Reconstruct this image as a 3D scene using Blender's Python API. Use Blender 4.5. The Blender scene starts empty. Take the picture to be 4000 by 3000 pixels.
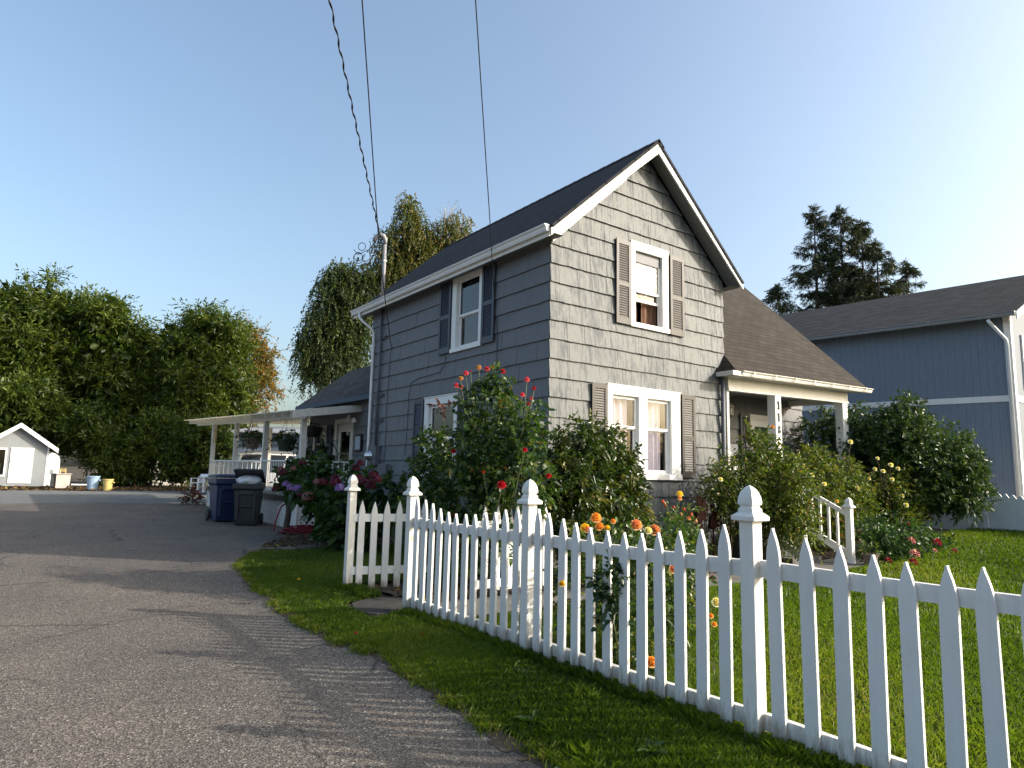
import bpy, math, random
import numpy as np
from mathutils import Vector, Matrix
R = math.radians
rng = np.random.default_rng(7)
random.seed(7)
scn = bpy.context.scene
COL = scn.collection

# ------------------------------------------------------------------ camera frame (survey of the place)
CAM = np.array([0.0, 0.0, 1.5])
CR = np.array([0.80535063, -0.59239775, 0.02180072])
CU = np.array([-0.09742357, -0.09599002, 0.99060313])
CW = np.array([0.58473841, 0.79990676, 0.13501913])
FOC = 2641.858

def ray(px, py):
    return CW + CR * (px - 2000) / FOC - CU * (py - 1500) / FOC
def atx(px, py, x):
    d = ray(px, py); return CAM + d * (x / d[0])
def aty(px, py, y):
    d = ray(px, py); return CAM + d * (y / d[1])
def atz(px, py, z):
    d = ray(px, py); return CAM + d * ((z - 1.5) / d[2])
def atd(px, py, D):
    d = ray(px, py); return CAM + d * (D / math.hypot(d[0], d[1]))

# ------------------------------------------------------------------ materials
def newmat(name):
    m = bpy.data.materials.new(name); m.use_nodes = True
    nt = m.node_tree
    return m, nt, nt.nodes["Principled BSDF"]
def nd(nt, typ, **kw):
    n = nt.nodes.new(typ)
    for k, v in kw.items():
        if k.startswith("i_"):
            n.inputs[k[2:].replace("_", " ")].default_value = v
        else:
            setattr(n, k, v)
    return n
def ramp(nt, fac, stops):
    r = nt.nodes.new("ShaderNodeValToRGB")
    el = r.color_ramp.elements
    while len(el) < len(stops): el.new(0.5)
    for e, (p, c) in zip(el, stops):
        e.position = p; e.color = (*c, 1) if len(c) == 3 else c
    nt.links.new(fac, r.inputs[0]); return r.outputs[0]
def noise(nt, vec, scale, detail=4, rough=0.6, stretch=None):
    if stretch:
        mp = nd(nt, "ShaderNodeMapping"); mp.inputs["Scale"].default_value = stretch
        nt.links.new(vec, mp.inputs[0]); vec = mp.outputs[0]
    n = nd(nt, "ShaderNodeTexNoise"); n.inputs["Scale"].default_value = scale
    n.inputs["Detail"].default_value = detail; n.inputs["Roughness"].default_value = rough
    nt.links.new(vec, n.inputs["Vector"]); return n.outputs["Fac"]
def bump(nt, bs, h, strength, dist=0.01):
    b = nd(nt, "ShaderNodeBump"); b.inputs["Strength"].default_value = strength
    b.inputs["Distance"].default_value = dist
    nt.links.new(h, b.inputs["Height"]); nt.links.new(b.outputs[0], bs.inputs["Normal"])
def mixc(nt, fac, a, b, typ="MIX"):
    m = nd(nt, "ShaderNodeMix", data_type="RGBA", blend_type=typ)
    if isinstance(fac, float): m.inputs[0].default_value = fac
    else: nt.links.new(fac, m.inputs[0])
    for s, v in ((6, a), (7, b)):
        if isinstance(v, tuple): m.inputs[s].default_value = (*v, 1)
        else: nt.links.new(v, m.inputs[s])
    return m.outputs[2]
def coords(nt): return nd(nt, "ShaderNodeTexCoord").outputs["Object"]

def paint(name, c, rough=0.55, var=0.12, scale=6, bmp=0.08, stretch=None, spec=0.4, metal=0.0, grime=None):
    m, nt, bs = newmat(name)
    v = coords(nt)
    f = noise(nt, v, scale, 5, 0.65, stretch)
    lo = tuple(x * (1 - var) for x in c); hi = tuple(min(1, x * (1 + var)) for x in c)
    colr = ramp(nt, f, [(0.3, lo), (0.7, hi)])
    if grime:
        g = noise(nt, v, 2.2, 6, 0.7)
        colr = mixc(nt, ramp(nt, g, [(0.52, (0, 0, 0)), (0.75, (0.55, 0.55, 0.55))]), colr, grime)
    nt.links.new(colr, bs.inputs["Base Color"])
    bs.inputs["Roughness"].default_value = rough
    bs.inputs["Specular IOR Level"].default_value = spec
    bs.inputs["Metallic"].default_value = metal
    if bmp: bump(nt, bs, noise(nt, v, scale * 7, 3, 0.6, stretch), bmp, 0.004)
    return m

def leafmat(name, stops, rough=0.45, trans=0.35, spec=0.4):
    m, nt, bs = newmat(name)
    a = nd(nt, "ShaderNodeAttribute", attribute_name="tint")
    c = ramp(nt, a.outputs["Fac"], stops)
    nt.links.new(c, bs.inputs["Base Color"])
    bs.inputs["Roughness"].default_value = rough
    bs.inputs["Specular IOR Level"].default_value = spec
    tr = nd(nt, "ShaderNodeBsdfTranslucent")
    br = mixc(nt, 1.0, c, (1.35, 1.45, 0.6), "MULTIPLY")
    nt.links.new(br, tr.inputs["Color"])
    mx = nd(nt, "ShaderNodeMixShader"); mx.inputs[0].default_value = trans
    nt.links.new(bs.outputs[0], mx.inputs[1]); nt.links.new(tr.outputs[0], mx.inputs[2])
    nt.links.new(mx.outputs[0], nt.nodes["Material Output"].inputs["Surface"])
    return m

def glassmat(name, tintc=(0.75, 0.8, 0.82), base=0.05, ior=1.45):
    m, nt, bs = newmat(name)
    nt.nodes.remove(bs)
    t = nd(nt, "ShaderNodeBsdfTransparent"); t.inputs[0].default_value = (*tintc, 1)
    g = nd(nt, "ShaderNodeBsdfGlossy"); g.inputs["Roughness"].default_value = 0.015
    fr = nd(nt, "ShaderNodeFresnel"); fr.inputs[0].default_value = ior
    mp = nd(nt, "ShaderNodeMapRange"); mp.inputs["To Min"].default_value = base; mp.inputs["To Max"].default_value = 1
    nt.links.new(fr.outputs[0], mp.inputs["Value"])
    v = coords(nt)
    b = nd(nt, "ShaderNodeBump"); b.inputs["Strength"].default_value = 0.05; b.inputs["Distance"].default_value = 0.01
    nt.links.new(noise(nt, v, 2.5, 2), b.inputs["Height"]); nt.links.new(b.outputs[0], g.inputs["Normal"])
    mx = nd(nt, "ShaderNodeMixShader")
    nt.links.new(mp.outputs[0], mx.inputs[0]); nt.links.new(t.outputs[0], mx.inputs[1]); nt.links.new(g.outputs[0], mx.inputs[2])
    nt.links.new(mx.outputs[0], nt.nodes["Material Output"].inputs["Surface"])
    return m

def sidingmat(name, wear):
    m, nt, bs = newmat(name)
    v = coords(nt)
    a = nd(nt, "ShaderNodeAttribute", attribute_name="tint").outputs["Fac"]
    grain = noise(nt, v, 1.0, 3, 0.6, (18, 18, 1.8))
    fine = noise(nt, v, 1.0, 2, 0.5, (150, 150, 4))
    patch = noise(nt, v, 1.0, 4, 0.65, (5.5, 5.5, 2.6))
    big = noise(nt, v, 1.0, 3, 0.6, (0.7, 0.7, 0.9))
    base = ramp(nt, fine, [(0.3, (0.040, 0.047, 0.057)), (0.7, (0.068, 0.077, 0.088))] if wear else [(0.3, (0.122, 0.128, 0.141)), (0.7, (0.148, 0.154, 0.168))])
    def comb(ins):
        out = None
        for sock, k in ins:
            n = nd(nt, "ShaderNodeMath", operation="MULTIPLY_ADD"); nt.links.new(sock, n.inputs[0]); n.inputs[1].default_value = k
            if out is None: n.inputs[2].default_value = 0.0
            else: nt.links.new(out, n.inputs[2])
            out = n.outputs[0]
        return out
    f0 = comb([(grain, 0.75), (patch, 0.5), (big, 0.40), (a, 0.07), (fine, 0.25)])
    pale = ramp(nt, fine, [(0.3, (0.105, 0.113, 0.117)), (0.7, (0.165, 0.175, 0.176))])
    if wear:
        f = ramp(nt, f0, [(0.86, (0.05, 0.05, 0.05)), (0.96, (0.6, 0.6, 0.6)), (1.06, (1, 1, 1))])
        colr = mixc(nt, f, base, pale)
    else:
        f = ramp(nt, f0, [(0.8, (0, 0, 0)), (1.15, (0.3, 0.3, 0.3))])
        colr = mixc(nt, f, base, (0.21, 0.212, 0.22))
    nt.links.new(colr, bs.inputs["Base Color"])
    bs.inputs["Roughness"].default_value = 0.6
    bs.inputs["Specular IOR Level"].default_value = 0.3
    bump(nt, bs, fine, 0.4, 0.004)
    return m

def shinglemat(name, c1, c2, rowh=0.14, w=0.32, warm=None):
    m, nt, bs = newmat(name)
    uv = nd(nt, "ShaderNodeTexCoord").outputs["UV"]
    br = nd(nt, "ShaderNodeTexBrick"); br.offset = 0.5
    br.inputs["Color1"].default_value = (*c1, 1); br.inputs["Color2"].default_value = (*c2, 1)
    br.inputs["Mortar"].default_value = (*[x * 0.25 for x in c1], 1)
    br.inputs["Scale"].default_value = 1.0; br.inputs["Mortar Size"].default_value = 0.011
    br.inputs["Mortar Smooth"].default_value = 0.4; br.inputs["Bias"].default_value = 0.0
    br.inputs["Brick Width"].default_value = w; br.inputs["Row Height"].default_value = rowh
    # slight waviness of the rows
    nz = nd(nt, "ShaderNodeTexNoise"); nz.inputs["Scale"].default_value = 1.7; nt.links.new(uv, nz.inputs["Vector"])
    vm = nd(nt, "ShaderNodeVectorMath", operation="MULTIPLY_ADD"); nt.links.new(nz.outputs["Color"], vm.inputs[0])
    vm.inputs[1].default_value = (0.03, 0.05, 0); nt.links.new(uv, vm.inputs[2])
    nt.links.new(vm.outputs[0], br.inputs["Vector"])
    gr = noise(nt, uv, 140, 3, 0.7); pt = noise(nt, uv, 1.6, 6, 0.65)
    c = mixc(nt, ramp(nt, gr, [(0.3, (0.6, 0.6, 0.6)), (0.72, (1.35, 1.33, 1.28))]), br.outputs["Color"], br.outputs["Color"])
    g = ramp(nt, gr, [(0.3, (0.62, 0.62, 0.62)), (0.72, (1.0, 1.0, 1.0))])
    c = mixc(nt, 1.0, br.outputs["Color"], g, "MULTIPLY")
    p = ramp(nt, pt, [(0.3, (0.72, 0.72, 0.74)), (0.7, (1.0, 0.98, 0.95))])
    c = mixc(nt, 1.0, c, p, "MULTIPLY")
    nt.links.new(c, bs.inputs["Base Color"])
    bs.inputs["Roughness"].default_value = 0.9; bs.inputs["Specular IOR Level"].default_value = 0.2
    bump(nt, bs, br.outputs["Fac"], -0.5, 0.01)
    return m

M = {}
M["white"] = paint("white_paint", (0.80, 0.79, 0.77), 0.5, 0.04, 5, 0.05, grime=(0.60, 0.58, 0.53))
M["fence"] = paint("fence_paint", (0.70, 0.695, 0.685), 0.5, 0.05, 4, 0.12, stretch=(4, 4, 0.6), grime=(0.58, 0.57, 0.53))
def fencemat(name, c, green):
    m, nt, bs = newmat(name); v = coords(nt)
    oi = nd(nt, "ShaderNodeObjectInfo")
    ofs = nd(nt, "ShaderNodeVectorMath", operation="MULTIPLY_ADD"); nt.links.new(oi.outputs["Random"], ofs.inputs[0]); ofs.inputs[1].default_value = (37, 53, 11); nt.links.new(v, ofs.inputs[2]); w = ofs.outputs[0]
    g = noise(nt, w, 1, 4, .65, (30, 30, 2.0)); big = noise(nt, w, 3.0, 6, .7)
    col = ramp(nt, g, [(.3, tuple(x * .93 for x in c)), (.7, c)])
    vr = ramp(nt, oi.outputs["Random"], [(0, (.92, .92, .91)), (1, (1, 1, 1))]); col = mixc(nt, 1.0, col, vr, "MULTIPLY")
    col = mixc(nt, ramp(nt, big, [(.52, (0, 0, 0)), (.72, (.6, .6, .6))]), col, tuple(x * k for x, k in zip(c, (.80, .80, .74))))
    # bare wood where paint has flaked
    fl = noise(nt, w, 1, 5, .75, (22, 22, 5)); col = mixc(nt, ramp(nt, fl, [(.73, (0, 0, 0)), (.76, (.8, .8, .8))]), col, (.30, .27, .22))
    # soil splash and algae at the foot
    sp = nd(nt, "ShaderNodeSeparateXYZ"); nt.links.new(v, sp.inputs[0])
    h = nd(nt, "ShaderNodeMath", operation="MULTIPLY_ADD"); nt.links.new(fl, h.inputs[0]); h.inputs[1].default_value = -.42; nt.links.new(sp.outputs[2], h.inputs[2])
    mr = nd(nt, "ShaderNodeMapRange"); mr.inputs["From Min"].default_value = -.17; mr.inputs["From Max"].default_value = -.02; mr.inputs["To Min"].default_value = .85; mr.inputs["To Max"].default_value = 0.0; nt.links.new(h.outputs[0], mr.inputs["Value"])
    col = mixc(nt, mr.outputs[0], col, (.16, .13, .08))
    if green: 
        gs = noise(nt, w, 4, 4, .6); col = mixc(nt, ramp(nt, gs, [(.56, (0, 0, 0)), (.72, (.35, .35, .35))]), col, (.50, .52, .36))
    nt.links.new(col, bs.inputs["Base Color"]); bs.inputs["Roughness"].default_value = .55; bs.inputs["Specular IOR Level"].default_value = .35
    bump(nt, bs, g, .25, .004); return m
M["fence"] = fencemat("fence_paint_worn", (0.71, 0.705, 0.69), False)
M["fencepost"] = fencemat("fence_post_paint", (0.72, 0.71, 0.68), True)
M["oldwhite"] = paint("weathered_white", (0.62, 0.60, 0.55), 0.6, 0.10, 7, 0.15, grime=(0.50, 0.46, 0.40))
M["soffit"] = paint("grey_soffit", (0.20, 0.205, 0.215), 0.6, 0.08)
M["frontsiding"] = sidingmat("weathered_shake_paint", True)
M["sidesiding"] = sidingmat("shake_paint", False)
M["back"] = paint("sheathing", (0.05, 0.05, 0.055), 0.9, 0.1)
M["shutter"] = paint("shutter_front", (0.028, 0.026, 0.025), 0.5, 0.1, 9)
M["louver"] = paint("pale_louver", (0.10, 0.093, 0.088), 0.6, 0.12, 9)  # louver colour, lighter than the shutter frame
M["shutterdark"] = paint("shutter_navy", (0.045, 0.052, 0.072), 0.45, 0.1, 9)
M["roofdark"] = shinglemat("dark_shingles", (0.035, 0.036, 0.042), (0.055, 0.056, 0.062))
M["roofbrown"] = shinglemat("brown_shingles", (0.046, 0.039, 0.032), (0.070, 0.059, 0.049), 0.15, 0.36)
M["roofwing"] = shinglemat("old_brown_shingles", (0.075, 0.068, 0.064), (0.13, 0.12, 0.115), 0.15, 0.36)
M["roofnb"] = shinglemat("neighbour_shingles", (0.042, 0.041, 0.044), (0.078, 0.076, 0.080), 0.15, 0.35)
M["glass"] = glassmat("window_glass")
M["glassfront"] = glassmat("window_glass_front", (0.93, 0.93, 0.93), 0.0, 1.22)
M["dark"] = paint("dark_interior", (0.02, 0.02, 0.022), 0.9, 0.2)  # near-black colour standing in for the shade of unlit interiors
M["curtain"] = paint("lace_curtain", (0.76, 0.71, 0.77), 0.9, 0.08, 30, 0.2)
M["lace"] = paint("patterned_lace", (0.42, 0.47, 0.52), 0.9, 0.35, 26, 0.2)
M["browncurtain"] = paint("brown_drape", (0.13, 0.065, 0.04), 0.85, 0.25, 12)
M["blind"] = paint("sky_tinted_blind", (0.42, 0.52, 0.60), 0.7, 0.03)  # sky reflected in the pane is painted into the blind as blue
M["metalgrey"] = paint("galvanised_pipe", (0.30, 0.30, 0.31), 0.55, 0.2, 12, 0.05, metal=0.2)
M["greypaint"] = paint("grey_conduit_paint", (0.115, 0.122, 0.14), 0.55, 0.1)
M["cable"] = paint("black_cable", (0.015, 0.015, 0.018), 0.6, 0.1)
M["chrome"] = paint("meter_glass", (0.6, 0.62, 0.65), 0.15, 0.1, metal=0.8)
M["iron"] = paint("black_iron", (0.012, 0.012, 0.013), 0.5, 0.2)
M["concrete"] = paint("concrete", (0.13, 0.126, 0.118), 0.95, 0.25, 5, 0.3, spec=0.1)
M["slab"] = paint("slab_stone", (0.055, 0.053, 0.050), 0.95, 0.25, 7, 0.3, spec=0.05)
M["bark"] = paint("bark", (0.075, 0.06, 0.048), 0.9, 0.4, 10, 0.5, stretch=(3, 3, 0.6))
M["birchbark"] = paint("birch_bark", (0.38, 0.36, 0.33), 0.8, 0.3, 5, 0.4, stretch=(1, 1, 4), grime=(0.08, 0.07, 0.06))
M["stem"] = paint("green_stem", (0.07, 0.09, 0.03), 0.6, 0.3, 14)
M["soil"] = paint("soil", (0.06, 0.045, 0.034), 0.95, 0.5, 14, 0.8)
M["bluebin"] = paint("blue_plastic", (0.012, 0.025, 0.075), 0.45, 0.1, 5)
M["greybin"] = paint("grey_plastic", (0.030, 0.033, 0.037), 0.5, 0.12, 5)
M["blackplastic"] = paint("black_plastic", (0.015, 0.016, 0.018), 0.45, 0.15)
M["bag"] = paint("white_plastic_bag", (0.6, 0.64, 0.68), 0.3, 0.15, 9, 0.4)
M["hose"] = paint("red_hose", (0.20, 0.015, 0.03), 0.45, 0.15)
M["nbwall"] = None
M["bluetub"] = paint("pale_blue_plastic", (0.30, 0.42, 0.56), 0.5, 0.08)
M["yellowtub"] = paint("yellow_plastic", (0.62, 0.48, 0.17), 0.5, 0.08)
M["beige"] = paint("beige_enamel", (0.52, 0.45, 0.40), 0.6, 0.12, grime=(0.3, 0.24, 0.18))
M["rust"] = paint("rusty_metal", (0.016, 0.006, 0.005), 0.9, 0.4, 12, spec=0.05)
M["terracotta"] = paint("clay_pot", (0.20, 0.15, 0.12), 0.9, 0.25, 12)
M["carwhite"] = paint("white_car_paint", (0.80, 0.81, 0.83), 0.18, 0.02, spec=0.6, bmp=0)
M["carglass"] = paint("car_glass", (0.03, 0.035, 0.045), 0.08, 0.1, spec=0.7, bmp=0)
M["rubber"] = paint("rubber", (0.02, 0.02, 0.02), 0.8, 0.2)
M["shedwall"] = paint("grey_shed_boards", (0.25, 0.265, 0.275), 0.65, 0.06)
M["trim"] = paint("bright_white_trim", (0.82, 0.82, 0.82), 0.5, 0.03)
M["bluefascia"] = paint("blue_fascia", (0.035, 0.055, 0.09), 0.6, 0.2)
M["tubgreen"] = paint("green_planter", (0.025, 0.04, 0.03), 0.6, 0.15)
M["wood"] = paint("bare_wood", (0.42, 0.33, 0.18), 0.8, 0.25, 8)
M["redlight"] = paint("red_lens", (0.25, 0.01, 0.01), 0.2, 0.1)
M["vinyl"] = paint("vinyl_fence", (0.62, 0.65, 0.68), 0.4, 0.04, 4, 0.03)

def grooved(name, c, spacing, axis=1):
    m, nt, bs = newmat(name)
    v = coords(nt)
    s = nd(nt, "ShaderNodeSeparateXYZ"); nt.links.new(v, s.inputs[0])
    w = nd(nt, "ShaderNodeMath", operation="PINGPONG"); w.inputs[1].default_value = spacing / 2
    nt.links.new(s.outputs[axis], w.inputs[0])
    g = ramp(nt, w.outputs[0], [(0.0, (0.72, 0.72, 0.72)), (0.012, (1, 1, 1))])
    f = noise(nt, v, 3, 5, 0.6, (6, 6, 0.8))
    cc = ramp(nt, f, [(0.3, tuple(x * 0.9 for x in c)), (0.7, tuple(x * 1.1 for x in c))])
    nt.links.new(mixc(nt, 1.0, cc, g, "MULTIPLY"), bs.inputs["Base Color"])
    bs.inputs["Roughness"].default_value = 0.65
    bump(nt, bs, g, 0.4, 0.01)
    return m
M["nbwall"] = grooved("grooved_plywood", (0.175, 0.215, 0.27), 0.2, 1)
M["outwall"] = grooved("outbuilding_boards", (0.12, 0.155, 0.2), 0.35, 0)

def corrugated(name):
    m, nt, bs = newmat(name)
    v = coords(nt)
    nt.links.new(ramp(nt, noise(nt, v, 2, 5), [(0.3, (0.42, 0.38, 0.28)), (0.7, (0.62, 0.58, 0.45))]), bs.inputs["Base Color"])
    bs.inputs["Roughness"].default_value = 0.5
    tr = nd(nt, "ShaderNodeBsdfTranslucent"); tr.inputs[0].default_value = (0.75, 0.7, 0.52, 1)
    mx = nd(nt, "ShaderNodeMixShader"); mx.inputs[0].default_value = 0.32
    nt.links.new(bs.outputs[0], mx.inputs[1]); nt.links.new(tr.outputs[0], mx.inputs[2])
    nt.links.new(mx.outputs[0], nt.nodes["Material Output"].inputs["Surface"])
    return m
M["corr"] = corrugated("fibreglass_sheet")

def asphaltmat():
    m, nt, bs = newmat("asphalt")
    v = coords(nt)
    vo = nd(nt, "ShaderNodeTexVoronoi"); vo.inputs["Scale"].default_value = 85; nt.links.new(v, vo.inputs["Vector"])
    sp = nd(nt, "ShaderNodeSeparateColor"); nt.links.new(vo.outputs["Color"], sp.inputs[0])
    st = ramp(nt, sp.outputs[0], [(0.0, (0.070, 0.059, 0.052)), (0.45, (0.145, 0.124, 0.106)), (0.8, (0.215, 0.186, 0.158)), (0.97, (0.30, 0.268, 0.232)), (1.0, (0.50, 0.47, 0.42))])
    big = noise(nt, v, 0.55, 6, 0.65)
    fine = noise(nt, v, 190, 2, 0.5)
    c = mixc(nt, 1.0, st, ramp(nt, big, [(0.3, (0.66, 0.67, 0.70)), (0.7, (1.0, 0.98, 0.95))]), "MULTIPLY")
    c = mixc(nt, 1.0, c, ramp(nt, fine, [(0.3, (0.7, 0.7, 0.7)), (0.65, (1, 1, 1))]), "MULTIPLY")
    # oil-dark stains
    stn = noise(nt, v, 0.9, 3, 0.5, (1, 0.5, 1))
    c = mixc(nt, ramp(nt, stn, [(0.60, (0, 0, 0)), (0.72, (0.55, 0.55, 0.55))]), c, (0.07, 0.062, 0.055))
    # thin cracks
    wn = nd(nt, "ShaderNodeTexNoise"); wn.inputs["Scale"].default_value = 1.3; wn.inputs["Detail"].default_value = 4; nt.links.new(v, wn.inputs["Vector"])
    vm = nd(nt, "ShaderNodeVectorMath", operation="MULTIPLY_ADD"); nt.links.new(wn.outputs["Color"], vm.inputs[0]); vm.inputs[1].default_value = (0.7, 0.7, 0); nt.links.new(v, vm.inputs[2])
    cr = nd(nt, "ShaderNodeTexVoronoi", feature="DISTANCE_TO_EDGE"); cr.inputs["Scale"].default_value = 0.42; nt.links.new(vm.outputs[0], cr.inputs["Vector"])
    cf = ramp(nt, cr.outputs["Distance"], [(0.0, (1, 1, 1)), (0.009, (0, 0, 0))])
    mk = ramp(nt, noise(nt, v, 0.35, 2), [(0.42, (0, 0, 0)), (0.5, (0.9, 0.9, 0.9))])
    cf = mixc(nt, 1.0, cf, mk, "MULTIPLY")
    c = mixc(nt, cf, c, (0.03, 0.028, 0.026))
    nt.links.new(c, bs.inputs["Base Color"])
    bs.inputs["Roughness"].default_value = 0.88; bs.inputs["Specular IOR Level"].default_value = 0.3
    bump(nt, bs, vo.outputs["Distance"], 0.9, 0.006)
    return m
M["asphalt"] = asphaltmat()

def groundmat(name, cs, scale, bmp=0.6):
    m, nt, bs = newmat(name)
    v = coords(nt)
    f = noise(nt, v, scale, 8, 0.75); g = noise(nt, v, scale * 0.06, 5, 0.6)
    c = ramp(nt, f, cs)
    c = mixc(nt, 1.0, c, ramp(nt, g, [(0.3, (0.75, 0.76, 0.78)), (0.7, (1, 1, 1))]), "MULTIPLY")
    nt.links.new(c, bs.inputs["Base Color"]); bs.inputs["Roughness"].default_value = 0.95
    bs.inputs["Specular IOR Level"].default_value = 0.15
    bump(nt, bs, f, bmp, 0.02)
    return m
M["dirt"] = groundmat("dirt", [(0.3, (0.05, 0.038, 0.026)), (0.5, (0.09, 0.07, 0.05)), (0.7, (0.15, 0.12, 0.085))], 9)
M["gravel"] = groundmat("gravel_surface", [(0.3, (0.10, 0.105, 0.10)), (0.5, (0.17, 0.175, 0.168)), (0.68, (0.27, 0.27, 0.255))], 26)
M["turf"] = groundmat("turf", [(0.3, (0.018, 0.028, 0.006)), (0.55, (0.035, 0.05, 0.010)), (0.75, (0.07, 0.065, 0.022))], 14)

# ------------------------------------------------------------------ mesh helpers
WL = {}
def thing(name, label, cat, loc=(0, 0, 0), rotz=0.0, group=None):
    o = bpy.data.objects.new(name, None); COL.objects.link(o)
    o.location = loc; o.rotation_euler = (0, 0, rotz); o.empty_display_size = 0.2
    o["label"] = label; o["category"] = cat
    if group: o["group"] = group
    WL[o] = np.array(loc, float)
    return o
def tag(o, label, cat, group=None):
    o["label"] = label; o["category"] = cat
    if group: o["group"] = group
    return o

class MB:
    def __init__(s): s.v = []; s.f = []; s.uv = {}; s.t = {}
    def add(s, vs, fs, tint=None):
        n = len(s.v); s.v.extend([tuple(map(float, p)) for p in vs])
        for f in fs:
            if tint is not None: s.t[len(s.f)] = tint
            s.f.append(tuple(i + n for i in f))
    def hexa(s, p, tint=None):  # 4 bottom ccw, 4 top
        s.add(p, [(3, 2, 1, 0), (4, 5, 6, 7), (0, 1, 5, 4), (1, 2, 6, 5), (2, 3, 7, 6), (3, 0, 4, 7)], tint)
    def box(s, x0, x1, y0, y1, z0, z1, T=None):
        p = [(x0, y0, z0), (x1, y0, z0), (x1, y1, z0), (x0, y1, z0), (x0, y0, z1), (x1, y0, z1), (x1, y1, z1), (x0, y1, z1)]
        if T: p = [T(*q) for q in p]
        s.hexa(p)
    def obox(s, a, b, w, h, up=(0, 0, 1)):  # beam from a to b, w sideways, h along up
        a = np.array(a, float); b = np.array(b, float); d = (b - a) / np.linalg.norm(b - a)
        sd = np.cross(d, up); sd /= np.linalg.norm(sd); u = np.cross(sd, d)
        c = []
        for q in (a, b):
            for i, j in ((-1, -1), (1, -1), (1, 1), (-1, 1)):
                c.append(q + sd * w / 2 * i + u * h / 2 * j)
        s.add(c, [(0, 1, 2, 3), (7, 6, 5, 4), (0, 4, 5, 1), (1, 5, 6, 2), (2, 6, 7, 3), (3, 7, 4, 0)])
    def tube(s, path, r, n=8, cap=True):
        P = [np.array(p, float) for p in path]; k = len(P)
        rr = [r] * k if np.isscalar(r) else list(r)
        base = len(s.v); up = np.array([0.31, 0.17, 0.93])
        for i in range(k):
            d = P[min(i + 1, k - 1)] - P[max(i - 1, 0)]; d = d / (np.linalg.norm(d) + 1e-9)
            a = np.cross(d, up)
            if np.linalg.norm(a) < 0.1: a = np.cross(d, np.array([1.0, 0, 0]))
            a /= np.linalg.norm(a); b = np.cross(d, a)
            for j in range(n):
                t = 2 * math.pi * j / n
                s.v.append(tuple(P[i] + rr[i] * (a * math.cos(t) + b * math.sin(t))))
        for i in range(k - 1):
            for j in range(n):
                q = base + i * n + j; q2 = base + i * n + (j + 1) % n
                s.f.append((q, q2, q2 + n, q + n))
        if cap:
            s.f.append(tuple(base + j for j in reversed(range(n))))
            s.f.append(tuple(base + (k - 1) * n + j for j in range(n)))
    def lathe(s, prof, c, n=16, sq=False):
        base = len(s.v)
        for r, z in prof:
            for j in range(n):
                t = 2 * math.pi * (j + (0.5 if sq else 0)) / n
                k = r * (math.sqrt(2) if sq else 1)
                s.v.append((c[0] + k * math.cos(t), c[1] + k * math.sin(t), c[2] + z))
        for i in range(len(prof) - 1):
            for j in range(n):
                q = base + i * n + j; q2 = base + i * n + (j + 1) % n
                s.f.append((q, q2, q2 + n, q + n))
        s.f.append(tuple(base + j for j in reversed(range(n))))
        s.f.append(tuple(base + (len(prof) - 1) * n + j for j in range(n)))
    def prism(s, poly, T, d0, d1):  # poly of (u,v); T(u,v,d)
        n = len(poly)
        s.add([T(u, v, d0) for u, v in poly] + [T(u, v, d1) for u, v in poly],
              [tuple(range(n)), tuple(reversed(range(n, 2 * n)))] + [(i, i + n, (i + 1) % n + n, (i + 1) % n) for i in range(n)])
    def sheet(s, pts, uvs, thick, nrm):  # quad slab with uv on top
        n = np.array(nrm, float); n /= np.linalg.norm(n)
        P = [np.array(p, float) for p in pts]; k = len(P)
        base = len(s.f)
        s.add([p for p in P] + [p - n * thick for p in P],
              [tuple(range(k)), tuple(reversed(range(k, 2 * k)))] + [(i, i + k, (i + 1) % k + k, (i + 1) % k) for i in range(k)])
        s.uv[base] = uvs
    def build(s, name, mat, parent=None, smooth=False, local=False, bevel=0.0, kind=None):
        me = bpy.data.meshes.new(name)
        off = np.zeros(3)
        if parent is not None and not local: off = WL.get(parent, np.zeros(3))
        me.from_pydata([tuple(np.array(p) - off) for p in s.v], [], s.f)
        if s.uv:
            l = me.uv_layers.new(name="UVMap")
            for fi, uvs in s.uv.items():
                for k, li in enumerate(me.polygons[fi].loop_indices): l.data[li].uv = uvs[k]
        if s.t:
            at = me.attributes.new("tint", "FLOAT", "FACE")
            arr = np.zeros(len(me.polygons), np.float32)
            for k, val in s.t.items(): arr[k] = val
            at.data.foreach_set("value", arr)
        me.materials.append(M[mat] if isinstance(mat, str) else mat)
        me.update()
        import bmesh
        bm = bmesh.new(); bm.from_mesh(me); bmesh.ops.recalc_face_normals(bm, faces=bm.faces)
        bm.to_mesh(me); bm.free()
        if smooth:
            me.polygons.foreach_set("use_smooth", [True] * len(me.polygons))
        o = bpy.data.objects.new(name, me); COL.objects.link(o)
        if parent is not None:
            o.parent = parent; WL[o] = off
        if bevel:
            b = o.modifiers.new("bevel", "BEVEL"); b.width = bevel; b.segments = 2; b.limit_method = "ANGLE"; b.angle_limit = R(40)
        if smooth:
            try:
                for p in me.polygons: pass
            except Exception: pass
        if kind: o["kind"] = kind
        return o

def copy_tree(o, parent=None):
    c = o.copy(); COL.objects.link(c)
    if parent is not None: c.parent = parent
    for ch in list(o.children): copy_tree(ch, c)
    return c

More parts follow.
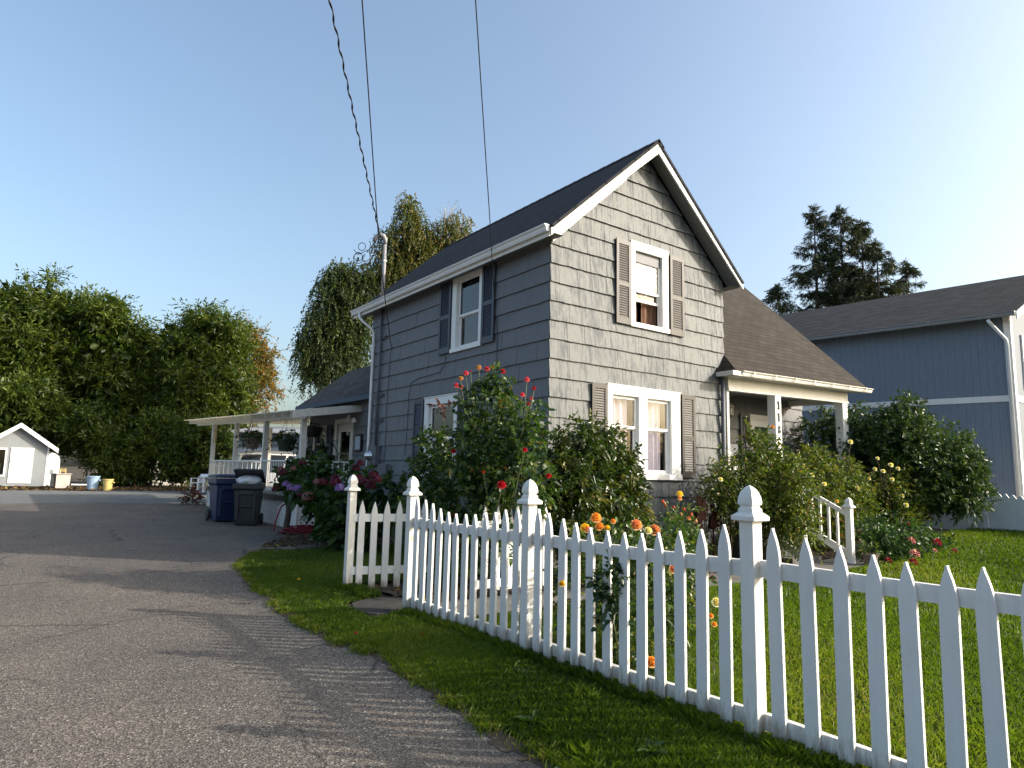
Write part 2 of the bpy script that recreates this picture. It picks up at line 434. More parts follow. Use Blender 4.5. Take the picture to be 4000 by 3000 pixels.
def leaf_mesh(name, mat, parent, C, D, N, L, Wd, tint, droop=0.15, fold=0.25, local=False):
    n = len(C)
    C = np.asarray(C, float); D = np.asarray(D, float); N = np.asarray(N, float)
    D = D / (np.linalg.norm(D, axis=1)[:, None] + 1e-9)
    S = np.cross(D, N); S /= (np.linalg.norm(S, axis=1)[:, None] + 1e-9)
    N = np.cross(S, D)
    L = np.broadcast_to(L, n)[:, None]; Wd = np.broadcast_to(Wd, n)[:, None]
    dz = np.array([0, 0, -1.0])
    V = np.empty((n, 6, 3))
    V[:, 0] = C
    m1 = C + D * L * 0.33 + dz * L * droop * 0.12; m2 = C + D * L * 0.68 + dz * L * droop * 0.5
    V[:, 1] = m1 + S * Wd * 0.5 + N * Wd * fold; V[:, 5] = m1 - S * Wd * 0.5 + N * Wd * fold
    V[:, 2] = m2 + S * Wd * 0.42 + N * Wd * fold; V[:, 4] = m2 - S * Wd * 0.42 + N * Wd * fold
    V[:, 3] = C + D * L + dz * L * droop
    off = np.zeros(3) if (parent is None or local) else WL.get(parent, np.zeros(3))
    V = (V - off).reshape(-1, 3)
    F = np.array([[0, 1, 2, 3], [0, 3, 4, 5]])[None] + (np.arange(n) * 6)[:, None, None]
    F = F.reshape(-1, 4)
    return fast_mesh(name, V, F, mat, parent, np.repeat(tint, 2))

def fast_mesh(name, V, F, mat, parent, tint=None):
    me = bpy.data.meshes.new(name)
    k = F.shape[1]
    me.vertices.add(len(V)); me.vertices.foreach_set("co", np.asarray(V, np.float32).ravel())
    me.loops.add(F.size); me.loops.foreach_set("vertex_index", F.astype(np.int32).ravel())
    me.polygons.add(len(F)); me.polygons.foreach_set("loop_start", np.arange(0, F.size, k, dtype=np.int32))
    me.update(calc_edges=True)
    if tint is not None:
        a = me.attributes.new("tint", "FLOAT", "FACE"); a.data.foreach_set("value", np.asarray(tint, np.float32))
    me.materials.append(M[mat] if isinstance(mat, str) else mat)
    o = bpy.data.objects.new(name, me); COL.objects.link(o)
    if parent is not None: o.parent = parent; WL[o] = WL.get(parent, np.zeros(3))
    return o

def unit(v): return v / (np.linalg.norm(v, axis=-1, keepdims=True) + 1e-9)
def rdir(n): return unit(rng.normal(size=(n, 3)))

def crown_points(ell, n, rmin=0.6, rmax=1.03):
    """random points in the outer shell of a set of ellipsoids, with their outward directions"""
    vol = np.array([(e[3] * e[4] * e[5]) ** (2 / 3) for e in ell]); vol /= vol.sum()
    idx = rng.choice(len(ell), n, p=vol)
    E = np.array(ell)[idx]
    d = rdir(n); r = rmin + (rmax - rmin) * rng.random(n) ** 0.6
    P = E[:, :3] + d * E[:, 3:6] * r[:, None]
    return P, unit(d / E[:, 3:6]), idx

def sprig_leaves(start, dirs, lens, per, ll, lw, ang=50, sag=0.12, lenvar=0.3):
    n = len(start)
    t = (np.arange(per) + rng.random((n, per))) / per
    lens = np.broadcast_to(lens, n)
    P = start[:, None] + dirs[:, None] * (lens[:, None] * t)[..., None]
    P[..., 2] -= sag * lens[:, None] * t ** 2
    a = rdir(n * per).reshape(n, per, 3)
    perp = unit(np.cross(dirs[:, None], a))
    ca, sa = math.cos(R(ang)), math.sin(R(ang))
    D = dirs[:, None] * ca + perp * sa
    # terminal leaf follows the sprig
    D[:, -1] = dirs
    D = unit(D + rng.normal(scale=0.15, size=D.shape))
    N = unit(np.array([0, 0, 1.0]) + 0.7 * rng.normal(size=D.shape))
    m = n * per
    return P.reshape(m, 3), D.reshape(m, 3), N.reshape(m, 3), ll * (1 + lenvar * rng.normal(size=m)).clip(0.5, 1.6), lw * (1 + 0.2 * rng.normal(size=m)).clip(0.6, 1.5)

def foliage(name, mat, parent, ell, nsp, slen, per, ll, lw, up=0.35, spread=0.5, ang=50, sag=0.12, rmin=0.6, core=0, coresize=0.4, droop=0.15, zmin=None, tintfun=None, fold=0.2):
    P, d, idx = crown_points(ell, nsp, rmin)
    if zmin is not None:
        k = P[:, 2] > zmin; P, d, idx = P[k], d[k], idx[k]
    dr = unit(d + np.array([0, 0, up]) + spread * rng.normal(size=d.shape))
    C, D, N, L, Wd = sprig_leaves(P - dr * slen * 0.35, dr, slen * (0.6 + 0.8 * rng.random(len(P))), per, ll, lw, ang, sag)
    # clump tint: sprigs share a base tint
    st = rng.random(len(P)); tint = np.repeat(st, per) * 0.6 + rng.random(len(C)) * 0.4
    if tintfun is not None: tint = tintfun(C, tint)
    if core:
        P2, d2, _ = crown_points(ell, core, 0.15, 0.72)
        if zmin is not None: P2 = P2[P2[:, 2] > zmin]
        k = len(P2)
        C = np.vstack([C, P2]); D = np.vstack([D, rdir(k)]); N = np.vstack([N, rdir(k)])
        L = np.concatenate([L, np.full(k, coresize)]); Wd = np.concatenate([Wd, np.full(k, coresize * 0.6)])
        tint = np.concatenate([tint, rng.random(k) * 0.35])  # core leaves kept to dark tints, painting the shade inside the plant
    return leaf_mesh(name, mat, parent, C, D, N, L, Wd, tint.clip(0, 1), droop, fold)

def trunk(name, mat, parent, base, top, r, ell, limbs=8, bend=0.3, twigs=True):
    mb = MB(); base = np.array(base, float); top = np.array(top, float)
    ks = 7; pts = []
    for i in range(ks):
        t = i / (ks - 1); p = base + (top - base) * t
        p[:2] += bend * np.array([math.sin(3 * t + base[0]), math.sin(4 * t + base[1])]) * t * (1 - t) * 2
        pts.append(p)
    mb.tube(pts, [r * (1.25 if i == 0 else 1 - 0.75 * i / (ks - 1)) for i in range(ks)], 10)
    for k in range(limbs):
        e = ell[k % len(ell)]
        s = pts[1 + k % (ks - 2)]
        q = np.array(e[:3]) + rdir(1)[0] * np.array(e[3:6]) * 0.55
        mid = (s + q) / 2 + np.array([0, 0, 0.12 * np.linalg.norm(q - s)])
        mb.tube([s, mid, q], [r * 0.42, r * 0.28, r * 0.08], 6)
    return mb.build(name, mat, parent, smooth=True)

# ------------------------------------------------------------------ terrain
def sstep(t): t = np.clip(t, 0, 1); return t * t * (3 - 2 * t)
def zdrive(y): return np.interp(y, [-40, 8, 15, 20, 26, 42, 60, 500], [-.12, -.12, 0, .07, .16, .5, .55, .8])
def zg(x, y):
    x = np.asarray(x, float); y = np.asarray(y, float)
    yard = np.where(y < 15, 0.0, zdrive(y)) + 0.43 * sstep((x - 11) / 8.5)
    t = sstep((x - 2.3) / 1.2)
    return (1 - t) * zdrive(y) + t * yard
def grid_sheet(name, xs, ys, mask, mat, dz, kind="structure"):
    X, Y = np.meshgrid(xs, ys); Z = zg(X, Y) + dz
    V = np.stack([X, Y, Z], -1).reshape(-1, 3)
    nx = len(xs); i, j = np.meshgrid(np.arange(len(xs) - 1), np.arange(len(ys) - 1))
    a = (j * nx + i).ravel()
    F = np.stack([a, a + 1, a + nx + 1, a + nx], -1)
    if mask is not None:
        c = V[F].mean(1); F = F[mask(c[:, 0], c[:, 1])]
    o = fast_mesh(name, V, F, mat, None)
    o.data.polygons.foreach_set("use_smooth", [True] * len(o.data.polygons))
    if kind: o["kind"] = kind
    return o
EDGE_Y = [-10, 1.0, 2.4, 3.15, 3.5, 3.93, 4.68, 5.42, 5.86, 7.3, 8.86, 10.3, 11.5, 12.2, 12.9, 14.5, 16.0, 20.0]
EDGE_X = [2.66, 2.66, 2.68, 2.66, 2.65, 2.66, 2.74, 2.82, 2.72, 2.67, 2.78, 2.93, 3.10, 3.37, 3.85, 4.6, 5.3, 6.2]
def edge(y): return np.interp(y, EDGE_Y, EDGE_X)
_rk = np.random.default_rng(21).normal(size=900); _rk = 0.6 * np.convolve(_rk, np.hanning(19) / 6, "same") + 0.55 * np.convolve(np.random.default_rng(5).normal(size=900), np.hanning(5) / 2, "same")
def ragged(x, y): return 0.035 * np.interp(np.asarray(y) * 18 + 200, np.arange(900), _rk)
# ================================================================== SETTING
XC, YC, HW = 6.941, 8.460, 4.563
XR = XC + HW
HC = [5.376, 5.054, 4.729, 4.406, 4.084, 3.761, 3.434, 3.121, 2.798, 2.466, 2.139, 1.806, 1.478, 1.189]

def axis(a, b, fine0, fine1, st, cst):
    l = list(np.arange(fine0, fine1, st))
    x = fine0; left = []
    s = cst
    while x > a: x -= s; s *= 1.5; left.append(x)
    x = l[-1]; right = []; s = cst
    while x < b: x += s; s *= 1.5; right.append(x)
    return np.array(left[::-1] + l + right)
gx = axis(-600, 700, -10, 24, 0.25, 0.6); gy = axis(-300, 900, -4, 45, 0.25, 0.6)
grid_sheet("ground", gx, gy, None, "dirt", -0.03)

dx = np.arange(-16, 7.0, 0.06); dy = np.concatenate([np.arange(-5, 14, 0.08), np.arange(14, 30, 0.2)])
grid_sheet("verge_dirt", np.arange(2.2, 4.4, 0.05), np.arange(0, 13, 0.05), lambda x, y: np.abs(x - edge(y) - 1.6 * ragged(x, y + 3) + 0.02) < 0.085, "dirt", 0.004)
grid_sheet("driveway", dx, dy, lambda x, y: (x < edge(y) + ragged(x, y) + 0.06) & (y < 28.6 + 0.5 * np.sin(x * 0.9)), "asphalt", 0.0)
grid_sheet("gravel_lot", np.arange(-26, 14, 0.4), np.arange(27.5, 40.5, 0.4), lambda x, y: (y < 37.3 + 0.25 * np.sin(x * 1.7)) & (y > 27.6), "gravel", -0.006)

def in_lawn(x, y):
    verge = (x > edge(y) + ragged(x, y)) & (x < 3.75) & (y < 12.85)
    sideyard = (x >= 3.6) & (x < 6.7) & (y > 8.85) & (y < 13.0)
    front = (x >= 3.6) & (y < 6.15) & (x < 19.3)
    frontr = (x > 13.6) & (x < 19.3) & (y >= 6.15) & (y < 7.0)
    nopath = ~((x > 3.2) & (x < 4.0) & (y > 6.78) & (y < 7.72))
    return (verge | sideyard | front | frontr) & nopath & (y > -8)
grid_sheet("lawn", np.arange(2.3, 19.6, 0.07), np.arange(-3, 13.1, 0.07), in_lawn, "turf", 0.006)

def blades(name, n, x0, x1, y0, y1, h, w, cond, tilt=0.5):
    x = rng.uniform(x0, x1, n); y = rng.uniform(y0, y1, n)
    k = in_lawn(x, y) & cond(x, y); x, y = x[k], y[k]; n = len(x)
    cl = 0.5 + 0.5 * np.sin(x * 3.1 + np.sin(y * 2.3) * 2) * np.sin(y * 2.7 + np.cos(x * 1.9) * 2)
    hh = h * (0.55 + 0.7 * rng.random(n)) * (0.7 + 0.5 * cl)
    a = rng.uniform(0, 2 * math.pi, n); t = tilt * rng.random(n)
    D = np.stack([np.cos(a) * t, np.sin(a) * t, np.ones(n)], -1); D = unit(D)
    S = np.stack([-np.sin(a + 0.6 * rng.normal(size=n)), np.cos(a), np.zeros(n)], -1)
    B = np.stack([x, y, zg(x, y) + 0.004], -1)
    ww = w * (0.6 + 0.8 * rng.random(n))
    V = np.empty((n, 4, 3))
    V[:, 0] = B - S * ww[:, None] / 2; V[:, 1] = B + S * ww[:, None] / 2
    V[:, 2] = B + D * (hh * 0.62)[:, None] + S * ww[:, None] * 0.35
    bend = np.stack([np.cos(a), np.sin(a), np.zeros(n)], -1) * (hh * t * 0.9)[:, None]
    V[:, 3] = B + D * hh[:, None] + bend
    F = np.array([[0, 1, 2, 3]]) + (np.arange(n) * 4)[:, None]
    pn = 0.5 + 0.25 * np.sin(x * 1.3 + 2 * np.sin(y * 0.8)) + 0.25 * np.sin(y * 1.7 - x * 0.6)
    return V.reshape(-1, 3), F, (0.55 * pn + 0.45 * rng.random(n)).clip(0, 1)
M["grass"] = leafmat("grass_blade", [(0.0, (0.024, 0.046, 0.004)), (0.40, (0.070, 0.118, 0.009)), (0.78, (0.118, 0.168, 0.014)), (0.94, (0.20, 0.20, 0.04)), (1.0, (0.28, 0.21, 0.085))], 0.5, 0.4, 0.3)
parts = [blades("a", 150000, 2.3, 3.8, 1.5, 13, 0.05, 0.006, lambda x, y: x < 3.75),
         blades("b", 130000, 3.6, 8.2, 0.0, 6.3, 0.055, 0.007, lambda x, y: True),
         blades("c", 110000, 8.2, 19.4, -1.0, 7.1, 0.075, 0.012, lambda x, y: True),
         blades("d", 26000, 3.6, 6.8, 8.8, 13.1, 0.06, 0.009, lambda x, y: True)]
# long uncut tufts along the fence foot
bt = blades("e", 60000, 3.45, 3.85, 0.2, 8.6, 0.09, 0.006, lambda x, y: (np.abs(x - 3.63) < 0.06 + 0.06 * np.sin(y * 5) ** 2))
parts.append(bt)
def fringe(n):
    y = rng.uniform(1.5, 12.6, n); x = edge(y) + ragged(0, y) - np.abs(rng.normal(size=n)) * 0.05
    cl = np.sin(y * 9 + 2 * np.sin(y * 3.1)) + 0.6 * rng.normal(size=n); k = cl > 0.1; x, y = x[k], y[k]; n = len(x)
    a = rng.uniform(0, 6.28, n); hh = 0.045 * (.5 + rng.random(n)); t = .9 * rng.random(n)
    B = np.stack([x, y, zg(x, y) + 0.004], -1); D = unit(np.stack([np.cos(a) * t, np.sin(a) * t, np.ones(n)], -1)); S = np.stack([-np.sin(a), np.cos(a), np.zeros(n)], -1) * .003
    V = np.empty((n, 4, 3)); V[:, 0] = B - S; V[:, 1] = B + S; V[:, 2] = B + D * (hh * .6)[:, None] + S * .7; V[:, 3] = B + D * hh[:, None] + np.stack([np.cos(a), np.sin(a), 0 * a], -1) * (hh * t * .8)[:, None]
    return V.reshape(-1, 3), np.array([[0, 1, 2, 3]]) + (np.arange(n) * 4)[:, None], (.45 + .55 * rng.random(n))
parts.append(fringe(16000))
def tufts(n, k):
    cx = rng.uniform(2.6, 3.6, n); cy = rng.uniform(2.2, 12.4, n); m = in_lawn(cx, cy); cx, cy = cx[m], cy[m]
    x = np.repeat(cx, k) + .035 * rng.normal(size=len(cx) * k); y = np.repeat(cy, k) + .035 * rng.normal(size=len(cx) * k); n = len(x)
    a = rng.uniform(0, 6.28, n); hh = np.repeat(.05 + .05 * rng.random(len(cx)), k) * (.5 + .6 * rng.random(n)); t = .7 * rng.random(n)
    B = np.stack([x, y, zg(x, y) + 0.004], -1); D = unit(np.stack([np.cos(a) * t, np.sin(a) * t, np.ones(n)], -1)); S = np.stack([-np.sin(a), np.cos(a), np.zeros(n)], -1) * .003
    V = np.empty((n, 4, 3)); V[:, 0] = B - S; V[:, 1] = B + S; V[:, 2] = B + D * (hh * .6)[:, None] + S * .7; V[:, 3] = B + D * hh[:, None] + np.stack([np.cos(a), np.sin(a), 0 * a], -1) * (hh * t * .9)[:, None]
    return V.reshape(-1, 3), np.array([[0, 1, 2, 3]]) + (np.arange(n) * 4)[:, None], np.repeat(.25 + .5 * rng.random(len(cx)), k)
parts.append(tufts(170, 30))
vs, fs, ts, o = [], [], [], 0
for V, F, T in parts: vs.append(V); fs.append(F + o); ts.append(T); o += len(V)
g = fast_mesh("grass", np.vstack(vs), np.vstack(fs), "grass", None, np.concatenate(ts)); g["kind"] = "stuff"
g["label"] = "short green grass of the verge and the front lawn"; g["category"] = "grass"

# beds of bare soil
def bed(name, poly, mat="soil", h=0.05, dz=0.012):
    from mathutils.geometry import intersect_point_line
    xs = [p[0] for p in poly]; ys = [p[1] for p in poly]
    def inside(x, y):
        c = np.zeros(np.shape(x), bool); n = len(poly)
        for i in range(n):
            x1, y1 = poly[i]; x2, y2 = poly[(i + 1) % n]
            c ^= ((y1 > y) != (y2 > y)) & (x < (x2 - x1) * (y - y1) / (y2 - y1 + 1e-12) + x1)
        return c
    gxs = np.arange(min(xs), max(xs) + .09, 0.09); gys = np.arange(min(ys), max(ys) + .09, 0.09)
    X, Y = np.meshgrid(gxs, gys); Z = zg(X, Y) + dz + h * rng.random(X.shape) * (0.5 + 0.5 * np.sin(X * 9) * np.sin(Y * 8))
    V = np.stack([X, Y, Z], -1).reshape(-1, 3); nx = len(gxs)
    i, j = np.meshgrid(np.arange(nx - 1), np.arange(len(gys) - 1)); a = (j * nx + i).ravel()
    F = np.stack([a, a + 1, a + nx + 1, a + nx], -1); c = V[F].mean(1); F = F[inside(c[:, 0], c[:, 1])]
    ob = fast_mesh(name, V, F, mat, None); ob["kind"] = "structure"; return ob
bed("flower_bed", [(3.8, 13.05), (6.9, 13.05), (6.9, 17.0), (5.95, 17.0), (4.75, 14.9)])
bed("garden_soil", [(3.95, 7.1), (15.5, 7.1), (15.5, 8.5), (3.95, 8.5)])
bed("garden_soil", [(3.75, 3.3), (5.0, 3.3), (5.2, 5.2), (3.8, 5.4)], h=0.02, dz=0.008)
# mulch chips / fallen leaves in the beds
def litter(name, n, x0, x1, y0, y1, mat, size, dz, cond=None):
    x = rng.uniform(x0, x1, n); y = rng.uniform(y0, y1, n)
    if cond is not None: k = cond(x, y); x, y = x[k], y[k]
    n = len(x)
    C = np.stack([x, y, zg(x, y) + dz + 0.02 * rng.random(n)], -1)
    D = rdir(n); D[:, 2] *= 0.3; N = unit(np.array([0, 0, 1.0]) + 0.5 * rng.normal(size=(n, 3)))
    o = leaf_mesh(name, mat, None, C, D, N, size * (0.5 + rng.random(n)), size * 0.5, rng.random(n), 0.0, 0.1)
    o["kind"] = "stuff"; o["category"] = "litter"; return o
M["litter"] = leafmat("dry_litter", [(0, (0.05, 0.03, 0.018)), (0.5, (0.12, 0.07, 0.03)), (0.9, (0.2, 0.13, 0.05)), (1, (0.3, 0.24, 0.06))], 0.8, 0.05, 0.1)
l1 = litter("mulch", 2600, 3.9, 6.9, 13.0, 17, "litter", 0.055, 0.03, lambda x, y: x > 3.85 + (y - 13.05) * 0.5)
l1["label"] = "brown bark mulch scattered over the hydrangea bed"
l2 = litter("leaf_litter", 2200, 3.9, 15.4, 7.1, 8.4, "litter", 0.05, 0.04)
l2["label"] = "dry brown leaves lying on the soil in front of the house"
l3 = litter("leaf_litter", 1500, -3, 12, 37.2, 40.5, "litter", 0.16, 0.02)
l3["label"] = "brown leaves lying under the hedge trees beyond the gravel"

# paths and slabs
mb = MB(); n = 24
mb.add([(x, y, zg(x, y) + 0.026) for x in np.linspace(3.95, 13.2, 38) for y in (6.2, 7.05)], [(2 * i, 2 * i + 1, 2 * i + 3, 2 * i + 2) for i in range(37)])
mb.build("garden_path", "concrete", kind="structure")
t = thing("stepping_stone", "flat grey stone slab set in the grass at the gate opening", "slab", (3.55, 7.25, 0))
mb = MB(); out = [(3.22, 6.86), (3.5, 6.80), (3.98, 6.82), (3.98, 7.66), (3.6, 7.72), (3.3, 7.55), (3.18, 7.2)]
mb.prism(out, lambda u, v, d: (u, v, d), -0.05, 0.022)
mb.build("slab", "slab", t, bevel=0.01)

# edging blocks of the hydrangea bed
pos = [(3.66, 12.95, 20, .26), (3.98, 13.2, 8, .34), (4.36, 13.12, -4, .34), (4.75, 13.09, 2, .36), (5.15, 13.06, -3, .36), (5.55, 13.08, 2, .36), (5.95, 13.05, 0, .36), (6.35, 13.05, 2, .36), (3.95, 13.55, 62, .3), (4.15, 13.95, 58, .3), (4.33, 14.3, 66, .3), (4.55, 14.7, 60, .3)]
lab = ["broken grey edging block at the corner of the hydrangea bed beside the driveway"] + ["grey concrete edging block laid between the grass and the hydrangea bed"] * 7 + ["grey edging block on the driveway side of the hydrangea bed"] * 4
first = None
for k, (x, y, a, L) in enumerate(pos):
    mb = MB(); mb.box(-L / 2, L / 2, -0.07, 0.07, -0.05, 0.07 + 0.02 * (k % 3 == 0))
    o = mb.build("edging_block", "concrete", None, bevel=0.012)
    o.location = (x, y, float(zg(x, y))); o.rotation_euler = (R(2 * ((k * 7) % 3 - 1)), R(1.5 * ((k * 5) % 3 - 1)), R(a))
    tag(o, lab[k], "edging block", "edging blocks round the hydrangea bed")

# ================================================================== HOUSE
house = thing("house", "two storey grey shingled house with white trim, dark gable roof and side porch", "house", (XC, YC, 0))
Tf = lambda u, z, n: (u, YC - n, z)           # front wall: u = x
Ts = lambda u, z, n: (XC - n, u, z)           # side wall: u = y
Tp = lambda u, z, n: (u, PY - n, z)           # porch back wall
PY = 9.85
WX = 7.35
Tw = lambda u, z, n: (WX - n, u, z)           # rear wing wall
EZ, RZ, RX = 5.55, 7.83, XC + HW / 2          # eave top, ridge top
OV = 0.31; EX0, EX1 = 6.66, 11.785; YB = 15.40
SL = (RZ - EZ) / (RX - EX0)

def clip_poly(poly, a, b, c):  # keep a*u+b*v<=c
    out = []
    for i in range(len(poly)):
        p, q = poly[i], poly[(i + 1) % len(poly)]
        dp, dq = a * p[0] + b * p[1] - c, a * q[0] + b * q[1] - c
        if dp <= 0: out.append(p)
        if dp * dq < 0:
            t = dp / (dp - dq); out.append((p[0] + t * (q[0] - p[0]), p[1] + t * (q[1] - p[1])))
    return out
def subtract(rect, holes):
    rs = [rect]
    for h in holes:
        nr = []
        for r in rs:
            u0, u1, v0, v1 = r
            if h[0] >= u1 or h[1] <= u0 or h[2] >= v1 or h[3] <= v0: nr.append(r); continue
            if h[0] > u0: nr.append((u0, h[0], v0, v1))
            if h[1] < u1: nr.append((h[1], u1, v0, v1))
            a, b = max(u0, h[0]), min(u1, h[1])
            if h[2] > v0: nr.append((a, b, v0, h[2]))
            if h[3] < v1: nr.append((a, b, h[3], v1))
        rs = nr
    return rs
def siding(mb, T, zs, u0, u1, holes, clips, wmin=0.11, wmax=0.24, flare=0.0):
    """courses of single shakes: zs descending list of butt lines"""
    for i in range(len(zs) - 1):
        zt, zb = zs[i], zs[i + 1]
        u = u0
        while u < u1 - 1e-4:
            w = random.uniform(wmin, wmax); ue = min(u1, u + w)
            if u1 - ue < 0.05: ue = u1
            db = random.uniform(-0.005, 0.005); gap = random.choice([0.0015, 0.003, 0.004, 0.006]); tint = random.random()
            jn = random.uniform(-0.003, 0.003)
            for (a, b, c, d) in subtract((u + gap / 2 if u > u0 else u, ue - gap / 2 if ue < u1 else ue, zb + db, zt + 0.012), holes):
                poly = [(a, c), (b, c), (b, d), (a, d)]
                for cl in clips: poly = clip_poly(poly, *cl) if poly else poly
                if len(poly) < 3: continue
                dep = lambda v: 0.002 + 0.030 * max(0, (zt - v)) / (zt - zb) + jn
                n = len(poly)
                mb.add([T(p, q, dep(q)) for p, q in poly] + [T(p, q, -0.01) for p, q in poly],
                       [tuple(range(n))] + [(k, k + n, (k + 1) % n + n, (k + 1) % n) for k in range(n)], tint)
            u = ue

def window(T, name, u0, u1, z0, z1, glass, sashes, meet, mat="white", glassm="glass", head=0.10, side=0.09, cur=None, curm="curtain", inner=None, lower_open=0.0, label=None):
    """u0..u1,z0..z1 outer casing; glass list of (a,b) sash openings"""
    mb = MB(); B = lambda a, b, c, d, e, f: mb.box(a, b, c, d, e, f, T)
    zi0, zi1 = inner
    B(u0, u1, zi1, z1, -0.02, 0.046); B(u0 - 0.012, u1 + 0.012, z1, z1 + 0.022, -0.02, 0.060)
    B(u0, glass[0][0], zi0, zi1, -0.02, 0.044); B(glass[-1][1], u1, zi0, zi1, -0.02, 0.044)
    for k in range(len(glass) - 1): B(glass[k][1], glass[k + 1][0], zi0, zi1, -0.02, 0.044)
    B(u0 - 0.015, u1 + 0.015, z0, zi0, -0.02, 0.064)
    w = mb.build(name, mat, house, bevel=0.004)
    if label: w["label"] = label
    sm = MB(); gm = MB()
    for a, b in glass:
        S = lambda p, q, c, d, e, f: sm.box(p, q, c, d, e, f, T)
        # jambs
        S(a - 0.004, a + 0.012, zi0, zi1, -0.09, -0.021); S(b - 0.012, b + 0.004, zi0, zi1, -0.09, -0.021)
        S(a, b, zi1 - 0.012, zi1 + 0.004, -0.09, -0.021); S(a, b, zi0 - 0.004, zi0 + 0.014, -0.09, -0.021)
        st = 0.045
        for (c, d, n0) in ((meet, zi1 - 0.012, -0.048), (zi0 + 0.014 + lower_open, meet + 0.03 + lower_open, -0.083)):
            S(a + 0.012, a + 0.012 + st, c, d, n0, n0 + 0.03); S(b - 0.012 - st, b - 0.012, c, d, n0, n0 + 0.03)
            S(a + 0.012 + st, b - 0.012 - st, d - 0.045, d, n0, n0 + 0.03); S(a + 0.012 + st, b - 0.012 - st, c, c + 0.05, n0, n0 + 0.03)
            gm.box(a + 0.012 + st, b - 0.012 - st, c + 0.05, d - 0.045, n0 + 0.012, n0 + 0.016, T)
    sm.build("sash", mat, w, bevel=0.003)
    gm.build("pane", glassm, w)
    if cur:
        for cm, cu0, cu1, c0, c1, amp in cur:
            n = max(24, int((cu1 - cu0) * 130)); us = np.linspace(cu0, cu1, n)
            ph = us * 55 + 2.5 * np.sin(us * 9)
            dd = -0.16 + amp * (np.sin(ph) + 0.5 * np.sin(ph * 0.43 + 1))
            c = MB(); c.add([T(u, z, d) for u, d in zip(us, dd) for z in (c0, c1)], [(2 * i, 2 * i + 2, 2 * i + 3, 2 * i + 1) for i in range(n - 1)])
            o = c.build("curtain", cm, w, smooth=True)
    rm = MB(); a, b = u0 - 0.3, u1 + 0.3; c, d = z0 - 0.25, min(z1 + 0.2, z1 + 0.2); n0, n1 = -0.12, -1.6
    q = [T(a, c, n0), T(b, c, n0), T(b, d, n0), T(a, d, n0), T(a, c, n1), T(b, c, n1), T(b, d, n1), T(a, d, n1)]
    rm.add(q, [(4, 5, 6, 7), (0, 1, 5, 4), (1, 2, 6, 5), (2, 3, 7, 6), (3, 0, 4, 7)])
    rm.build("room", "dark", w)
    return w

def shutter(T_, u0, u1, z0, z1, mat, mid=0.47):
    T = lambda u, z, n: T_(u, z, n + 0.010)
    mb = MB(); B = lambda a, b, c, d, e, f: mb.box(a, b, c, d, e, f, T)
    lv = MB(); st = 0.062; zm = z0 + (z1 - z0) * mid
    B(u0, u0 + st, z0, z1, 0.027, 0.06); B(u1 - st, u1, z0, z1, 0.027, 0.06)
    B(u0 + st, u1 - st, z0, z0 + 0.12, 0.027, 0.058); B(u0 + st, u1 - st, z1 - 0.085, z1, 0.027, 0.058); B(u0 + st, u1 - st, zm - 0.04, zm + 0.04, 0.027, 0.058)
    for c, d in ((z0 + 0.12, zm - 0.04), (zm + 0.04, z1 - 0.085)):
        n = max(3, int((d - c) / 0.043)); p = (d - c) / n
        for k in range(n):
            zb = c + k * p
            q = [T(u0 + st, zb, 0.050), T(u1 - st, zb, 0.050), T(u1 - st, zb + 0.006, 0.054), T(u0 + st, zb + 0.006, 0.054),
                 T(u0 + st, zb + p * 0.95, 0.030), T(u1 - st, zb + p * 0.95, 0.030), T(u1 - st, zb + p * 0.95 + 0.006, 0.034), T(u0 + st, zb + p * 0.95 + 0.006, 0.034)]
            lv.hexa([q[0], q[1], q[5], q[4], q[3], q[2], q[6], q[7]])
    B(u0 + 0.03, u1 - 0.03, z0 + 0.02, z1 - 0.02, 0.024, 0.029)
    o = mb.build("shutter", mat, house); lv.build("louver", "louver" if mat == "shutter" else mat, o); return o

# --- openings (window inner areas)
FU = (8.80, 9.82, 4.24, 5.84); FL = (8.215, 10.12, 1.49, 3.12)
SU = (10.47, 11.56, 3.92, 5.565); SLw = (11.22, 12.55, 1.40, 3.08)
ins = lambda r, m=0.03: (r[0] + m, r[1] - m, r[2] + m, r[3] - m)
fz = [HC[0] + 0.33 * k for k in range(8, 0, -1)] + HC + [0.865, 0.54, 0.30]
rk = [(-SL, 1, RZ - 0.20 - SL * RX), (SL, 1, RZ - 0.20 + SL * RX)]
mb = MB(); siding(mb, Tf, fz, XC - 0.02, XR + 0.02, [ins(FU), ins(FL)], rk)
mb.build("front_wall", "frontsiding", house)
mb = MB(); siding(mb, Ts, [EZ + 0.15] + HC + [0.865, 0.54, 0.30], YC, YB, [ins(SU), ins(SLw)], [(0, 1, 5.62)], 0.16, 0.42)
mb.build("side_wall", "sidesiding", house)
# sheathing + foundation + other two walls
mb = MB()
for r in subtract((XC + 0.012, XR - 0.012, 0.3, 5.5), [ins(FU, 0.05), ins(FL, 0.05)]): mb.add([Tf(r[0], r[2], -0.012), Tf(r[1], r[2], -0.012), Tf(r[1], r[3], -0.012), Tf(r[0], r[3], -0.012)], [(0, 1, 2, 3)])
for r in subtract((YC + 0.013, YB, 0.3, 5.5), [ins(SU, 0.05), ins(SLw, 0.05)]): mb.add([Ts(r[0], r[2], -0.012), Ts(r[1], r[2], -0.012), Ts(r[1], r[3], -0.012), Ts(r[0], r[3], -0.012)], [(0, 1, 2, 3)])
mb.add([Tf(XC + 0.02, 5.5, -0.012), Tf(XR - 0.02, 5.5, -0.012), Tf(RX, RZ - 0.22, -0.012)], [(0, 1, 2)])
mb.add([(XC + 0.02, YB, 0.3), (XR, YB, 0.3), (XR, YB, 5.4), (RX, YB, 7.6), (XC + 0.02, YB, 5.4)], [(0, 1, 2, 3, 4)])
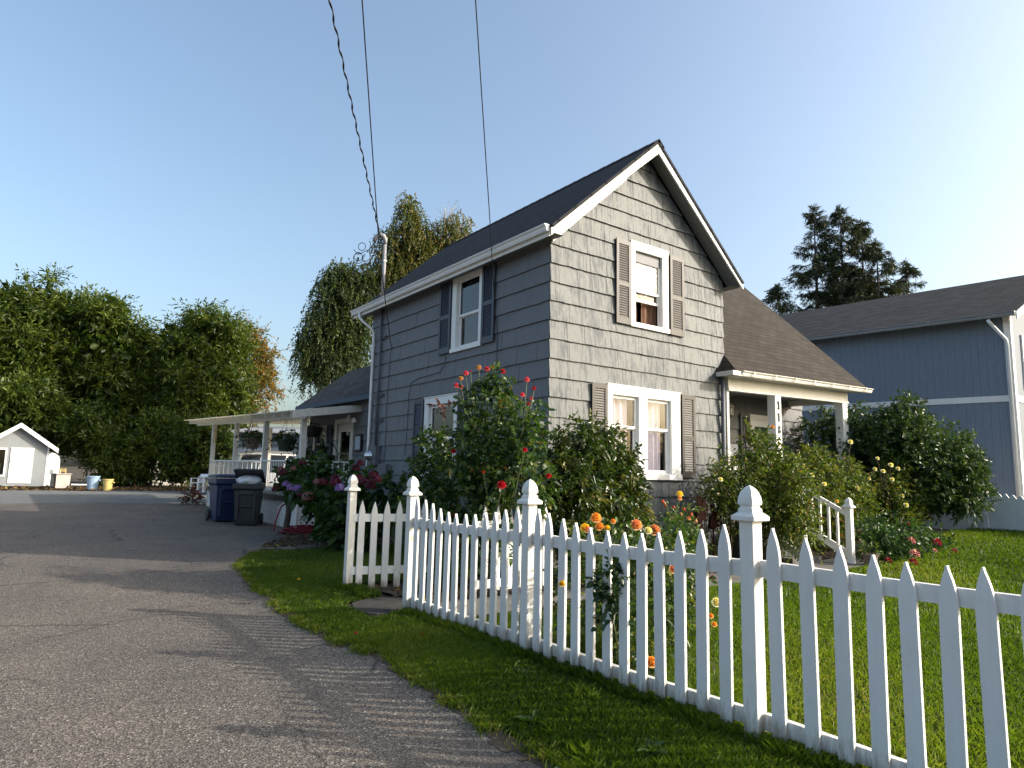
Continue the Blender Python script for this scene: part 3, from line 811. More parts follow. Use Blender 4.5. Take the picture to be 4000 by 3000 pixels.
mb.add([(XR, YC + 0.02, 0.3), (XR, YB, 0.3), (XR, YB, 5.5), (XR, YC + 0.02, 5.5)], [(0, 1, 2, 3)])
mb.build("sheathing", "greypaint", house)
mb = MB(); mb.box(XC + 0.03, XR - 0.02, YC + 0.03, YB - 0.03, -0.2, 0.33); mb.build("foundation", "concrete", house)

# --- main roof
YR0 = YC - OV; YR1 = 16.05
up = math.hypot(1, SL); sl_len = (RX - EX0) * up
mb = MB()
YRe = YR0 - 0.05
mb.sheet([(EX0, YRe, EZ), (EX0, YR1, EZ), (RX, YR1 - 0.25, RZ), (RX, YRe, RZ)], [(0, 0), (YR1 - YR0, 0), (YR1 - YR0 - 0.25, sl_len), (0, sl_len)], 0.05, (-SL, 0, 1))
mb.sheet([(EX1, YR1, EZ), (EX1, YRe, EZ), (RX, YRe, RZ), (RX, YR1 - 0.25, RZ)], [(0, 0), (YR1 - YR0, 0), (YR1 - YR0, sl_len), (0, sl_len)], 0.05, (SL, 0, 1))
for k in range(26):  # ridge caps
    y = YR0 - 0.06 + k * 0.295
    if y > YR1 - 0.5: break
    for s in (-1, 1):
        mb.sheet([(RX, y, RZ + 0.022), (RX, y + 0.3, RZ + 0.012), (RX + s * 0.15, y + 0.3, RZ + 0.012 - 0.15 * SL), (RX + s * 0.15, y, RZ + 0.022 - 0.15 * SL)], [(0, 0), (.3, 0), (.3, .15), (0, .15)], 0.012, (s * SL, 0, 1))
roof = mb.build("roof", "roofdark", house)
# soffit boards under the overhang
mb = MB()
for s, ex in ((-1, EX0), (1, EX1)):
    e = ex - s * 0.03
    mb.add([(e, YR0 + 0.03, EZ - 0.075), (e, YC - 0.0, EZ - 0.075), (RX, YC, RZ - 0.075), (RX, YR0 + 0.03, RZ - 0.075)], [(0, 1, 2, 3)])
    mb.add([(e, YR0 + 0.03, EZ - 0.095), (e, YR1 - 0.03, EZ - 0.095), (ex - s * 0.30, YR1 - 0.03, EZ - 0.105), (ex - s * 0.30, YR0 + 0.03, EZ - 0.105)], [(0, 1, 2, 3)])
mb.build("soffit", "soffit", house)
# barge boards
for s, ex in ((-1, EX0), (1, EX1)):
    mb = MB(); hB = 0.19 if s < 0 else 0.15
    z0 = EZ - 0.051; z1 = RZ - 0.051
    mb.prism([(ex, z0), (ex, z0 - hB + 0.06), (RX, z1 - hB - 0.03), (RX, z1)] if s < 0 else [(ex, z0), (RX, z1), (RX, z1 - hB - 0.03), (ex, z0 - hB + 0.06)], lambda u, v, d: (u, d, v), YR0 - 0.028, YR0 + 0.004)
    mb.build("bargeboard", "oldwhite" if s < 0 else "white", house)
# frieze board on the wall under the left rake
mb = MB()
fu0, fu1 = XC - 0.02, RX - 0.55
zr = lambda u: EZ - 0.13 + (u - EX0) * SL
mb.prism([(fu0, zr(fu0)), (fu0, zr(fu0) - 0.26), (fu1, zr(fu1) - 0.22), (fu1, zr(fu1))], lambda u, v, d: (u, d, v), YC - 0.062, YC - 0.036)
mb.build("frieze_board", "oldwhite", house)
# eave fascia + gutter (K profile) on the left
def gutter(mb, a, b, side, sz=0.115):
    """profile swept from a to b; side = outward unit vector"""
    prof = [(0, 0), (0, -sz), (0.055, -sz), (0.075, -sz * 0.62), (0.072, -sz * 0.45), (0.108, -sz * 0.12), (0.108, 0.0), (0.098, 0.0), (0.098, -0.012), (0.06, -sz * 0.5), (0.05, -sz + 0.012), (0.012, -sz + 0.012), (0.012, 0)]
    a = np.array(a, float); b = np.array(b, float); s = np.array(side, float); n = len(prof)
    mb.add([a + s * u + np.array([0, 0, v]) for u, v in prof] + [b + s * u + np.array([0, 0, v]) for u, v in prof],
           [(i, i + n, (i + 1) % n + n, (i + 1) % n) for i in range(n)] + [tuple(range(7)) + (0,) if False else (0, 1, 2, 3, 4, 5, 6)] + [(n, n + 6, n + 5, n + 4, n + 3, n + 2, n + 1)])
mb = MB(); gutter(mb, (EX0 - 0.002, YR0 + 0.02, EZ + 0.01), (EX0 - 0.002, YR1 - 0.05, EZ + 0.01), (-1, 0, 0)); mb.box(EX0 + 0.004, EX0 + 0.03, YR0 + 0.04, YR1 - 0.04, EZ - 0.17, EZ - 0.052)
mb.build("gutter", "white", house)
# downspout with swan neck
def downspout(pts, mat, w=0.055):
    mb = MB(); mb.tube(pts, w * 0.62, 8); return mb.build("downspout", mat, house, smooth=True)
downspout([(EX0 - 0.05, 15.55, EZ - 0.1), (EX0 - 0.05, 15.5, EZ - 0.24), (EX0 + 0.0, 15.42, EZ - 0.34), (XC - 0.12, 15.25, EZ - 0.52), (XC - 0.075, 15.2, EZ - 0.62), (XC - 0.07, 15.2, EZ - 0.8), (XC - 0.07, 15.2, 1.4), (XC - 0.07, 15.2, 0.2)], "white")

# --- windows and shutters
window(Tf, "window", *FU, [(8.915, 9.655)], 1, 4.93, head=0.1, inner=(4.33, 5.70), glassm="glassfront", lower_open=0.42,
       cur=[("blind", 8.90, 9.66, 4.97, 5.75, 0.0), ("browncurtain", 8.9, 9.18, 4.25, 5.0, 0.018), ("browncurtain", 9.28, 9.66, 4.25, 5.0, 0.018)], label="upper gable window with a pale blind and brown drapes below")
window(Tf, "window", *FL, [(8.33, 9.0), (9.21, 9.87)], 2, 2.38, inner=(1.60, 2.96), glassm="glassfront",
       cur=[("curtain", 8.30, 8.85, 1.5, 2.99, 0.035), ("curtain", 9.15, 9.78, 1.5, 2.99, 0.035)], label="paired ground floor window with white lace curtains")
window(Ts, "window", *SU, [(10.57, 11.40)], 1, 4.63, inner=(4.0, 5.40), cur=[("lace", 10.5, 11.24, 3.9, 5.5, 0.012)], label="upper side window in a broad white frame between navy shutters")
window(Ts, "window", *SLw, [(11.36, 12.38)], 1, 2.2, inner=(1.50, 2.92), cur=[("lace", 11.6, 12.2, 1.4, 3.0, 0.012)], label="ground floor side window partly hidden by the red rose bush")
shutter(Tf, 8.405, 8.775, 4.25, 5.81, "shutter"); shutter(Tf, 9.85, 10.25, 4.235, 5.80, "shutter")
shutter(Tf, 7.83, 8.195, 1.55, 3.115, "shutter"); shutter(Tf, 10.145, 10.53, 1.54, 3.115, "shutter")
shutter(Ts, 11.58, 12.03, 3.94, 5.555, "shutterdark"); shutter(Ts, 10.03, 10.44, 3.94, 5.555, "shutterdark")
shutter(Ts, 12.57, 12.99, 1.42, 3.07, "shutterdark"); shutter(Ts, 10.77, 11.19, 1.42, 3.07, "shutterdark")

# --- side wing with porch (right)
PZ = lambda x: 3.66 + (x - 11.2) * 0.024     # eave line, slightly out of level as in the old house
EYp = 8.05; PR = 16.66; PS = 0.97; RY = 12.25
mb = MB()
a = XR - 0.35
dYr = RY - EYp; L = dYr * math.hypot(1, PS)
P1 = [(XR - 0.5, EYp, PZ(XR - 0.5)), (PR, EYp, PZ(PR)), (PR, RY, PZ(PR) + dYr * PS), (XR - 0.5, RY, PZ(PR) + dYr * PS)]
cut = [(XR + 0.045, EYp + 0.42, PZ(XR) + 0.42 * PS), (XR - 0.12, EYp, PZ(XR - .12)), (PR, EYp, PZ(PR)), (PR, RY, PZ(PR) + dYr * PS), (XR + 0.045, RY, PZ(PR) + dYr * PS)]
uvf = lambda p: (p[0], (p[1] - EYp) * math.hypot(1, PS))
mb.sheet(cut, [uvf(p) for p in cut], 0.05, (0, -PS, 1))
mb.sheet([(PR, 2 * RY - EYp, PZ(PR)), (XR, 2 * RY - EYp, PZ(PR)), (XR, RY, PZ(PR) + dYr * PS), (PR, RY, PZ(PR) + dYr * PS)], [(0, 0), (5, 0), (5, L), (0, L)], 0.05, (0, PS, 1))
# little return that wraps the corner of the gable wall
mb.sheet([(XR - 0.30, YC - 0.01, PZ(XR) - 0.02), (XR - 0.12, EYp, PZ(XR - .12)), (XR + 0.045, EYp + 0.42, PZ(XR) + 0.42 * PS)], [(0, 0), (.4, 0), (.2, .5)], 0.04, (-1, -0.4, 1))
mb.build("roof", "roofbrown", house)["label"] = "brown shingled roof over the porch"
mb = MB(); gutter(mb, (XR - 0.02, EYp + 0.004, PZ(XR)), (PR + 0.03, EYp + 0.004, PZ(PR + 0.03)), (0, -1, 0), 0.1)
for k in range(7):  # joints and brackets
    x = XR + 0.3 + k * 0.75
    mb.box(x, x + 0.03, EYp - 0.114, EYp - 0.1, PZ(x) - 0.1, PZ(x) + 0.006)
mb.box(XR - 0.30, XR - 0.02, EYp - 0.05, YC - 0.05, PZ(XR) - 0.10, PZ(XR) - 0.012)
mb.build("gutter", "oldwhite", house)
downspout([(XR - 0.13, YC - 0.09, PZ(XR) - 0.1), (XR - 0.13, YC - 0.075, 2.0), (XR - 0.13, YC - 0.075, 0.25)], "greypaint", 0.07)
# porch soffit, beams, ceiling
mb = MB(); mb.add([(XR, EYp + 0.02, PZ(XR) - 0.075), (PR - 0.02, EYp + 0.02, PZ(PR) - 0.075), (PR - 0.02, 8.36, PZ(PR) - 0.085), (XR, 8.36, PZ(XR) - 0.085)], [(0, 1, 2, 3)])
mb.box(XR, PR - 0.05, EYp + 0.012, EYp + 0.035, 0, 0) if False else None
mb.build("soffit", "oldwhite", house)
mb = MB()
def slope_beam(y0, y1, x0, x1, d0, d1):
    mb.hexa([(x0, y0, PZ(x0) + d0), (x1, y0, PZ(x1) + d0), (x1, y1, PZ(x1) + d0), (x0, y1, PZ(x0) + d0), (x0, y0, PZ(x0) + d1), (x1, y0, PZ(x1) + d1), (x1, y1, PZ(x1) + d1), (x0, y1, PZ(x0) + d1)])
slope_beam(8.36, 8.56, XR + 0.03, 16.24, -0.34, -0.087)
slope_beam(8.345, 8.36, XR + 0.03, 16.26, -0.35, -0.31)
mb.build("porch_beam", "white", house)
mb = MB(); slope_beam(8.565, PY - 0.02, 16.06, 16.22, -0.33, -0.15); mb.build("porch_beam", "oldwhite", house)
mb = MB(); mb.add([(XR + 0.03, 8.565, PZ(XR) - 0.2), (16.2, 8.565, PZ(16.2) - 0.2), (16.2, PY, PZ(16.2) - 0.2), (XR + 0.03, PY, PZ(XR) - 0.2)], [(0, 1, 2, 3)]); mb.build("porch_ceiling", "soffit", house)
FLZ = 0.78
posts = []
for x0, x1 in ((13.17, 13.39), (15.99, 16.22)):
    mb = MB(); mb.box(x0, x1, 8.362, 8.558, FLZ, PZ(x0) - 0.336); posts.append(mb.build("porch_post", "white", house, bevel=0.006))
mb = MB(); mb.box(XR + 0.03, XR + 0.10, 8.40, 8.54, FLZ, PZ(XR) - 0.342); mb.build("porch_post", "oldwhite", house)
# house number 118 on the first post (slab-serif digits)
def digit_one(cx, z):
    mb = MB(); B = lambda a, b, c, d: mb.box(cx + a, cx + b, 8.340, 8.3615, z + c, z + d)
    B(-0.016, 0.016, 0.015, 0.165); B(-0.042, 0.042, 0, 0.018); B(-0.042, -0.016, 0.135, 0.155); B(-0.034, 0.016, 0.165, 0.178)
    return mb
def digit_eight(cx, z):
    mb = MB()
    for c, r in ((0.045, 0.045), (0.132, 0.040)):
        n = 20
        pts = [(cx + math.cos(2 * math.pi * k / n) * r * 0.85, z + c + math.sin(2 * math.pi * k / n) * r) for k in range(n)]
        inn = [(cx + math.cos(2 * math.pi * k / n) * (r * 0.85 - 0.02), z + c + math.sin(2 * math.pi * k / n) * (r - 0.017)) for k in range(n)]
        yy = 8.3405
        mb.add([(a, yy, b) for a, b in pts] + [(a, yy, b) for a, b in inn] + [(a, 8.3615, b) for a, b in pts] + [(a, 8.3615, b) for a, b in inn],
               [(k, (k + 1) % n, (k + 1) % n + n, k + n) for k in range(n)] + [(k, k + 2 * n, (k + 1) % n + 2 * n, (k + 1) % n) for k in range(n)] + [(k + n, (k + 1) % n + n, (k + 1) % n + 3 * n, k + 3 * n) for k in range(n)])
    return mb
for d, z in ((digit_one, 3.06), (digit_one, 2.80), (digit_eight, 2.535)):
    d(13.285, z).build("house_number", "greybin", posts[0])
# porch floor, back wall, right end wall
mb = MB(); mb.box(XR + 0.02, 16.35, 8.34, PY, FLZ - 0.1, FLZ); mb.box(XR + 0.02, 16.3, 8.42, PY, 0.0, FLZ - 0.1); mb.build("porch_floor", "concrete", house)
PWs = [3.75, 3.40, 3.06, 2.73, 2.40, 2.07, 1.74, 1.41, 1.08, FLZ]
DOOR = (14.36, 15.38, FLZ, 3.13)
mb = MB(); siding(mb, Tp, PWs, XR, 16.72, [(DOOR[0] + .02, DOOR[1] - .02, DOOR[2], DOOR[3] - .02)], [], 0.16, 0.4); mb.build("porch_wall", "sidesiding", house)
mb = MB(); mb.box(XR, 16.70, PY + 0.011, 14.5, 0.0, 3.7); mb.add([(16.69, PY + 0.02, 3.7), (16.69, 14.4, 3.7), (16.69, RY, 7.6)], [(0, 1, 2)]); mb.build("wing_wall", "greypaint", house)
mb = MB()
B = lambda a, b, c, d, e, f: mb.box(a, b, c, d, e, f, Tp)
B(14.36, 14.46, FLZ, 3.13, -.01, 0.035); B(15.28, 15.38, FLZ, 3.13, -.01, 0.035); B(14.46, 15.28, 3.0, 3.13, -.01, 0.037)
B(14.46, 14.58, FLZ, 3.0, -.02, 0.012); B(15.16, 15.28, FLZ, 3.0, -.02, 0.012); B(14.58, 15.16, 2.84, 3.0, -.02, 0.012); B(14.58, 15.16, FLZ, 1.75, -.02, 0.012)
dr = mb.build("door", "white", house); dr["label"] = "white front door under the porch"
mb = MB(); mb.box(14.58, 15.16, 1.75, 2.84, -0.012, -0.004, Tp); mb.build("pane", "glass", dr)
mb = MB(); mb.box(14.56, 15.18, 1.7, 2.86, -0.018, -0.0145, Tp); mb.build("backing", "dark", dr)
shutter(Tp, 13.95, 14.33, 1.2, 3.12, "shutterdark")
# stairs and stair rails
mb = MB()
for k in range(5):
    z1 = FLZ - k * 0.16; y0 = 8.34 - (k + 1) * 0.33
    mb.box(11.45, 12.4, y0, 8.34 - k * 0.33, -0.1, z1 - 0.16)
mb.build("porch_stair", "concrete", house)
def stair_rail(x, yn, vis):
    r = MB(); r.box(x - 0.055, x + 0.055, yn - 0.055, yn + 0.055, -0.05, 1.05)
    post = r.build("stair_post", "white", house, bevel=0.006)
    c = MB(); c.lathe([(0.075, 1.05), (0.09, 1.065), (0.09, 1.085), (0.06, 1.11), (0.052, 1.125), (0.048, 1.135), (0.056, 1.15), (0.05, 1.19), (0.03, 1.225), (0.004, 1.25)], (x, yn, 0), 4, True)
    c.build("post_cap", "white", post, bevel=0.003)
    ya = 8.35; rise = 0.50
    q = MB(); q.obox((x, yn + 0.05, 0.95), (x, ya, 0.95 + (ya - yn) * rise), 0.045, 0.08); q.obox((x, yn + 0.05, 0.22), (x, ya, 0.22 + (ya - yn) * rise), 0.04, 0.13)
    q.build("stair_rail", "white", house)
    n = int((ya - yn) / 0.17)
    for k in range(1, n):
        y = yn + 0.06 + k * 0.165; z = 0.22 + (y - yn) * rise
        b = MB(); b.box(x - 0.02, x + 0.02, y - 0.02, y + 0.02, z + 0.06, z + 0.70); b.build("baluster", "white", house)
stair_rail(12.52, 6.52, True); stair_rail(11.35, 6.75, True)
# porch railing at the left of the porch front
mb = MB(); mb.box(12.55, 13.15, 8.42, 8.46, FLZ + 0.85, FLZ + 0.92); mb.box(12.55, 13.15, 8.42, 8.46, FLZ + 0.1, FLZ + 0.16)
for k in range(5): mb.box(12.6 + k * 0.11, 12.63 + k * 0.11, 8.425, 8.455, FLZ + 0.16, FLZ + 0.85)
mb.build("porch_railing", "white", house)

# --- rear wing (left)
mb = MB(); siding(mb, Tw, [3.45, 3.10, 2.72, 2.34, 1.96, 1.58, 1.20, 0.85], YB, 20.6, [(17.22, 18.48, 0, 2.96), (19.08, 20.0, 1.88, 2.76)], [], 0.3, 0.7); mb.build("wing_wall", "sidesiding", house)
mb = MB()
for r in subtract((YB, 20.6, 0.0, 3.4), [(19.15, 19.95, 1.9, 2.75), (17.35, 18.35, 0.8, 2.9)]): mb.add([Tw(r[0], r[2], -.012), Tw(r[1], r[2], -.012), Tw(r[1], r[3], -.012), Tw(r[0], r[3], -.012)], [(0, 1, 2, 3)])
mb.add([(WX + .012, 20.6, 0), (10.2, 20.6, 0), (10.2, 20.6, 3.4), (8.75, 20.6, 4.65), (WX + .012, 20.6, 3.4)], [(0, 1, 2, 3, 4)])
mb.build("wing_sheathing", "greypaint", house)
ws = 0.86; wl = 1.5 * math.hypot(1, ws)
mb = MB(); mb.sheet([(7.02, YB - 0.1, 3.44), (7.02, 21.0, 3.50), (8.5, 20.5, 4.75), (8.5, YB - 0.1, 4.72)], [(0, 0), (5.6, 0), (5.3, wl), (0, wl)], 0.05, (-ws, 0, 1))
mb.sheet([(8.5, YB, 4.72), (8.5, 20.5, 4.75), (10.3, 21.0, 3.3), (10.3, YB, 3.3)], [(0, 0), (5, 0), (5, wl), (0, wl)], 0.05, (ws, 0, 1))
mb.build("roof", "roofwing", house)["label"] = "old brown shingled roof of the low rear wing"
mb = MB(); mb.hexa([(6.99, YB, 3.33), (7.015, YB, 3.33), (7.015, 21.0, 3.39), (6.99, 21.0, 3.39), (6.99, YB, 3.455), (7.015, YB, 3.455), (7.015, 21.0, 3.515), (6.99, 21.0, 3.515)]); mb.build("fascia", "bluefascia", house)
DZ = 0.87
mb = MB(); B = lambda a, b, c, d, e, f: mb.box(a, b, c, d, e, f, Tw)
B(17.2, 17.33, DZ, 2.98, -.01, .04); B(18.37, 18.5, DZ, 2.98, -.01, .04); B(17.33, 18.37, 2.85, 2.98, -.01, .042)
B(17.33, 17.52, DZ, 2.85, -.05, -.02); B(18.18, 18.37, DZ, 2.85, -.05, -.02); B(17.52, 18.18, 2.62, 2.85, -.05, -.02); B(17.52, 18.18, DZ, 1.55, -.05, -.02)
d2 = mb.build("door", "oldwhite", house); d2["label"] = "white half glazed back door onto the deck"
mb = MB(); mb.box(17.52, 18.18, 1.55, 2.62, -.04, -.034, Tw); mb.build("pane", "glass", d2)
mb = MB(); mb.box(17.4, 18.3, 1.5, 2.8, -.3, -.29, Tw); mb.build("curtain", "lace", d2)
mb = MB(); mb.tube([Tw(17.6, 1.75, 0.03), Tw(17.6, 1.75, -.02)], 0.03, 8); mb.build("handle", "metalgrey", d2)
w = window(Tw, "window", 19.06, 20.18, 1.82, 2.84, [(19.18, 20.06)], 1, 2.3, mat="oldwhite", inner=(1.92, 2.72), label="small rear wing window above a planter of flowers")
shutter(Tw, 18.66, 19.03, 1.8, 2.85, "shutterdark"); shutter(Tw, 20.21, 20.57, 1.8, 2.85, "shutterdark")

# --- things fixed to the walls
m_ = thing("service_mast", "grey electric service mast with a curved weatherhead rising through the eave", "mast", (XC - 0.1, 14.83, 2.16))
mb = MB(); mb.tube([(XC - 0.07, 14.8, 2.1), (XC - 0.07, 14.8, 5.45)], 0.032, 10); mb.build("conduit", "greypaint", m_, smooth=True)
mb = MB(); mb.tube([(XC - 0.07, 14.8, 5.45), (XC - 0.07, 14.81, 7.08)], 0.045, 10); mb.build("pipe", "metalgrey", m_, smooth=True)
mb = MB(); mb.tube([(XC - 0.07, 14.81, 7.06), (XC - 0.07, 14.81, 7.2), (XC - 0.11, 14.84, 7.29), (XC - 0.20, 14.9, 7.3), (XC - 0.27, 14.95, 7.23), (XC - 0.29, 14.96, 7.14)], [0.045, 0.055, 0.062, 0.064, 0.058, 0.05], 10); mb.build("weatherhead", "metalgrey", m_, smooth=True)
mb = MB()
for z in (4.75, 3.35, 2.75):
    mb.box(XC - 0.06, XC - 0.025, 14.55, 15.05, z, z + 0.02); mb.box(XC - 0.06, XC - 0.025, 14.55, 15.05, z - 0.05, z - 0.03)
mb.build("bracket", "greypaint", m_)
mb = MB(); mb.box(XC - 0.11, XC - 0.02, 14.76, 14.87, 6.62, 6.68); mb.build("clamp", "metalgrey", m_)
e_ = thing("electric_meter", "grey electric meter box with a round glass dial on the side wall", "meter", (XC - 0.1, 14.85, 1.7))
mb = MB(); mb.box(XC - 0.15, XC - 0.02, 14.62, 15.06, 1.68, 2.14); mb.build("box", "greypaint", e_, bevel=0.01)
mb = MB(); prof = [(0.115, 0), (0.115, 0.03), (0.095, 0.035), (0.092, 0.10), (0.075, 0.13), (0.0, 0.14)]
k = 20; base = [(r, h) for r, h in prof]
mb.add([(XC - 0.15 - h, 14.90 + r * math.cos(2 * math.pi * j / k), 1.90 + r * math.sin(2 * math.pi * j / k)) for r, h in base for j in range(k)], [(i * k + j, i * k + (j + 1) % k, (i + 1) * k + (j + 1) % k, (i + 1) * k + j) for i in range(len(base) - 1) for j in range(k)])
mb.build("dial", "chrome", e_, smooth=True)
b_ = thing("junction_box", "grey utility box on the side wall below the meter", "utility box", (XC - 0.06, 14.3, 1.34))
mb = MB(); mb.box(XC - 0.13, XC - 0.02, 14.09, 14.5, 1.34, 1.71); mb.build("box", "greypaint", b_, bevel=0.01)
mb = MB(); mb.tube([(XC - 0.05, 14.02, 1.7), (XC - 0.05, 14.02, 1.33), (XC - 0.05, 14.1, 1.27), (XC - 0.05, 14.45, 1.26)], 0.018, 8); mb.build("pipe", "greypaint", b_, smooth=True)
wl_ = thing("wall_lantern", "cream caged lantern on the porch wall beside the gable corner", "lantern", (13.38, 9.7, 2.7))
WYl = PY - 0.16
lx, lz = 13.38, 2.93
mb = MB(); mb.tube([(lx - 0.02, PY - 0.03, lz - 0.18), (lx - 0.02, WYl, lz - 0.22), (lx, WYl, lz - 0.02)], 0.016, 8); mb.lathe([(0.07, -0.30), (0.07, -0.12)], (lx - 0.03, PY - 0.05, lz), 12); mb.build("bracket", "oldwhite", wl_)
mb = MB(); mb.lathe([(0.05, 0), (0.085, 0.03), (0.095, 0.1), (0.095, 0.26)], (lx, WYl, lz), 12)
cg = mb.build("lamp_glass", "glass", wl_)
mb = MB()
for j in range(8):
    t = 2 * math.pi * j / 8; mb.tube([(lx + .05 * math.cos(t), WYl + .05 * math.sin(t), lz), (lx + .1 * math.cos(t), WYl + .1 * math.sin(t), lz + 0.08), (lx + .1 * math.cos(t), WYl + .1 * math.sin(t), lz + 0.27)], 0.008, 6)
for h in (0.1, 0.18): mb.lathe([(0.105, h), (0.105, h + 0.014)], (lx, WYl, lz), 16)
mb.lathe([(0.125, 0.27), (0.11, 0.31), (0.05, 0.37), (0.02, 0.39), (0.015, 0.46), (0.003, 0.48)], (lx, WYl, lz), 16)
mb.build("cage", "oldwhite", wl_)

# --- cables
def cable(name, pts, r, label, wav=0.0, twist=False):
    P = [np.array(p, float) for p in pts]; out = []
    for i in range(len(P) - 1):
        for t in np.linspace(0, 1, 420 if twist else 60, endpoint=False): out.append(P[i] * (1 - t) + P[i + 1] * t)
    out.append(P[-1]); out = np.array(out); n = len(out)
    s = np.linspace(0, 1, n); out[:, 2] -= 0.10 * np.linalg.norm(P[-1] - P[0]) / 10 * np.sin(math.pi * s)
    mb = MB()
    if twist:
        d = unit(P[-1] - P[0]); a = unit(np.cross(d, [0, 0, 1.0])); b = np.cross(d, a)
        for ph in (0, 0.7, 1.4):
            ang = s * np.linalg.norm(P[-1] - P[0]) * 14 + ph
            mb.tube(out + (a[None] * np.cos(ang)[:, None] + b[None] * np.sin(ang)[:, None]) * r * 1.5, r * 0.75, 5)
    else: mb.tube(out, r, 6)
    o = mb.build(name, "cable", None, smooth=True); tag(o, label, "cable", "overhead cables to the house"); return o
A1 = np.array([XC - 0.22, 14.7, 7.05])
cable("power_cable", [A1, A1 + (atd(1292, -20, 10.5) - A1) * 2.6], 0.011, "twisted power cable running up from the mast, leftmost against the sky", twist=True)
A2 = np.array([XC - 0.05, 14.25, 4.45])
p2 = atd(1483, 950, 14.6)
cable("telephone_cable", [A2, p2, p2 + (atd(1417, -20, 9.8) - p2) * 2.6], 0.011, "thin straight black cable passing in front of the mast down to a wall hook")
A3 = np.array([XC - 0.07, 9.95, 4.32])
p3 = atd(1919, 905, 10.6)
cable("telephone_cable", [A3, p3, p3 + (atd(1859, -20, 7.4) - p3) * 2.6], 0.0075, "single black cable crossing the sky left of the roof peak to the upper side window")
mb = MB()
def loop(c, r1, r2, ax): return [np.array(c) + r1 * math.cos(t) * np.array(ax) + r2 * math.sin(t) * np.array([0, 0, 1.0]) for t in np.linspace(0, 2 * math.pi, 18)]
wx = (CR[0], CR[1], 0)
hd = np.array([XC - 0.28, 14.95, 7.12])
lp = hd - np.array(wx) * 0.33
for dz, r in ((-0.12, 0.09), (-0.42, 0.12), (-0.38, 0.1)): mb.tube(loop(lp + np.array([0, 0.02 * dz, dz]) - np.array(wx) * (0.06 if r > .09 else -.02), r, r * 1.1, wx), 0.009, 6, False)
mb.tube([hd, hd - np.array(wx) * 0.12 + np.array([0, 0, -0.18]), hd - np.array(wx) * 0.4 + np.array([0, 0, -0.33]), hd - np.array(wx) * 0.5 + np.array([0, 0, -0.2])], 0.009, 6)
mb.tube([hd, hd + np.array(wx) * 0.02 + np.array([0, 0, -0.25]), hd - np.array(wx) * 0.12 + np.array([0, 0, -0.28]), hd - np.array(wx) * 0.1 + np.array([0, 0, 0.0])], 0.009, 6)
mb.tube([hd - np.array(wx) * 0.45 + np.array([0, 0, -0.62]), hd + np.array([0, 0, -0.52]), hd + np.array(wx) * 0.35 + np.array([0, 0, -0.5]), hd + np.array(wx) * 0.5 + np.array([0, 0, -0.4])], 0.007, 6)
mb.tube([hd + np.array(wx) * 0.15, hd + np.array(wx) * 0.35 + np.array([0, 0, -0.12]), hd + np.array(wx) * 0.55 + np.array([0, 0, -0.28])], 0.012, 6)
tag(mb.build("drip_loop", "cable", None, smooth=True), "tangle of looped black wires hanging at the weatherhead", "wires")
def wallwire(name, pts, label, r=0.006):
    mb = MB(); mb.tube([(XC - 0.032 - r, y, z) for y, z in pts], r, 5); tag(mb.build(name, "cable", None), label, "wire", "thin wires stapled to the side wall")
wallwire("wall_wire", [(14.25, 4.45), (14.3, 4.2), (14.33, 3.6), (14.36, 3.0), (14.33, 2.4), (14.38, 1.75)], "thin wire hanging down the side wall from the hook near the conduit")
wallwire("wall_wire", [(11.75, 3.9), (11.78, 3.7), (12.0, 3.58), (12.9, 3.55), (13.2, 3.48), (13.28, 3.25), (13.3, 2.6), (13.34, 1.9)], "thin wire curving below the upper side window along a shingle course")
wallwire("wall_wire", [(9.95, 4.32), (9.93, 4.0), (9.93, 3.6), (9.92, 3.2)], "thin wire dropping from the cable hook right of the upper side window")
# ================================================================== PICKET FENCE
FXX = 3.646
fence = thing("picket_fence", "white picket fence with scalloped tops and capped posts along the driveway verge", "fence", (FXX, 4.67, 0))
def fpost(parent, x, y, zb=-0.06):
    mb = MB(); mb.box(x - 0.047, x + 0.047, y - 0.047, y + 0.047, zb, 1.285); p = mb.build("post", "fencepost", parent, bevel=0.004)
    c = MB(); c.lathe([(0.05, 1.262), (0.078, 1.266), (0.080, 1.270), (0.080, 1.292), (0.056, 1.312), (0.051, 1.314), (0.050, 1.336), (0.041, 1.344), (0.040, 1.352), (0.050, 1.362), (0.0515, 1.375), (0.048, 1.405), (0.038, 1.437), (0.022, 1.462), (0.002, 1.478)], (x, y, 0), 4, True)
    c.build("post_cap", "fencepost", p, bevel=0.002); return p
PW = 0.083
def picket_poly(h, zb=0.02, w=PW):
    l = [(-w / 2, zb), (w / 2, zb)]
    s = h - 0.185
    for t in np.linspace(0, 1, 9):
        a = t * math.pi / 2
        l.append((w / 2 * (1 - t ** 1.9) if t < 1 else 0.004, s + 0.185 * t))
    l.append((-0.004, h))
    for t in np.linspace(1, 0, 9)[1:]:
        l.append((-w / 2 * (1 - t ** 1.9), s + 0.185 * t))
    return l
S23 = [(6.655, 1.26), (6.49, 1.229), (6.33, 1.191), (6.17, 1.150), (6.005, 1.125), (5.84, 1.118), (5.67, 1.12), (5.505, 1.130), (5.335, 1.153), (5.17, 1.175), (5.0, 1.198), (4.835, 1.231)]
S34 = [(4.53, 1.229), (4.39, 1.201), (4.222, 1.175), (4.058, 1.145), (3.886, 1.121), (3.71, 1.112), (3.54, 1.114), (3.372, 1.125), (3.203, 1.143), (3.034, 1.164), (2.86, 1.194), (2.685, 1.232)]
S45 = [(2.332, 1.229), (2.135, 1.19), (1.952, 1.16), (1.78, 1.138), (1.612, 1.126), (1.438, 1.121), (1.268, 1.13), (1.1, 1.145), (0.93, 1.165), (0.76, 1.19), (0.6, 1.21), (0.46, 1.235)]
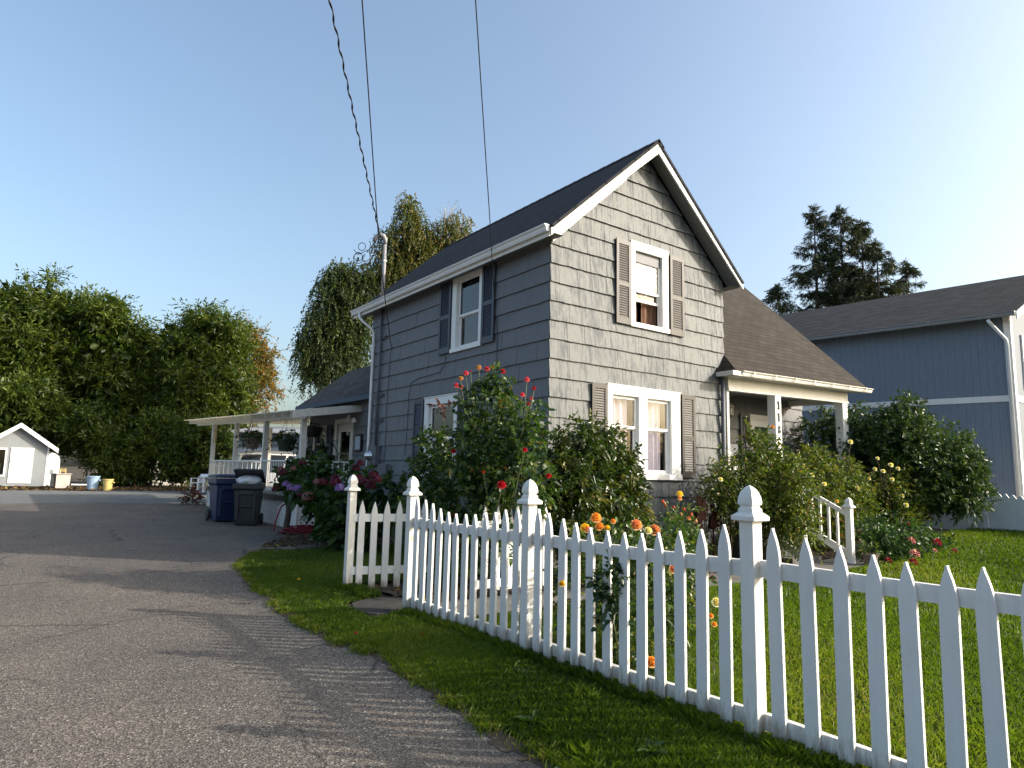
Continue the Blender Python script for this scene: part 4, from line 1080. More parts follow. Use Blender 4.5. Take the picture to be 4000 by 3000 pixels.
for y, h in S23 + S34 + S45:
    mb = MB(); zb = 0.02 + random.uniform(-0.012, 0.012)
    lean = random.uniform(-0.011, 0.011); h += random.uniform(-.006, .006)
    mb.prism(picket_poly(h, zb), lambda u, v, d: (d, y + u + lean * v, v), FXX - 0.036, FXX - 0.011 + random.uniform(0, .001))
    mb.build("picket", "fence", fence, bevel=0.0025)
for a, b, zt in ((6.75, 4.72, 1.03), (4.62, 2.55, 1.03), (2.44, 0.36, 1.04)):
    for z0, z1 in ((0.085, 0.175), (zt - 0.10, zt - 0.003)):
        mb = MB(); sg = 0.012
        n = 8; ys = np.linspace(a, b, n)
        f = [z1 - sg * math.sin(math.pi * i / (n - 1)) for i in range(n)]
        mb.add([(x, y, z) for y, zt_ in zip(ys, f) for x, z in ((FXX - 0.010, z0), (FXX + 0.030, z0), (FXX + 0.030, zt_), (FXX - 0.010, zt_))],
               [q for i in range(n - 1) for q in ((4 * i, 4 * i + 1, 4 * i + 5, 4 * i + 4), (4 * i + 1, 4 * i + 2, 4 * i + 6, 4 * i + 5), (4 * i + 2, 4 * i + 3, 4 * i + 7, 4 * i + 6), (4 * i + 3, 4 * i, 4 * i + 4, 4 * i + 7))] + [(0, 1, 2, 3), (4 * n - 4, 4 * n - 1, 4 * n - 2, 4 * n - 3)])
        mb.build("rail", "fence", fence)
for y in (6.80, 4.672, 2.497, 0.31): fpost(fence, 3.632, y)
# open gate leaf, hinged at the far post, and the fence piece behind it
gate = thing("garden_gate", "white picket gate leaf swung open beside the far capped post", "gate", (3.7, 8.4, 0))
g0, g1 = np.array([3.70, 8.40]), np.array([4.62, 8.17]); gd = (g1 - g0) / np.linalg.norm(g1 - g0); gn = np.array([gd[1], -gd[0]])
if gn[1] > 0: gn = -gn
gT = lambda u, v, d: (g0[0] + gd[0] * u + gn[0] * d, g0[1] + gd[1] * u + gn[1] * d, v)
for k in range(6):
    mb = MB(); mb.prism(picket_poly(1.145 - 0.014 * abs(k - 2.5), 0.03), lambda u, v, d: gT(u + 0.05 + 0.165 * k, v, d), 0.012, 0.032); mb.build("picket", "fence", gate, bevel=0.0025)
for z0, z1 in ((0.20, 0.30), (0.87, 0.97)):
    mb = MB(); mb.box(-0.05, 0.96, z0, z1, -0.028, 0.011, lambda u, z, d: gT(u, z, d)); mb.build("rail", "fence", gate, bevel=0.002)
fpost(fence, 3.632, 8.455)
for k in range(4):
    mb = MB(); mb.prism(picket_poly(1.14 - 0.012 * k, 0.05), lambda u, v, d: gT(u + 0.06 + 0.165 * k, v, d), -0.052, -0.030); mb.build("picket", "fence", gate, bevel=0.0025)
sf = thing("picket_fence", "short white picket panel beside the path behind the second capped post", "fence", (4.8, 6.96, 0))
for k in range(6):
    mb = MB(); mb.prism(picket_poly(1.12, 0.12), lambda u, v, d: (4.72 + 0.19 * k + u, d, v), 6.94, 6.96); mb.build("picket", "fence", sf, bevel=0.0025)
for z0, z1 in ((0.15, 0.25), (0.86, 0.95)):
    mb = MB(); mb.box(4.62, 5.78, 6.961, 7.0, z0, z1); mb.build("rail", "fence", sf)

# vinyl boundary fence on the far side of the lawn
vf = thing("boundary_fence", "long pale vinyl privacy fence with scalloped board tops behind the lawn", "fence", (19.5, 6.74, 0.43))
VX = 19.5
vy = [4.34 - 2.4, 4.34, 6.74, 9.14, 11.54, 13.94, 16.3]
for y in vy:
    zb = float(zg(VX - .05, y)); mb = MB(); mb.box(VX - 0.06, VX + 0.06, y - 0.06, y + 0.06, zb - 0.1, zb + 1.07); mb.box(VX - 0.075, VX + 0.075, y - 0.075, y + 0.075, zb + 1.07, zb + 1.10); mb.box(VX - 0.05, VX + 0.05, y - 0.05, y + 0.05, zb + 1.10, zb + 1.115)
    mb.build("post", "vinyl", vf, bevel=0.005)
for a, b in zip(vy[:-1], vy[1:]):
    mb = MB(); n = 15
    for k in range(n):
        y0 = a + 0.06 + (b - a - 0.12) * k / n; y1 = a + 0.06 + (b - a - 0.12) * (k + 1) / n - 0.006; zb = float(zg(VX - .05, y0)); t = (k + 0.5) / n
        zt = zb + 0.97 - 0.12 * math.sin(math.pi * t)
        mb.prism([(y0, zb - 0.05), (y1, zb - 0.05), (y1, zt - 0.09), ((y0 + y1) / 2 + 0.02, zt - 0.01), ((y0 + y1) / 2, zt), ((y0 + y1) / 2 - 0.02, zt - 0.01), (y0, zt - 0.09)], lambda u, v, d: (d, u, v), VX - 0.02, VX + 0.02)
    mb.build("panel", "vinyl", vf)

# ================================================================== DECK AND PATIO COVER
pc = thing("patio_deck", "white railed deck with a lattice skirt and a translucent patio roof at the rear wing", "deck", (5.9, 17.1, 0))
DX0, DX1, DY0, DY1 = 5.9, 7.30, 17.1, 26.9
dzt = lambda y: 0.87 + (y - 17.1) * 0.008
rz = lambda y: 1.79 + (y - 17.1) * 0.006
mb = MB(); mb.hexa([(DX0 + .02, DY0 + .02, 0.74), (10.5, DY0 + .02, 0.74), (10.5, DY1, 0.82), (DX0 + .02, DY1, 0.82), (DX0 + .02, DY0 + .02, 0.84), (10.5, DY0 + .02, 0.84), (10.5, DY1, 0.92), (DX0 + .02, DY1, 0.92)])
mb.build("deck_floor", "concrete", pc)
mb = MB(); mb.hexa([(DX0 - .025, DY0 - .02, 0.70), (DX0, DY0 - .02, 0.70), (DX0, DY1, 0.78), (DX0 - .025, DY1, 0.78), (DX0 - .025, DY0 - .02, 0.82), (DX0, DY0 - .02, 0.82), (DX0, DY1, 0.90), (DX0 - .025, DY1, 0.90)])
mb.box(DX0, DX1, DY0 - 0.02, DY0, 0.70, 0.82); mb.build("rim_board", "greybin", pc)
PYS = [17.18, 20.4, 23.65, 26.85]
ptop = lambda y: 2.84 + (y - 17.1) * 0.032
for k, y in enumerate(PYS):
    mb = MB(); mb.box(DX0 - 0.005, DX0 + 0.13, y - 0.065, y + 0.065, 0.0 if k in (0, 3) else 0.55, ptop(y)); mb.build("post", "oldwhite", pc)
for y, x in ((26.8, 8.0), (26.8, 10.2), (22.5, 10.3)):
    mb = MB(); mb.box(x - 0.05, x + 0.06, y - 0.06, y + 0.06, 0.8, 2.95 + (y - 17) * .02); mb.build("post", "oldwhite", pc)
# beam on the posts
mb = MB(); mb.hexa([(DX0, 16.9, ptop(16.9)), (DX0 + .09, 16.9, ptop(16.9)), (DX0 + .09, 29.6, ptop(29.6)), (DX0, 29.6, ptop(29.6)), (DX0, 16.9, ptop(16.9) + .15), (DX0 + .09, 16.9, ptop(16.9) + .15), (DX0 + .09, 29.6, ptop(29.6) + .15), (DX0, 29.6, ptop(29.6) + .15)]); mb.build("beam", "oldwhite", pc)
zin = lambda y: 3.28 + (y - 17.1) * 0.02
zout = lambda y: 3.0 + (y - 17.1) * 0.034
xo = 5.5; xi = 7.33
zr_ = lambda x, y: zout(y) + (zin(y) - zout(y)) * (x - xo) / (xi - xo)
# rafters
for y in np.arange(16.95, 29.6, 0.72):
    x1 = xi - 0.0 if y < 20.9 else 10.2
    mb = MB(); mb.hexa([(xo + .03, y - .02, zout(y) - .14), (x1, y - .02, zr_(x1, y) - .14), (x1, y + .02, zr_(x1, y) - .14), (xo + .03, y + .02, zout(y) - .14), (xo + .03, y - .02, zout(y) - .004), (x1, y - .02, zr_(x1, y) - .004), (x1, y + .02, zr_(x1, y) - .004), (xo + .03, y + .02, zout(y) - .004)])
    mb.build("rafter", "oldwhite", pc)
mb = MB()  # corrugated sheet
ys = np.arange(16.7, 29.9, 0.075)
for x0, x1 in ((xo - 0.06, xi), (xi, 10.4)):
    sel = ys if x0 < xi else ys[ys > 20.9]
    mb.add([(x, y, zr_(x, y) + 0.012 * (1 if i % 2 else -1) + 0.012) for i, y in enumerate(sel) for x in (x0, x1)], [(2 * i, 2 * i + 1, 2 * i + 3, 2 * i + 2) for i in range(len(sel) - 1)])
mb.build("roof_sheet", "corr", pc)
for x in (xo + .5, xo + 1.1):
    mb = MB(); mb.hexa([(x, 16.8, zr_(x, 16.8) - .05), (x + .04, 16.8, zr_(x + .04, 16.8) - .05), (x + .04, 29.7, zr_(x + .04, 29.7) - .05), (x, 29.7, zr_(x, 29.7) - .05), (x, 16.8, zr_(x, 16.8) - .004), (x + .04, 16.8, zr_(x + .04, 16.8) - .004), (x + .04, 29.7, zr_(x + .04, 29.7) - .004), (x, 29.7, zr_(x, 29.7) - .004)]); mb.build("purlin", "oldwhite", pc)
mb = MB(); mb.hexa([(xo, 16.70, zout(16.7) - .17), (xi, 16.70, zin(16.7) - .17), (xi, 16.735, zin(16.7) - .17), (xo, 16.735, zout(16.7) - .17), (xo, 16.70, zout(16.7) - .0), (xi, 16.70, zin(16.7)), (xi, 16.735, zin(16.7)), (xo, 16.735, zout(16.7))]); mb.build("fascia", "oldwhite", pc)
# railings
def railing(pts, n, gapname="railing"):
    (x0, y0), (x1, y1) = pts
    mb = MB(); mb.obox((x0, y0, rz(y0) - .02), (x1, y1, rz(y1) - .02), 0.085, 0.04); mb.obox((x0, y0, dzt(y0) + .09), (x1, y1, dzt(y1) + .09), 0.04, 0.05)
    mb.build("handrail", "white", pc)
    b = MB()
    for k in range(n):
        t = (k + 0.5) / n; x = x0 + (x1 - x0) * t; y = y0 + (y1 - y0) * t
        wx_, wy_ = (.006, .016) if abs(x1 - x0) < .1 else (.017, .017); b.box(x - wx_, x + wx_, y - wy_, y + wy_, dzt(y) - 0.12, rz(y) - .04)
    ob = b.build("baluster", "white", pc); return ob
for a, b in zip(PYS[:-1], PYS[1:]): railing(((DX0 + .03, a + .07), (DX0 + .03, b - .07)), 21)
railing(((DX0 + .14, DY0 + .04), (DX1 + 0.03, DY0 + .04)), 8)
railing(((DX0 + .1, DY1 + .02), (8.0, DY1 + .02)), 12)
# lattice skirt: real crossing laths
def lattice(p0, p1, zb, zt, pitch, name="lattice"):
    p0 = np.array(p0, float); p1 = np.array(p1, float); L = np.linalg.norm(p1 - p0); d = (p1 - p0) / L; nrm = np.array([d[1], -d[0]])
    mb = MB(); H = zt - zb; w = pitch * 0.40
    for s, dep in ((1, 0.0), (-1, 0.008)):
        k = -H
        while k < L:
            u0, u1 = (k, k + H) if s > 0 else (k + H, k)
            poly = [(u0, 0), (u0 + w, 0), (u1 + w, H), (u1, H)]
            poly = clip_poly(poly, -1, 0, 0); poly = clip_poly(poly, 1, 0, L) if len(poly) > 2 else poly
            if len(poly) > 2:
                mb.prism(poly, lambda u, v, q: (p0[0] + d[0] * u + nrm[0] * (dep + q), p0[1] + d[1] * u + nrm[1] * (dep + q), zb + v), 0, 0.007)
            k += pitch
    return mb.build(name, "white", pc)
lattice((DX0 + .02, 17.15), (DX0 + .02, 26.85), 0.04, 0.71, 0.10)
lattice((DX0 + .05, DY0 - 0.0), (DX1, DY0 - 0.0), 0.02, 0.71, 0.15)
mb = MB(); mb.box(DX0 + .5, 10, DY0 + .5, DY1 - .1, 0.0, 0.7); mb.build("under_deck_shade", "dark", pc)  # solid near-black box standing in for the shade under the deck

# hanging baskets, chimes, stand, planters on the deck
M["basketleaf"] = leafmat("basket_foliage", [(0, (0.015, 0.03, 0.008)), (0.7, (0.045, 0.08, 0.02)), (0.93, (0.07, 0.1, 0.03)), (0.95, (0.12, 0.02, 0.05)), (1, (0.25, 0.03, 0.06))], 0.5, 0.3)
def basket(px, py, D, r, label, leafdens=500, spread=1.5, mat="tubgreen", drop=0.9):
    p = atd(px, py, D)
    t = thing("hanging_basket", label, "hanging basket", p, 0, "hanging flower baskets under the patio roof")
    mb = MB(); mb.lathe([(r * 0.62, -r * 1.05), (r * 0.8, -r * 0.5), (r, 0), (r * 1.06, 0.0), (r * 1.06, 0.04), (r * 0.9, 0.03)], p, 18); mb.build("pot", mat, t, smooth=False)
    h = MB()
    for k in range(3):
        a = 2.1 * k; h.tube([p + np.array([r * math.cos(a), r * math.sin(a), 0]), p + np.array([0, 0, drop])], 0.006, 4)
    h.build("hanger", "iron", t)
    foliage("foliage", "basketleaf", t, [(p[0], p[1], p[2] + r * 0.35, r * spread, r * spread, r * 0.8)], leafdens // 8, 0.25, 8, 0.07, 0.045, up=0.1, sag=0.6, rmin=0.2)
    return t
basket(1120, 1722, 20.6, 0.28, "dark green hanging basket with red flowers close to the corner post")
basket(985, 1718, 22.5, 0.26, "brown hanging basket of trailing plants further back under the patio roof", 700, 1.7, "terracotta")
def chime(px, py, D, label):
    p = atd(px, py, D); t = thing("wind_chime", label, "wind chime", p, 0, "wind chimes under the patio roof")
    mb = MB()
    for k in range(5):
        a = k * 1.26; q = p + 0.05 * np.array([math.cos(a), math.sin(a), 0]); mb.tube([q, q + np.array([0, 0, -0.38 - 0.03 * k])], 0.012, 6)
    mb.build("tubes", "wood", t); c = MB(); c.lathe([(0.07, 0), (0.07, 0.03)], p, 12); c.tube([p + np.array([0, 0, .03]), p + np.array([0, 0, .4])], 0.004, 4); c.build("disc", "wood", t)
chime(842, 1680, 26.5, "wooden wind chime beside the farthest patio post"); chime(1098, 1690, 21.5, "pale wind chime beside the back patio post")
ps = thing("plant_stand", "black wrought iron plant stand with an arched top beside the back door", "plant stand", (7.0, 17.5, DZ))
mb = MB(); yA, yB = 16.45, 17.35; xs_ = 6.75
xA, xB = 6.55, 7.15; yS = 17.75
arc = [(xA + (xB - xA) * (0.5 - 0.5 * math.cos(a)), yS, DZ + 1.0 + 0.42 * math.sin(a)) for a in np.linspace(0, math.pi, 14)]
mb.tube([(xA, yS, DZ)] + arc + [(xB, yS, DZ)], 0.013, 6)
for z in (0.35, 0.75, 1.05): mb.tube([(xA, yS, DZ + z), (xB, yS, DZ + z)], 0.010, 5); mb.tube([(xA, yS + .25, DZ + z), (xB, yS + .25, DZ + z)], 0.010, 5)
for x in (xA, xB): mb.tube([(x, yS + .25, DZ), (x, yS + .25, DZ + 1.1)], 0.012, 5)
for s in (-1, 1):
    c = np.array([(xA + xB) / 2 + s * 0.2, yS, DZ + 1.42]); mb.tube([c + 0.09 * (1 - k / 22) * np.array([math.cos(k * .5) * s, 0, math.sin(k * .5)]) for k in range(20)], 0.008, 5)
mb.build("frame", "iron", ps)
def pot(name, p, r, h, mat, label, leaf=None, lh=0.2, cat="plant pot", grp=None, n=40):
    t = thing(name, label, cat, p, 0, grp); p = np.array(p, float)
    mb = MB(); mb.lathe([(r * 0.7, 0), (r * 0.95, h * 0.85), (r * 1.08, h * 0.85), (r * 1.08, h), (r * 0.9, h), (r * 0.88, h * 0.9)], p, 16); mb.build("pot", mat, t)
    if leaf: foliage("foliage", leaf, t, [(p[0], p[1], p[2] + h + lh * 0.5, r * 1.2, r * 1.2, lh)], n, lh * 0.8, 7, 0.07, 0.035, up=0.5, rmin=0.1)
    return t
pot("plant_pot", (6.75, 17.85, DZ + 1.06), 0.09, 0.13, "blackplastic", "small dark pot on the upper shelf of the iron stand", "basketleaf", 0.1)
pot("plant_pot", (6.98, 17.85, DZ + 0.76), 0.10, 0.16, "tubgreen", "dark pot on the middle shelf of the iron stand", "basketleaf", 0.1)
pot("plant_pot", (6.1, 17.45, rz(17.4) - 0.05), 0.14, 0.22, "blackplastic", "black pot standing on the deck corner beside the first post", "basketleaf", 0.15)
pb = thing("planter_box", "white planter box of pale flowers under the rear wing window", "planter", (7.2, 19.6, 1.4))
mb = MB(); mb.box(6.95, 7.3, 19.2, 20.5, 1.55, 1.82); mb.build("box", "oldwhite", pb, bevel=0.01)
M["paleflower"] = leafmat("pale_bedding", [(0, (0.02, 0.04, 0.01)), (0.75, (0.06, 0.1, 0.03)), (0.8, (0.5, 0.4, 0.42)), (1, (0.7, 0.65, 0.62))], 0.6, 0.3)
foliage("foliage", "paleflower", pb, [(7.12, 19.85, 1.9, 0.2, 0.65, 0.12)], 90, 0.15, 8, 0.06, 0.045, rmin=0.1)
bl = thing("barrel_planter", "small wooden half barrel hung in front of the rear wing window", "planter", (7.1, 19.5, 2.5))
mb = MB(); mb.lathe([(0.2, 0), (0.26, 0.15), (0.28, 0.3), (0.25, 0.3), (0.24, 0.25)], (7.0, 19.4, 2.5), 16); mb.build("barrel", "shutter", bl)
mb = MB(); mb.lathe([(0.235, 0.05), (0.245, 0.08)], (7.0, 19.4, 2.5), 16); mb.lathe([(0.283, 0.24), (0.285, 0.27)], (7.0, 19.4, 2.5), 16); mb.build("hoop", "iron", bl)
foliage("foliage", "basketleaf", bl, [(7.0, 19.4, 2.85, 0.22, 0.22, 0.08)], 24, 0.12, 6, 0.05, 0.03, rmin=0.1)
sl_ = thing("security_light", "white twin security light above the back door", "lamp", (7.25, 17.1, 2.95))
mb = MB(); mb.lathe([(0.06, -0.02), (0.06, 0.02)], (7.28, 17.05, 2.9), 12); mb.build("base", "oldwhite", sl_)
mb = MB(); mb.lathe([(0.03, 0.12), (0.05, 0.06), (0.085, 0.0), (0.07, 0.0)], (7.2, 17.25, 2.92), 12); mb.lathe([(0.03, 0.12), (0.05, 0.06), (0.08, 0.0), (0.07, 0.0)], (7.2, 16.9, 2.82), 12); mb.build("lamp_head", "white", sl_)
pl_ = thing("wall_plaque", "small framed pale plaque on the wall beside the back door", "plaque", (7.3, 16.75, 2.2))
mb = MB(); mb.box(7.27, 7.32, 16.55, 16.95, 2.05, 2.5); mb.build("frame", "iron", pl_); mb = MB(); mb.box(7.26, 7.269, 16.6, 16.9, 2.1, 2.45); mb.build("panel", "lace", pl_)

# ================================================================== BINS
def wheelie(px, py, D, rot, mat, label, open_lid):
    p = atd(px, py, D); p[2] = float(zg(p[0], p[1]))
    t = thing("wheelie_bin", label, "wheelie bin", p, rot, "wheelie bins beside the deck")
    # local: front = -y
    mb = MB()
    def ring(w, d, z, yo=0): return [(-w / 2, -d / 2 + yo, z), (w / 2, -d / 2 + yo, z), (w / 2, d / 2 + yo, z), (-w / 2, d / 2 + yo, z)]
    rings = [ring(.50, .52, 0.02), ring(.52, .56, 0.12), ring(.60, .70, 0.86), ring(.62, .72, 0.87), ring(.68, .80, 0.90), ring(.68, .80, 1.02), ring(.63, .75, 1.02), ring(.60, .70, 0.9)]
    vs = [q for r_ in rings for q in r_]
    mb.add(vs, [(4 * i + j, 4 * i + (j + 1) % 4, 4 * i + 4 + (j + 1) % 4, 4 * i + 4 + j) for i in range(len(rings) - 1) for j in range(4)] + [(3, 2, 1, 0), (28, 29, 30, 31)])
    for s in (-1, 1): mb.box(s * .20 - .03, s * .20 + .03, -.372, -.31, 0.15, 0.80)
    mb.box(-.14, .14, -.36, -.30, 0.45, 0.49); mb.box(-.17, .17, -.385, -.33, 0.75, 0.86)
    mb.build("body", mat, t, local=True, bevel=0.018)
    for s in (-1, 1):
        w = MB(); k = 18; pr = [(0.13, -.03), (0.14, -.02), (0.14, .02), (0.13, .03)]
        w.add([(s * .30 + h, .33 + r_ * math.cos(2 * math.pi * j / k), 0.14 + r_ * math.sin(2 * math.pi * j / k)) for r_, h in pr for j in range(k)], [(i * k + j, i * k + (j + 1) % k, (i + 1) * k + (j + 1) % k, (i + 1) * k + j) for i in range(3) for j in range(k)] + [tuple(range(k)), tuple(range(3 * k, 4 * k))])
        w.build("wheel", "blackplastic", t, local=True)
    h = MB(); h.tube([(-.24, .40, .97), (-.24, .47, 1.0), (.24, .47, 1.0), (.24, .40, .97)], 0.016, 8); h.build("handle", mat, t, local=True)
    l = MB(); a = R(22) if open_lid else R(1.5)
    def lp(x, y, z): yy = y - 0.40; return (x, 0.40 + yy * math.cos(a) - 0 * z, 1.03 + z - yy * math.sin(a))
    R0 = [(-.35, -.42), (.35, -.42), (.35, .40), (-.35, .40)]; R1 = [(-.30, -.36), (.30, -.36), (.30, .34), (-.30, .34)]
    l.add([lp(x, y, 0) for x, y in R0] + [lp(x, y, .035) for x, y in R0] + [lp(x, y, .075) for x, y in R1], [(3, 2, 1, 0)] + [(j, (j + 1) % 4, 4 + (j + 1) % 4, 4 + j) for j in range(4)] + [(4 + j, 4 + (j + 1) % 4, 8 + (j + 1) % 4, 8 + j) for j in range(4)] + [(8, 9, 10, 11)])
    l.build("lid", mat, t, local=True, bevel=0.012)
    return t, p
azb = math.atan2(CW[1], CW[0]) - math.pi / 2
t, _ = wheelie(872, 2030, 20.9, azb + R(38), "bluebin", "blue wheelie bin with its lid shut beside the deck", False); t.scale = (1.12, 1.12, 1.16)
gb, gp = wheelie(964, 2044, 19.7, azb + R(12), "greybin", "dark grey wheelie bin with its lid propped open by a white bag", True); gb.scale = (1.05, 1.05, 1.07)
t = thing("rubbish_bag", "stuffed white plastic bag bulging from the grey bin", "bag", (gp[0], gp[1], gp[2] + 1.02), azb + R(12))
V = []; nu, nv = 26, 14
for i in range(nv):
    th = math.pi * i / (nv - 1)
    for j in range(nu):
        ph = 2 * math.pi * j / nu; k = 1 + 0.10 * math.sin(5 * ph + 3 * th) + 0.06 * math.sin(11 * ph - 7 * th)
        V.append((0.31 * k * math.sin(th) * math.cos(ph), -0.08 + 0.30 * k * math.sin(th) * math.sin(ph), 0.14 + 0.15 * k * math.cos(th)))
mb = MB(); mb.add(V, [(i * nu + j, i * nu + (j + 1) % nu, (i + 1) * nu + (j + 1) % nu, (i + 1) * nu + j) for i in range(nv - 1) for j in range(nu)]); mb.build("bag", "bag", t, local=True, smooth=True)

# hose coil on its hanger post
hs = thing("garden_hose", "coiled dark red garden hose lying at the foot of the lattice", "hose", (5.75, 16.4, 0))
mb = MB(); pts = []
for k in range(230):
    a = k * 0.24; rr = 0.42 + 0.07 * math.sin(k * 0.37); pts.append((5.95 + rr * 1.35 * math.cos(a), 16.35 + rr * 0.8 * math.sin(a), 0.05 + 0.13 * (k / 230) + 0.025 * math.sin(a * 2 + k * .05)))
mb.tube(pts, 0.016, 6)
c0 = np.array([5.42, 16.42, 0.72])
arch = [(5.30 - 0.16 * math.sin(t) , 16.42, 0.72 - 0.66 * t / 1.6) for t in np.linspace(0.1, 1.6, 12)]
mb.tube([(5.42, 16.4, 0.74)] + arch + [(5.3, 16.35, 0.06), (5.45, 16.3, 0.06)], 0.02, 7)
mb.build("coil", "hose", hs, smooth=True)
mb = MB(); mb.tube([(5.18, 16.25, 0.06), (5.10, 16.2, 0.07)], 0.02, 8); mb.build("nozzle", "metalgrey", hs)
st_ = thing("old_stump", "mossy dark pole standing in the hydrangea bed with the hose hung over it", "post", (5.42, 16.4, 0))
mb = MB(); mb.tube([(5.43, 16.42, -0.05), (5.42, 16.4, 0.2), (5.46, 16.41, 0.5), (5.44, 16.4, 0.78)], [0.09, 0.075, 0.07, 0.06], 9); mb.build("pole", "bark", st_, smooth=True)

# ================================================================== BACKGROUND: shed, tubs, chair, car, outbuilding
sb = atd(56, 1893, 40); sb[2] = 0.52
sa = math.atan2(sb[1], sb[0]) - math.pi / 2
shed = thing("garden_shed", "small grey boarded shed with a white door and bright white roof trim", "shed", sb, sa); shed.scale = (0.67, 0.8, 0.81)
sw = 1.80; sz = 2.45; sr = 3.55
mb = MB(); zs_ = np.arange(0, 3.6, 0.2)
for z0 in zs_:
    z1 = z0 + 0.2
    for (a, b, c, d) in subtract((-sw, sw, z0, z1), [(-0.43, 0.93, 0.16, 2.27), (-1.75, -0.62, 0.55, 2.2)]):
        poly = [(a, c), (b, c), (b, d), (a, d)]
        for cl in ((0.61, 1, sr - 0.05), (-0.61, 1, sr - 0.05)): poly = clip_poly(poly, *cl) if poly else poly
        if len(poly) < 3: continue
        n = len(poly); dep = lambda v: -0.012 * (z1 - v) / 0.2
        mb.add([(u, dep(v), v) for u, v in poly] + [(u, 0.02, v) for u, v in poly], [tuple(range(n))] + [(k, k + n, (k + 1) % n + n, (k + 1) % n) for k in range(n)])
mb.box(sw - 0.02, sw, 0.02, 5.0, 0, sz); mb.box(-sw, -sw + 0.02, 0.02, 5.0, 0, sz); mb.build("wall", "shedwall", shed, local=True)
mb = MB(); ss = 0.61; ew = sw + 0.55
for s in (-1, 1):
    mb.add([(0, -0.35, sr + .12), (s * ew, -0.35, sr + .12 - ew * ss), (s * ew, 5.2, sr + .12 - ew * ss), (0, 5.2, sr + .12), (0, -0.35, sr + .06), (s * ew, -0.35, sr + .06 - ew * ss), (s * ew, 5.2, sr + .06 - ew * ss), (0, 5.2, sr + .06)], [(0, 1, 2, 3), (7, 6, 5, 4), (0, 4, 5, 1), (1, 5, 6, 2), (2, 6, 7, 3)])
mb.build("roof", "roofnb", shed, local=True)
for s in (-1, 1):
    mb = MB(); mb.prism([(0, sr + .14), (s * ew, sr + .14 - ew * ss), (s * ew, sr - .14 - ew * ss), (0, sr - .14)], lambda u, v, d: (u, d, v), -0.40, -0.355); mb.build("bargeboard", "trim", shed, local=True)
for s in (-1, 1):
    mb = MB(); mb.box(s * (sw - .05) - .05, s * (sw - .05) + .06, -0.03, 0.03, 0, sz); mb.build("corner_trim", "trim", shed, local=True)
mb = MB(); mb.box(-0.42, 0.92, -0.05, 0.0, 0.17, 2.25); sd = mb.build("door", "trim", shed, local=True)
mb = MB(); mb.tube([(-0.36, -0.05, 1.42), (-0.36, -0.1, 1.42)], 0.035, 8); mb.tube([(-0.36, -0.05, 1.56), (-0.36, -0.08, 1.56)], 0.03, 8); mb.build("handle", "metalgrey", sd, local=True)
mb = MB()
for a, b, c, d in ((-1.78, -0.62, 2.1, 2.2), (-1.78, -0.62, 0.55, 0.65), (-0.72, -0.62, 0.65, 2.1), (-1.78, -1.68, 0.65, 2.1)): mb.box(a, b, -0.05, 0.0, c, d)
swn = mb.build("window", "trim", shed, local=True); mb = MB(); mb.box(-1.68, -0.72, -0.02, -0.01, 0.65, 2.1); mb.build("pane", "glass", swn, local=True)
mb = MB(); mb.box(-1.7, -0.7, 0.3, 0.32, 0.6, 2.2); mb.build("backing", "dark", swn, local=True); mb = MB(); mb.box(-1.6, -0.9, 0.1, 0.14, 0.5, 1.3); mb.build("stored_board", "wood", swn, local=True)

p = atd(208, 1885, 41.2); p[2] = 0.53
wp = thing("white_board", "tall rounded white panel leaning behind the right corner of the shed", "panel", p, sa); wp.scale = (.7, .8, .85)
mb = MB(); mb.prism([(-0.45, 0), (0.45, 0), (0.45, 0.55), (0.28, 0.75), (0.26, 1.5), (0.18, 1.72), (-0.1, 1.9), (-0.45, 2.0)], lambda u, v, d: (u, d, v), 0, 0.08); mb.build("board", "trim", wp, local=True, bevel=0.02)
mb = MB(); mb.box(-0.3, -0.05, -0.01, 0.0, 0.65, 0.93); mb.build("hatch", "shedwall", wp, local=True)
p = atd(240, 1903, 38.8); p[2] = 0.46
cb = thing("old_cabinet", "worn beige metal cabinet standing outdoors beside the shed", "cabinet", p, sa + R(6)); cb.scale = (.72, .8, .84)
mb = MB(); mb.box(-0.40, 0.40, -0.3, 0.3, 0.02, 0.80); mb.build("body", "beige", cb, local=True, bevel=0.015)
mb = MB(); mb.box(-0.46, 0.46, -0.36, 0.34, 0.80, 0.84); mb.build("top", "beige", cb, local=True)
mb = MB(); mb.box(-0.62, -0.45, -0.2, 0.25, 0.0, 0.83); mb.build("side_panel", "greybin", cb, local=True)
fr = thing("wooden_frame", "little yellow wooden frame standing on top of the beige cabinet", "frame", (p[0], p[1], p[2] + 0.706), sa); fr.scale = (.8, .8, .8)
mb = MB()
for a, b, c, d in ((-.15, -.11, 0, .28), (.11, .15, 0, .28), (-.11, .11, .12, .16), (-.11, .11, .24, .27)): mb.box(a, b, -.02, .02, c, d)
mb.build("frame", "yellowtub", fr, local=True)
p = atd(285, 1882, 39.5); p[2] = 0.6
pk = thing("white_plank", "long white plank lying on the ground right of the beige cabinet", "plank", p, sa + R(2)); pk.scale = (.75, .8, .8); mb = MB(); mb.box(-0.1, 1.0, -0.08, 0.08, 0.0, 0.08); mb.build("plank", "trim", pk, local=True, bevel=0.005)
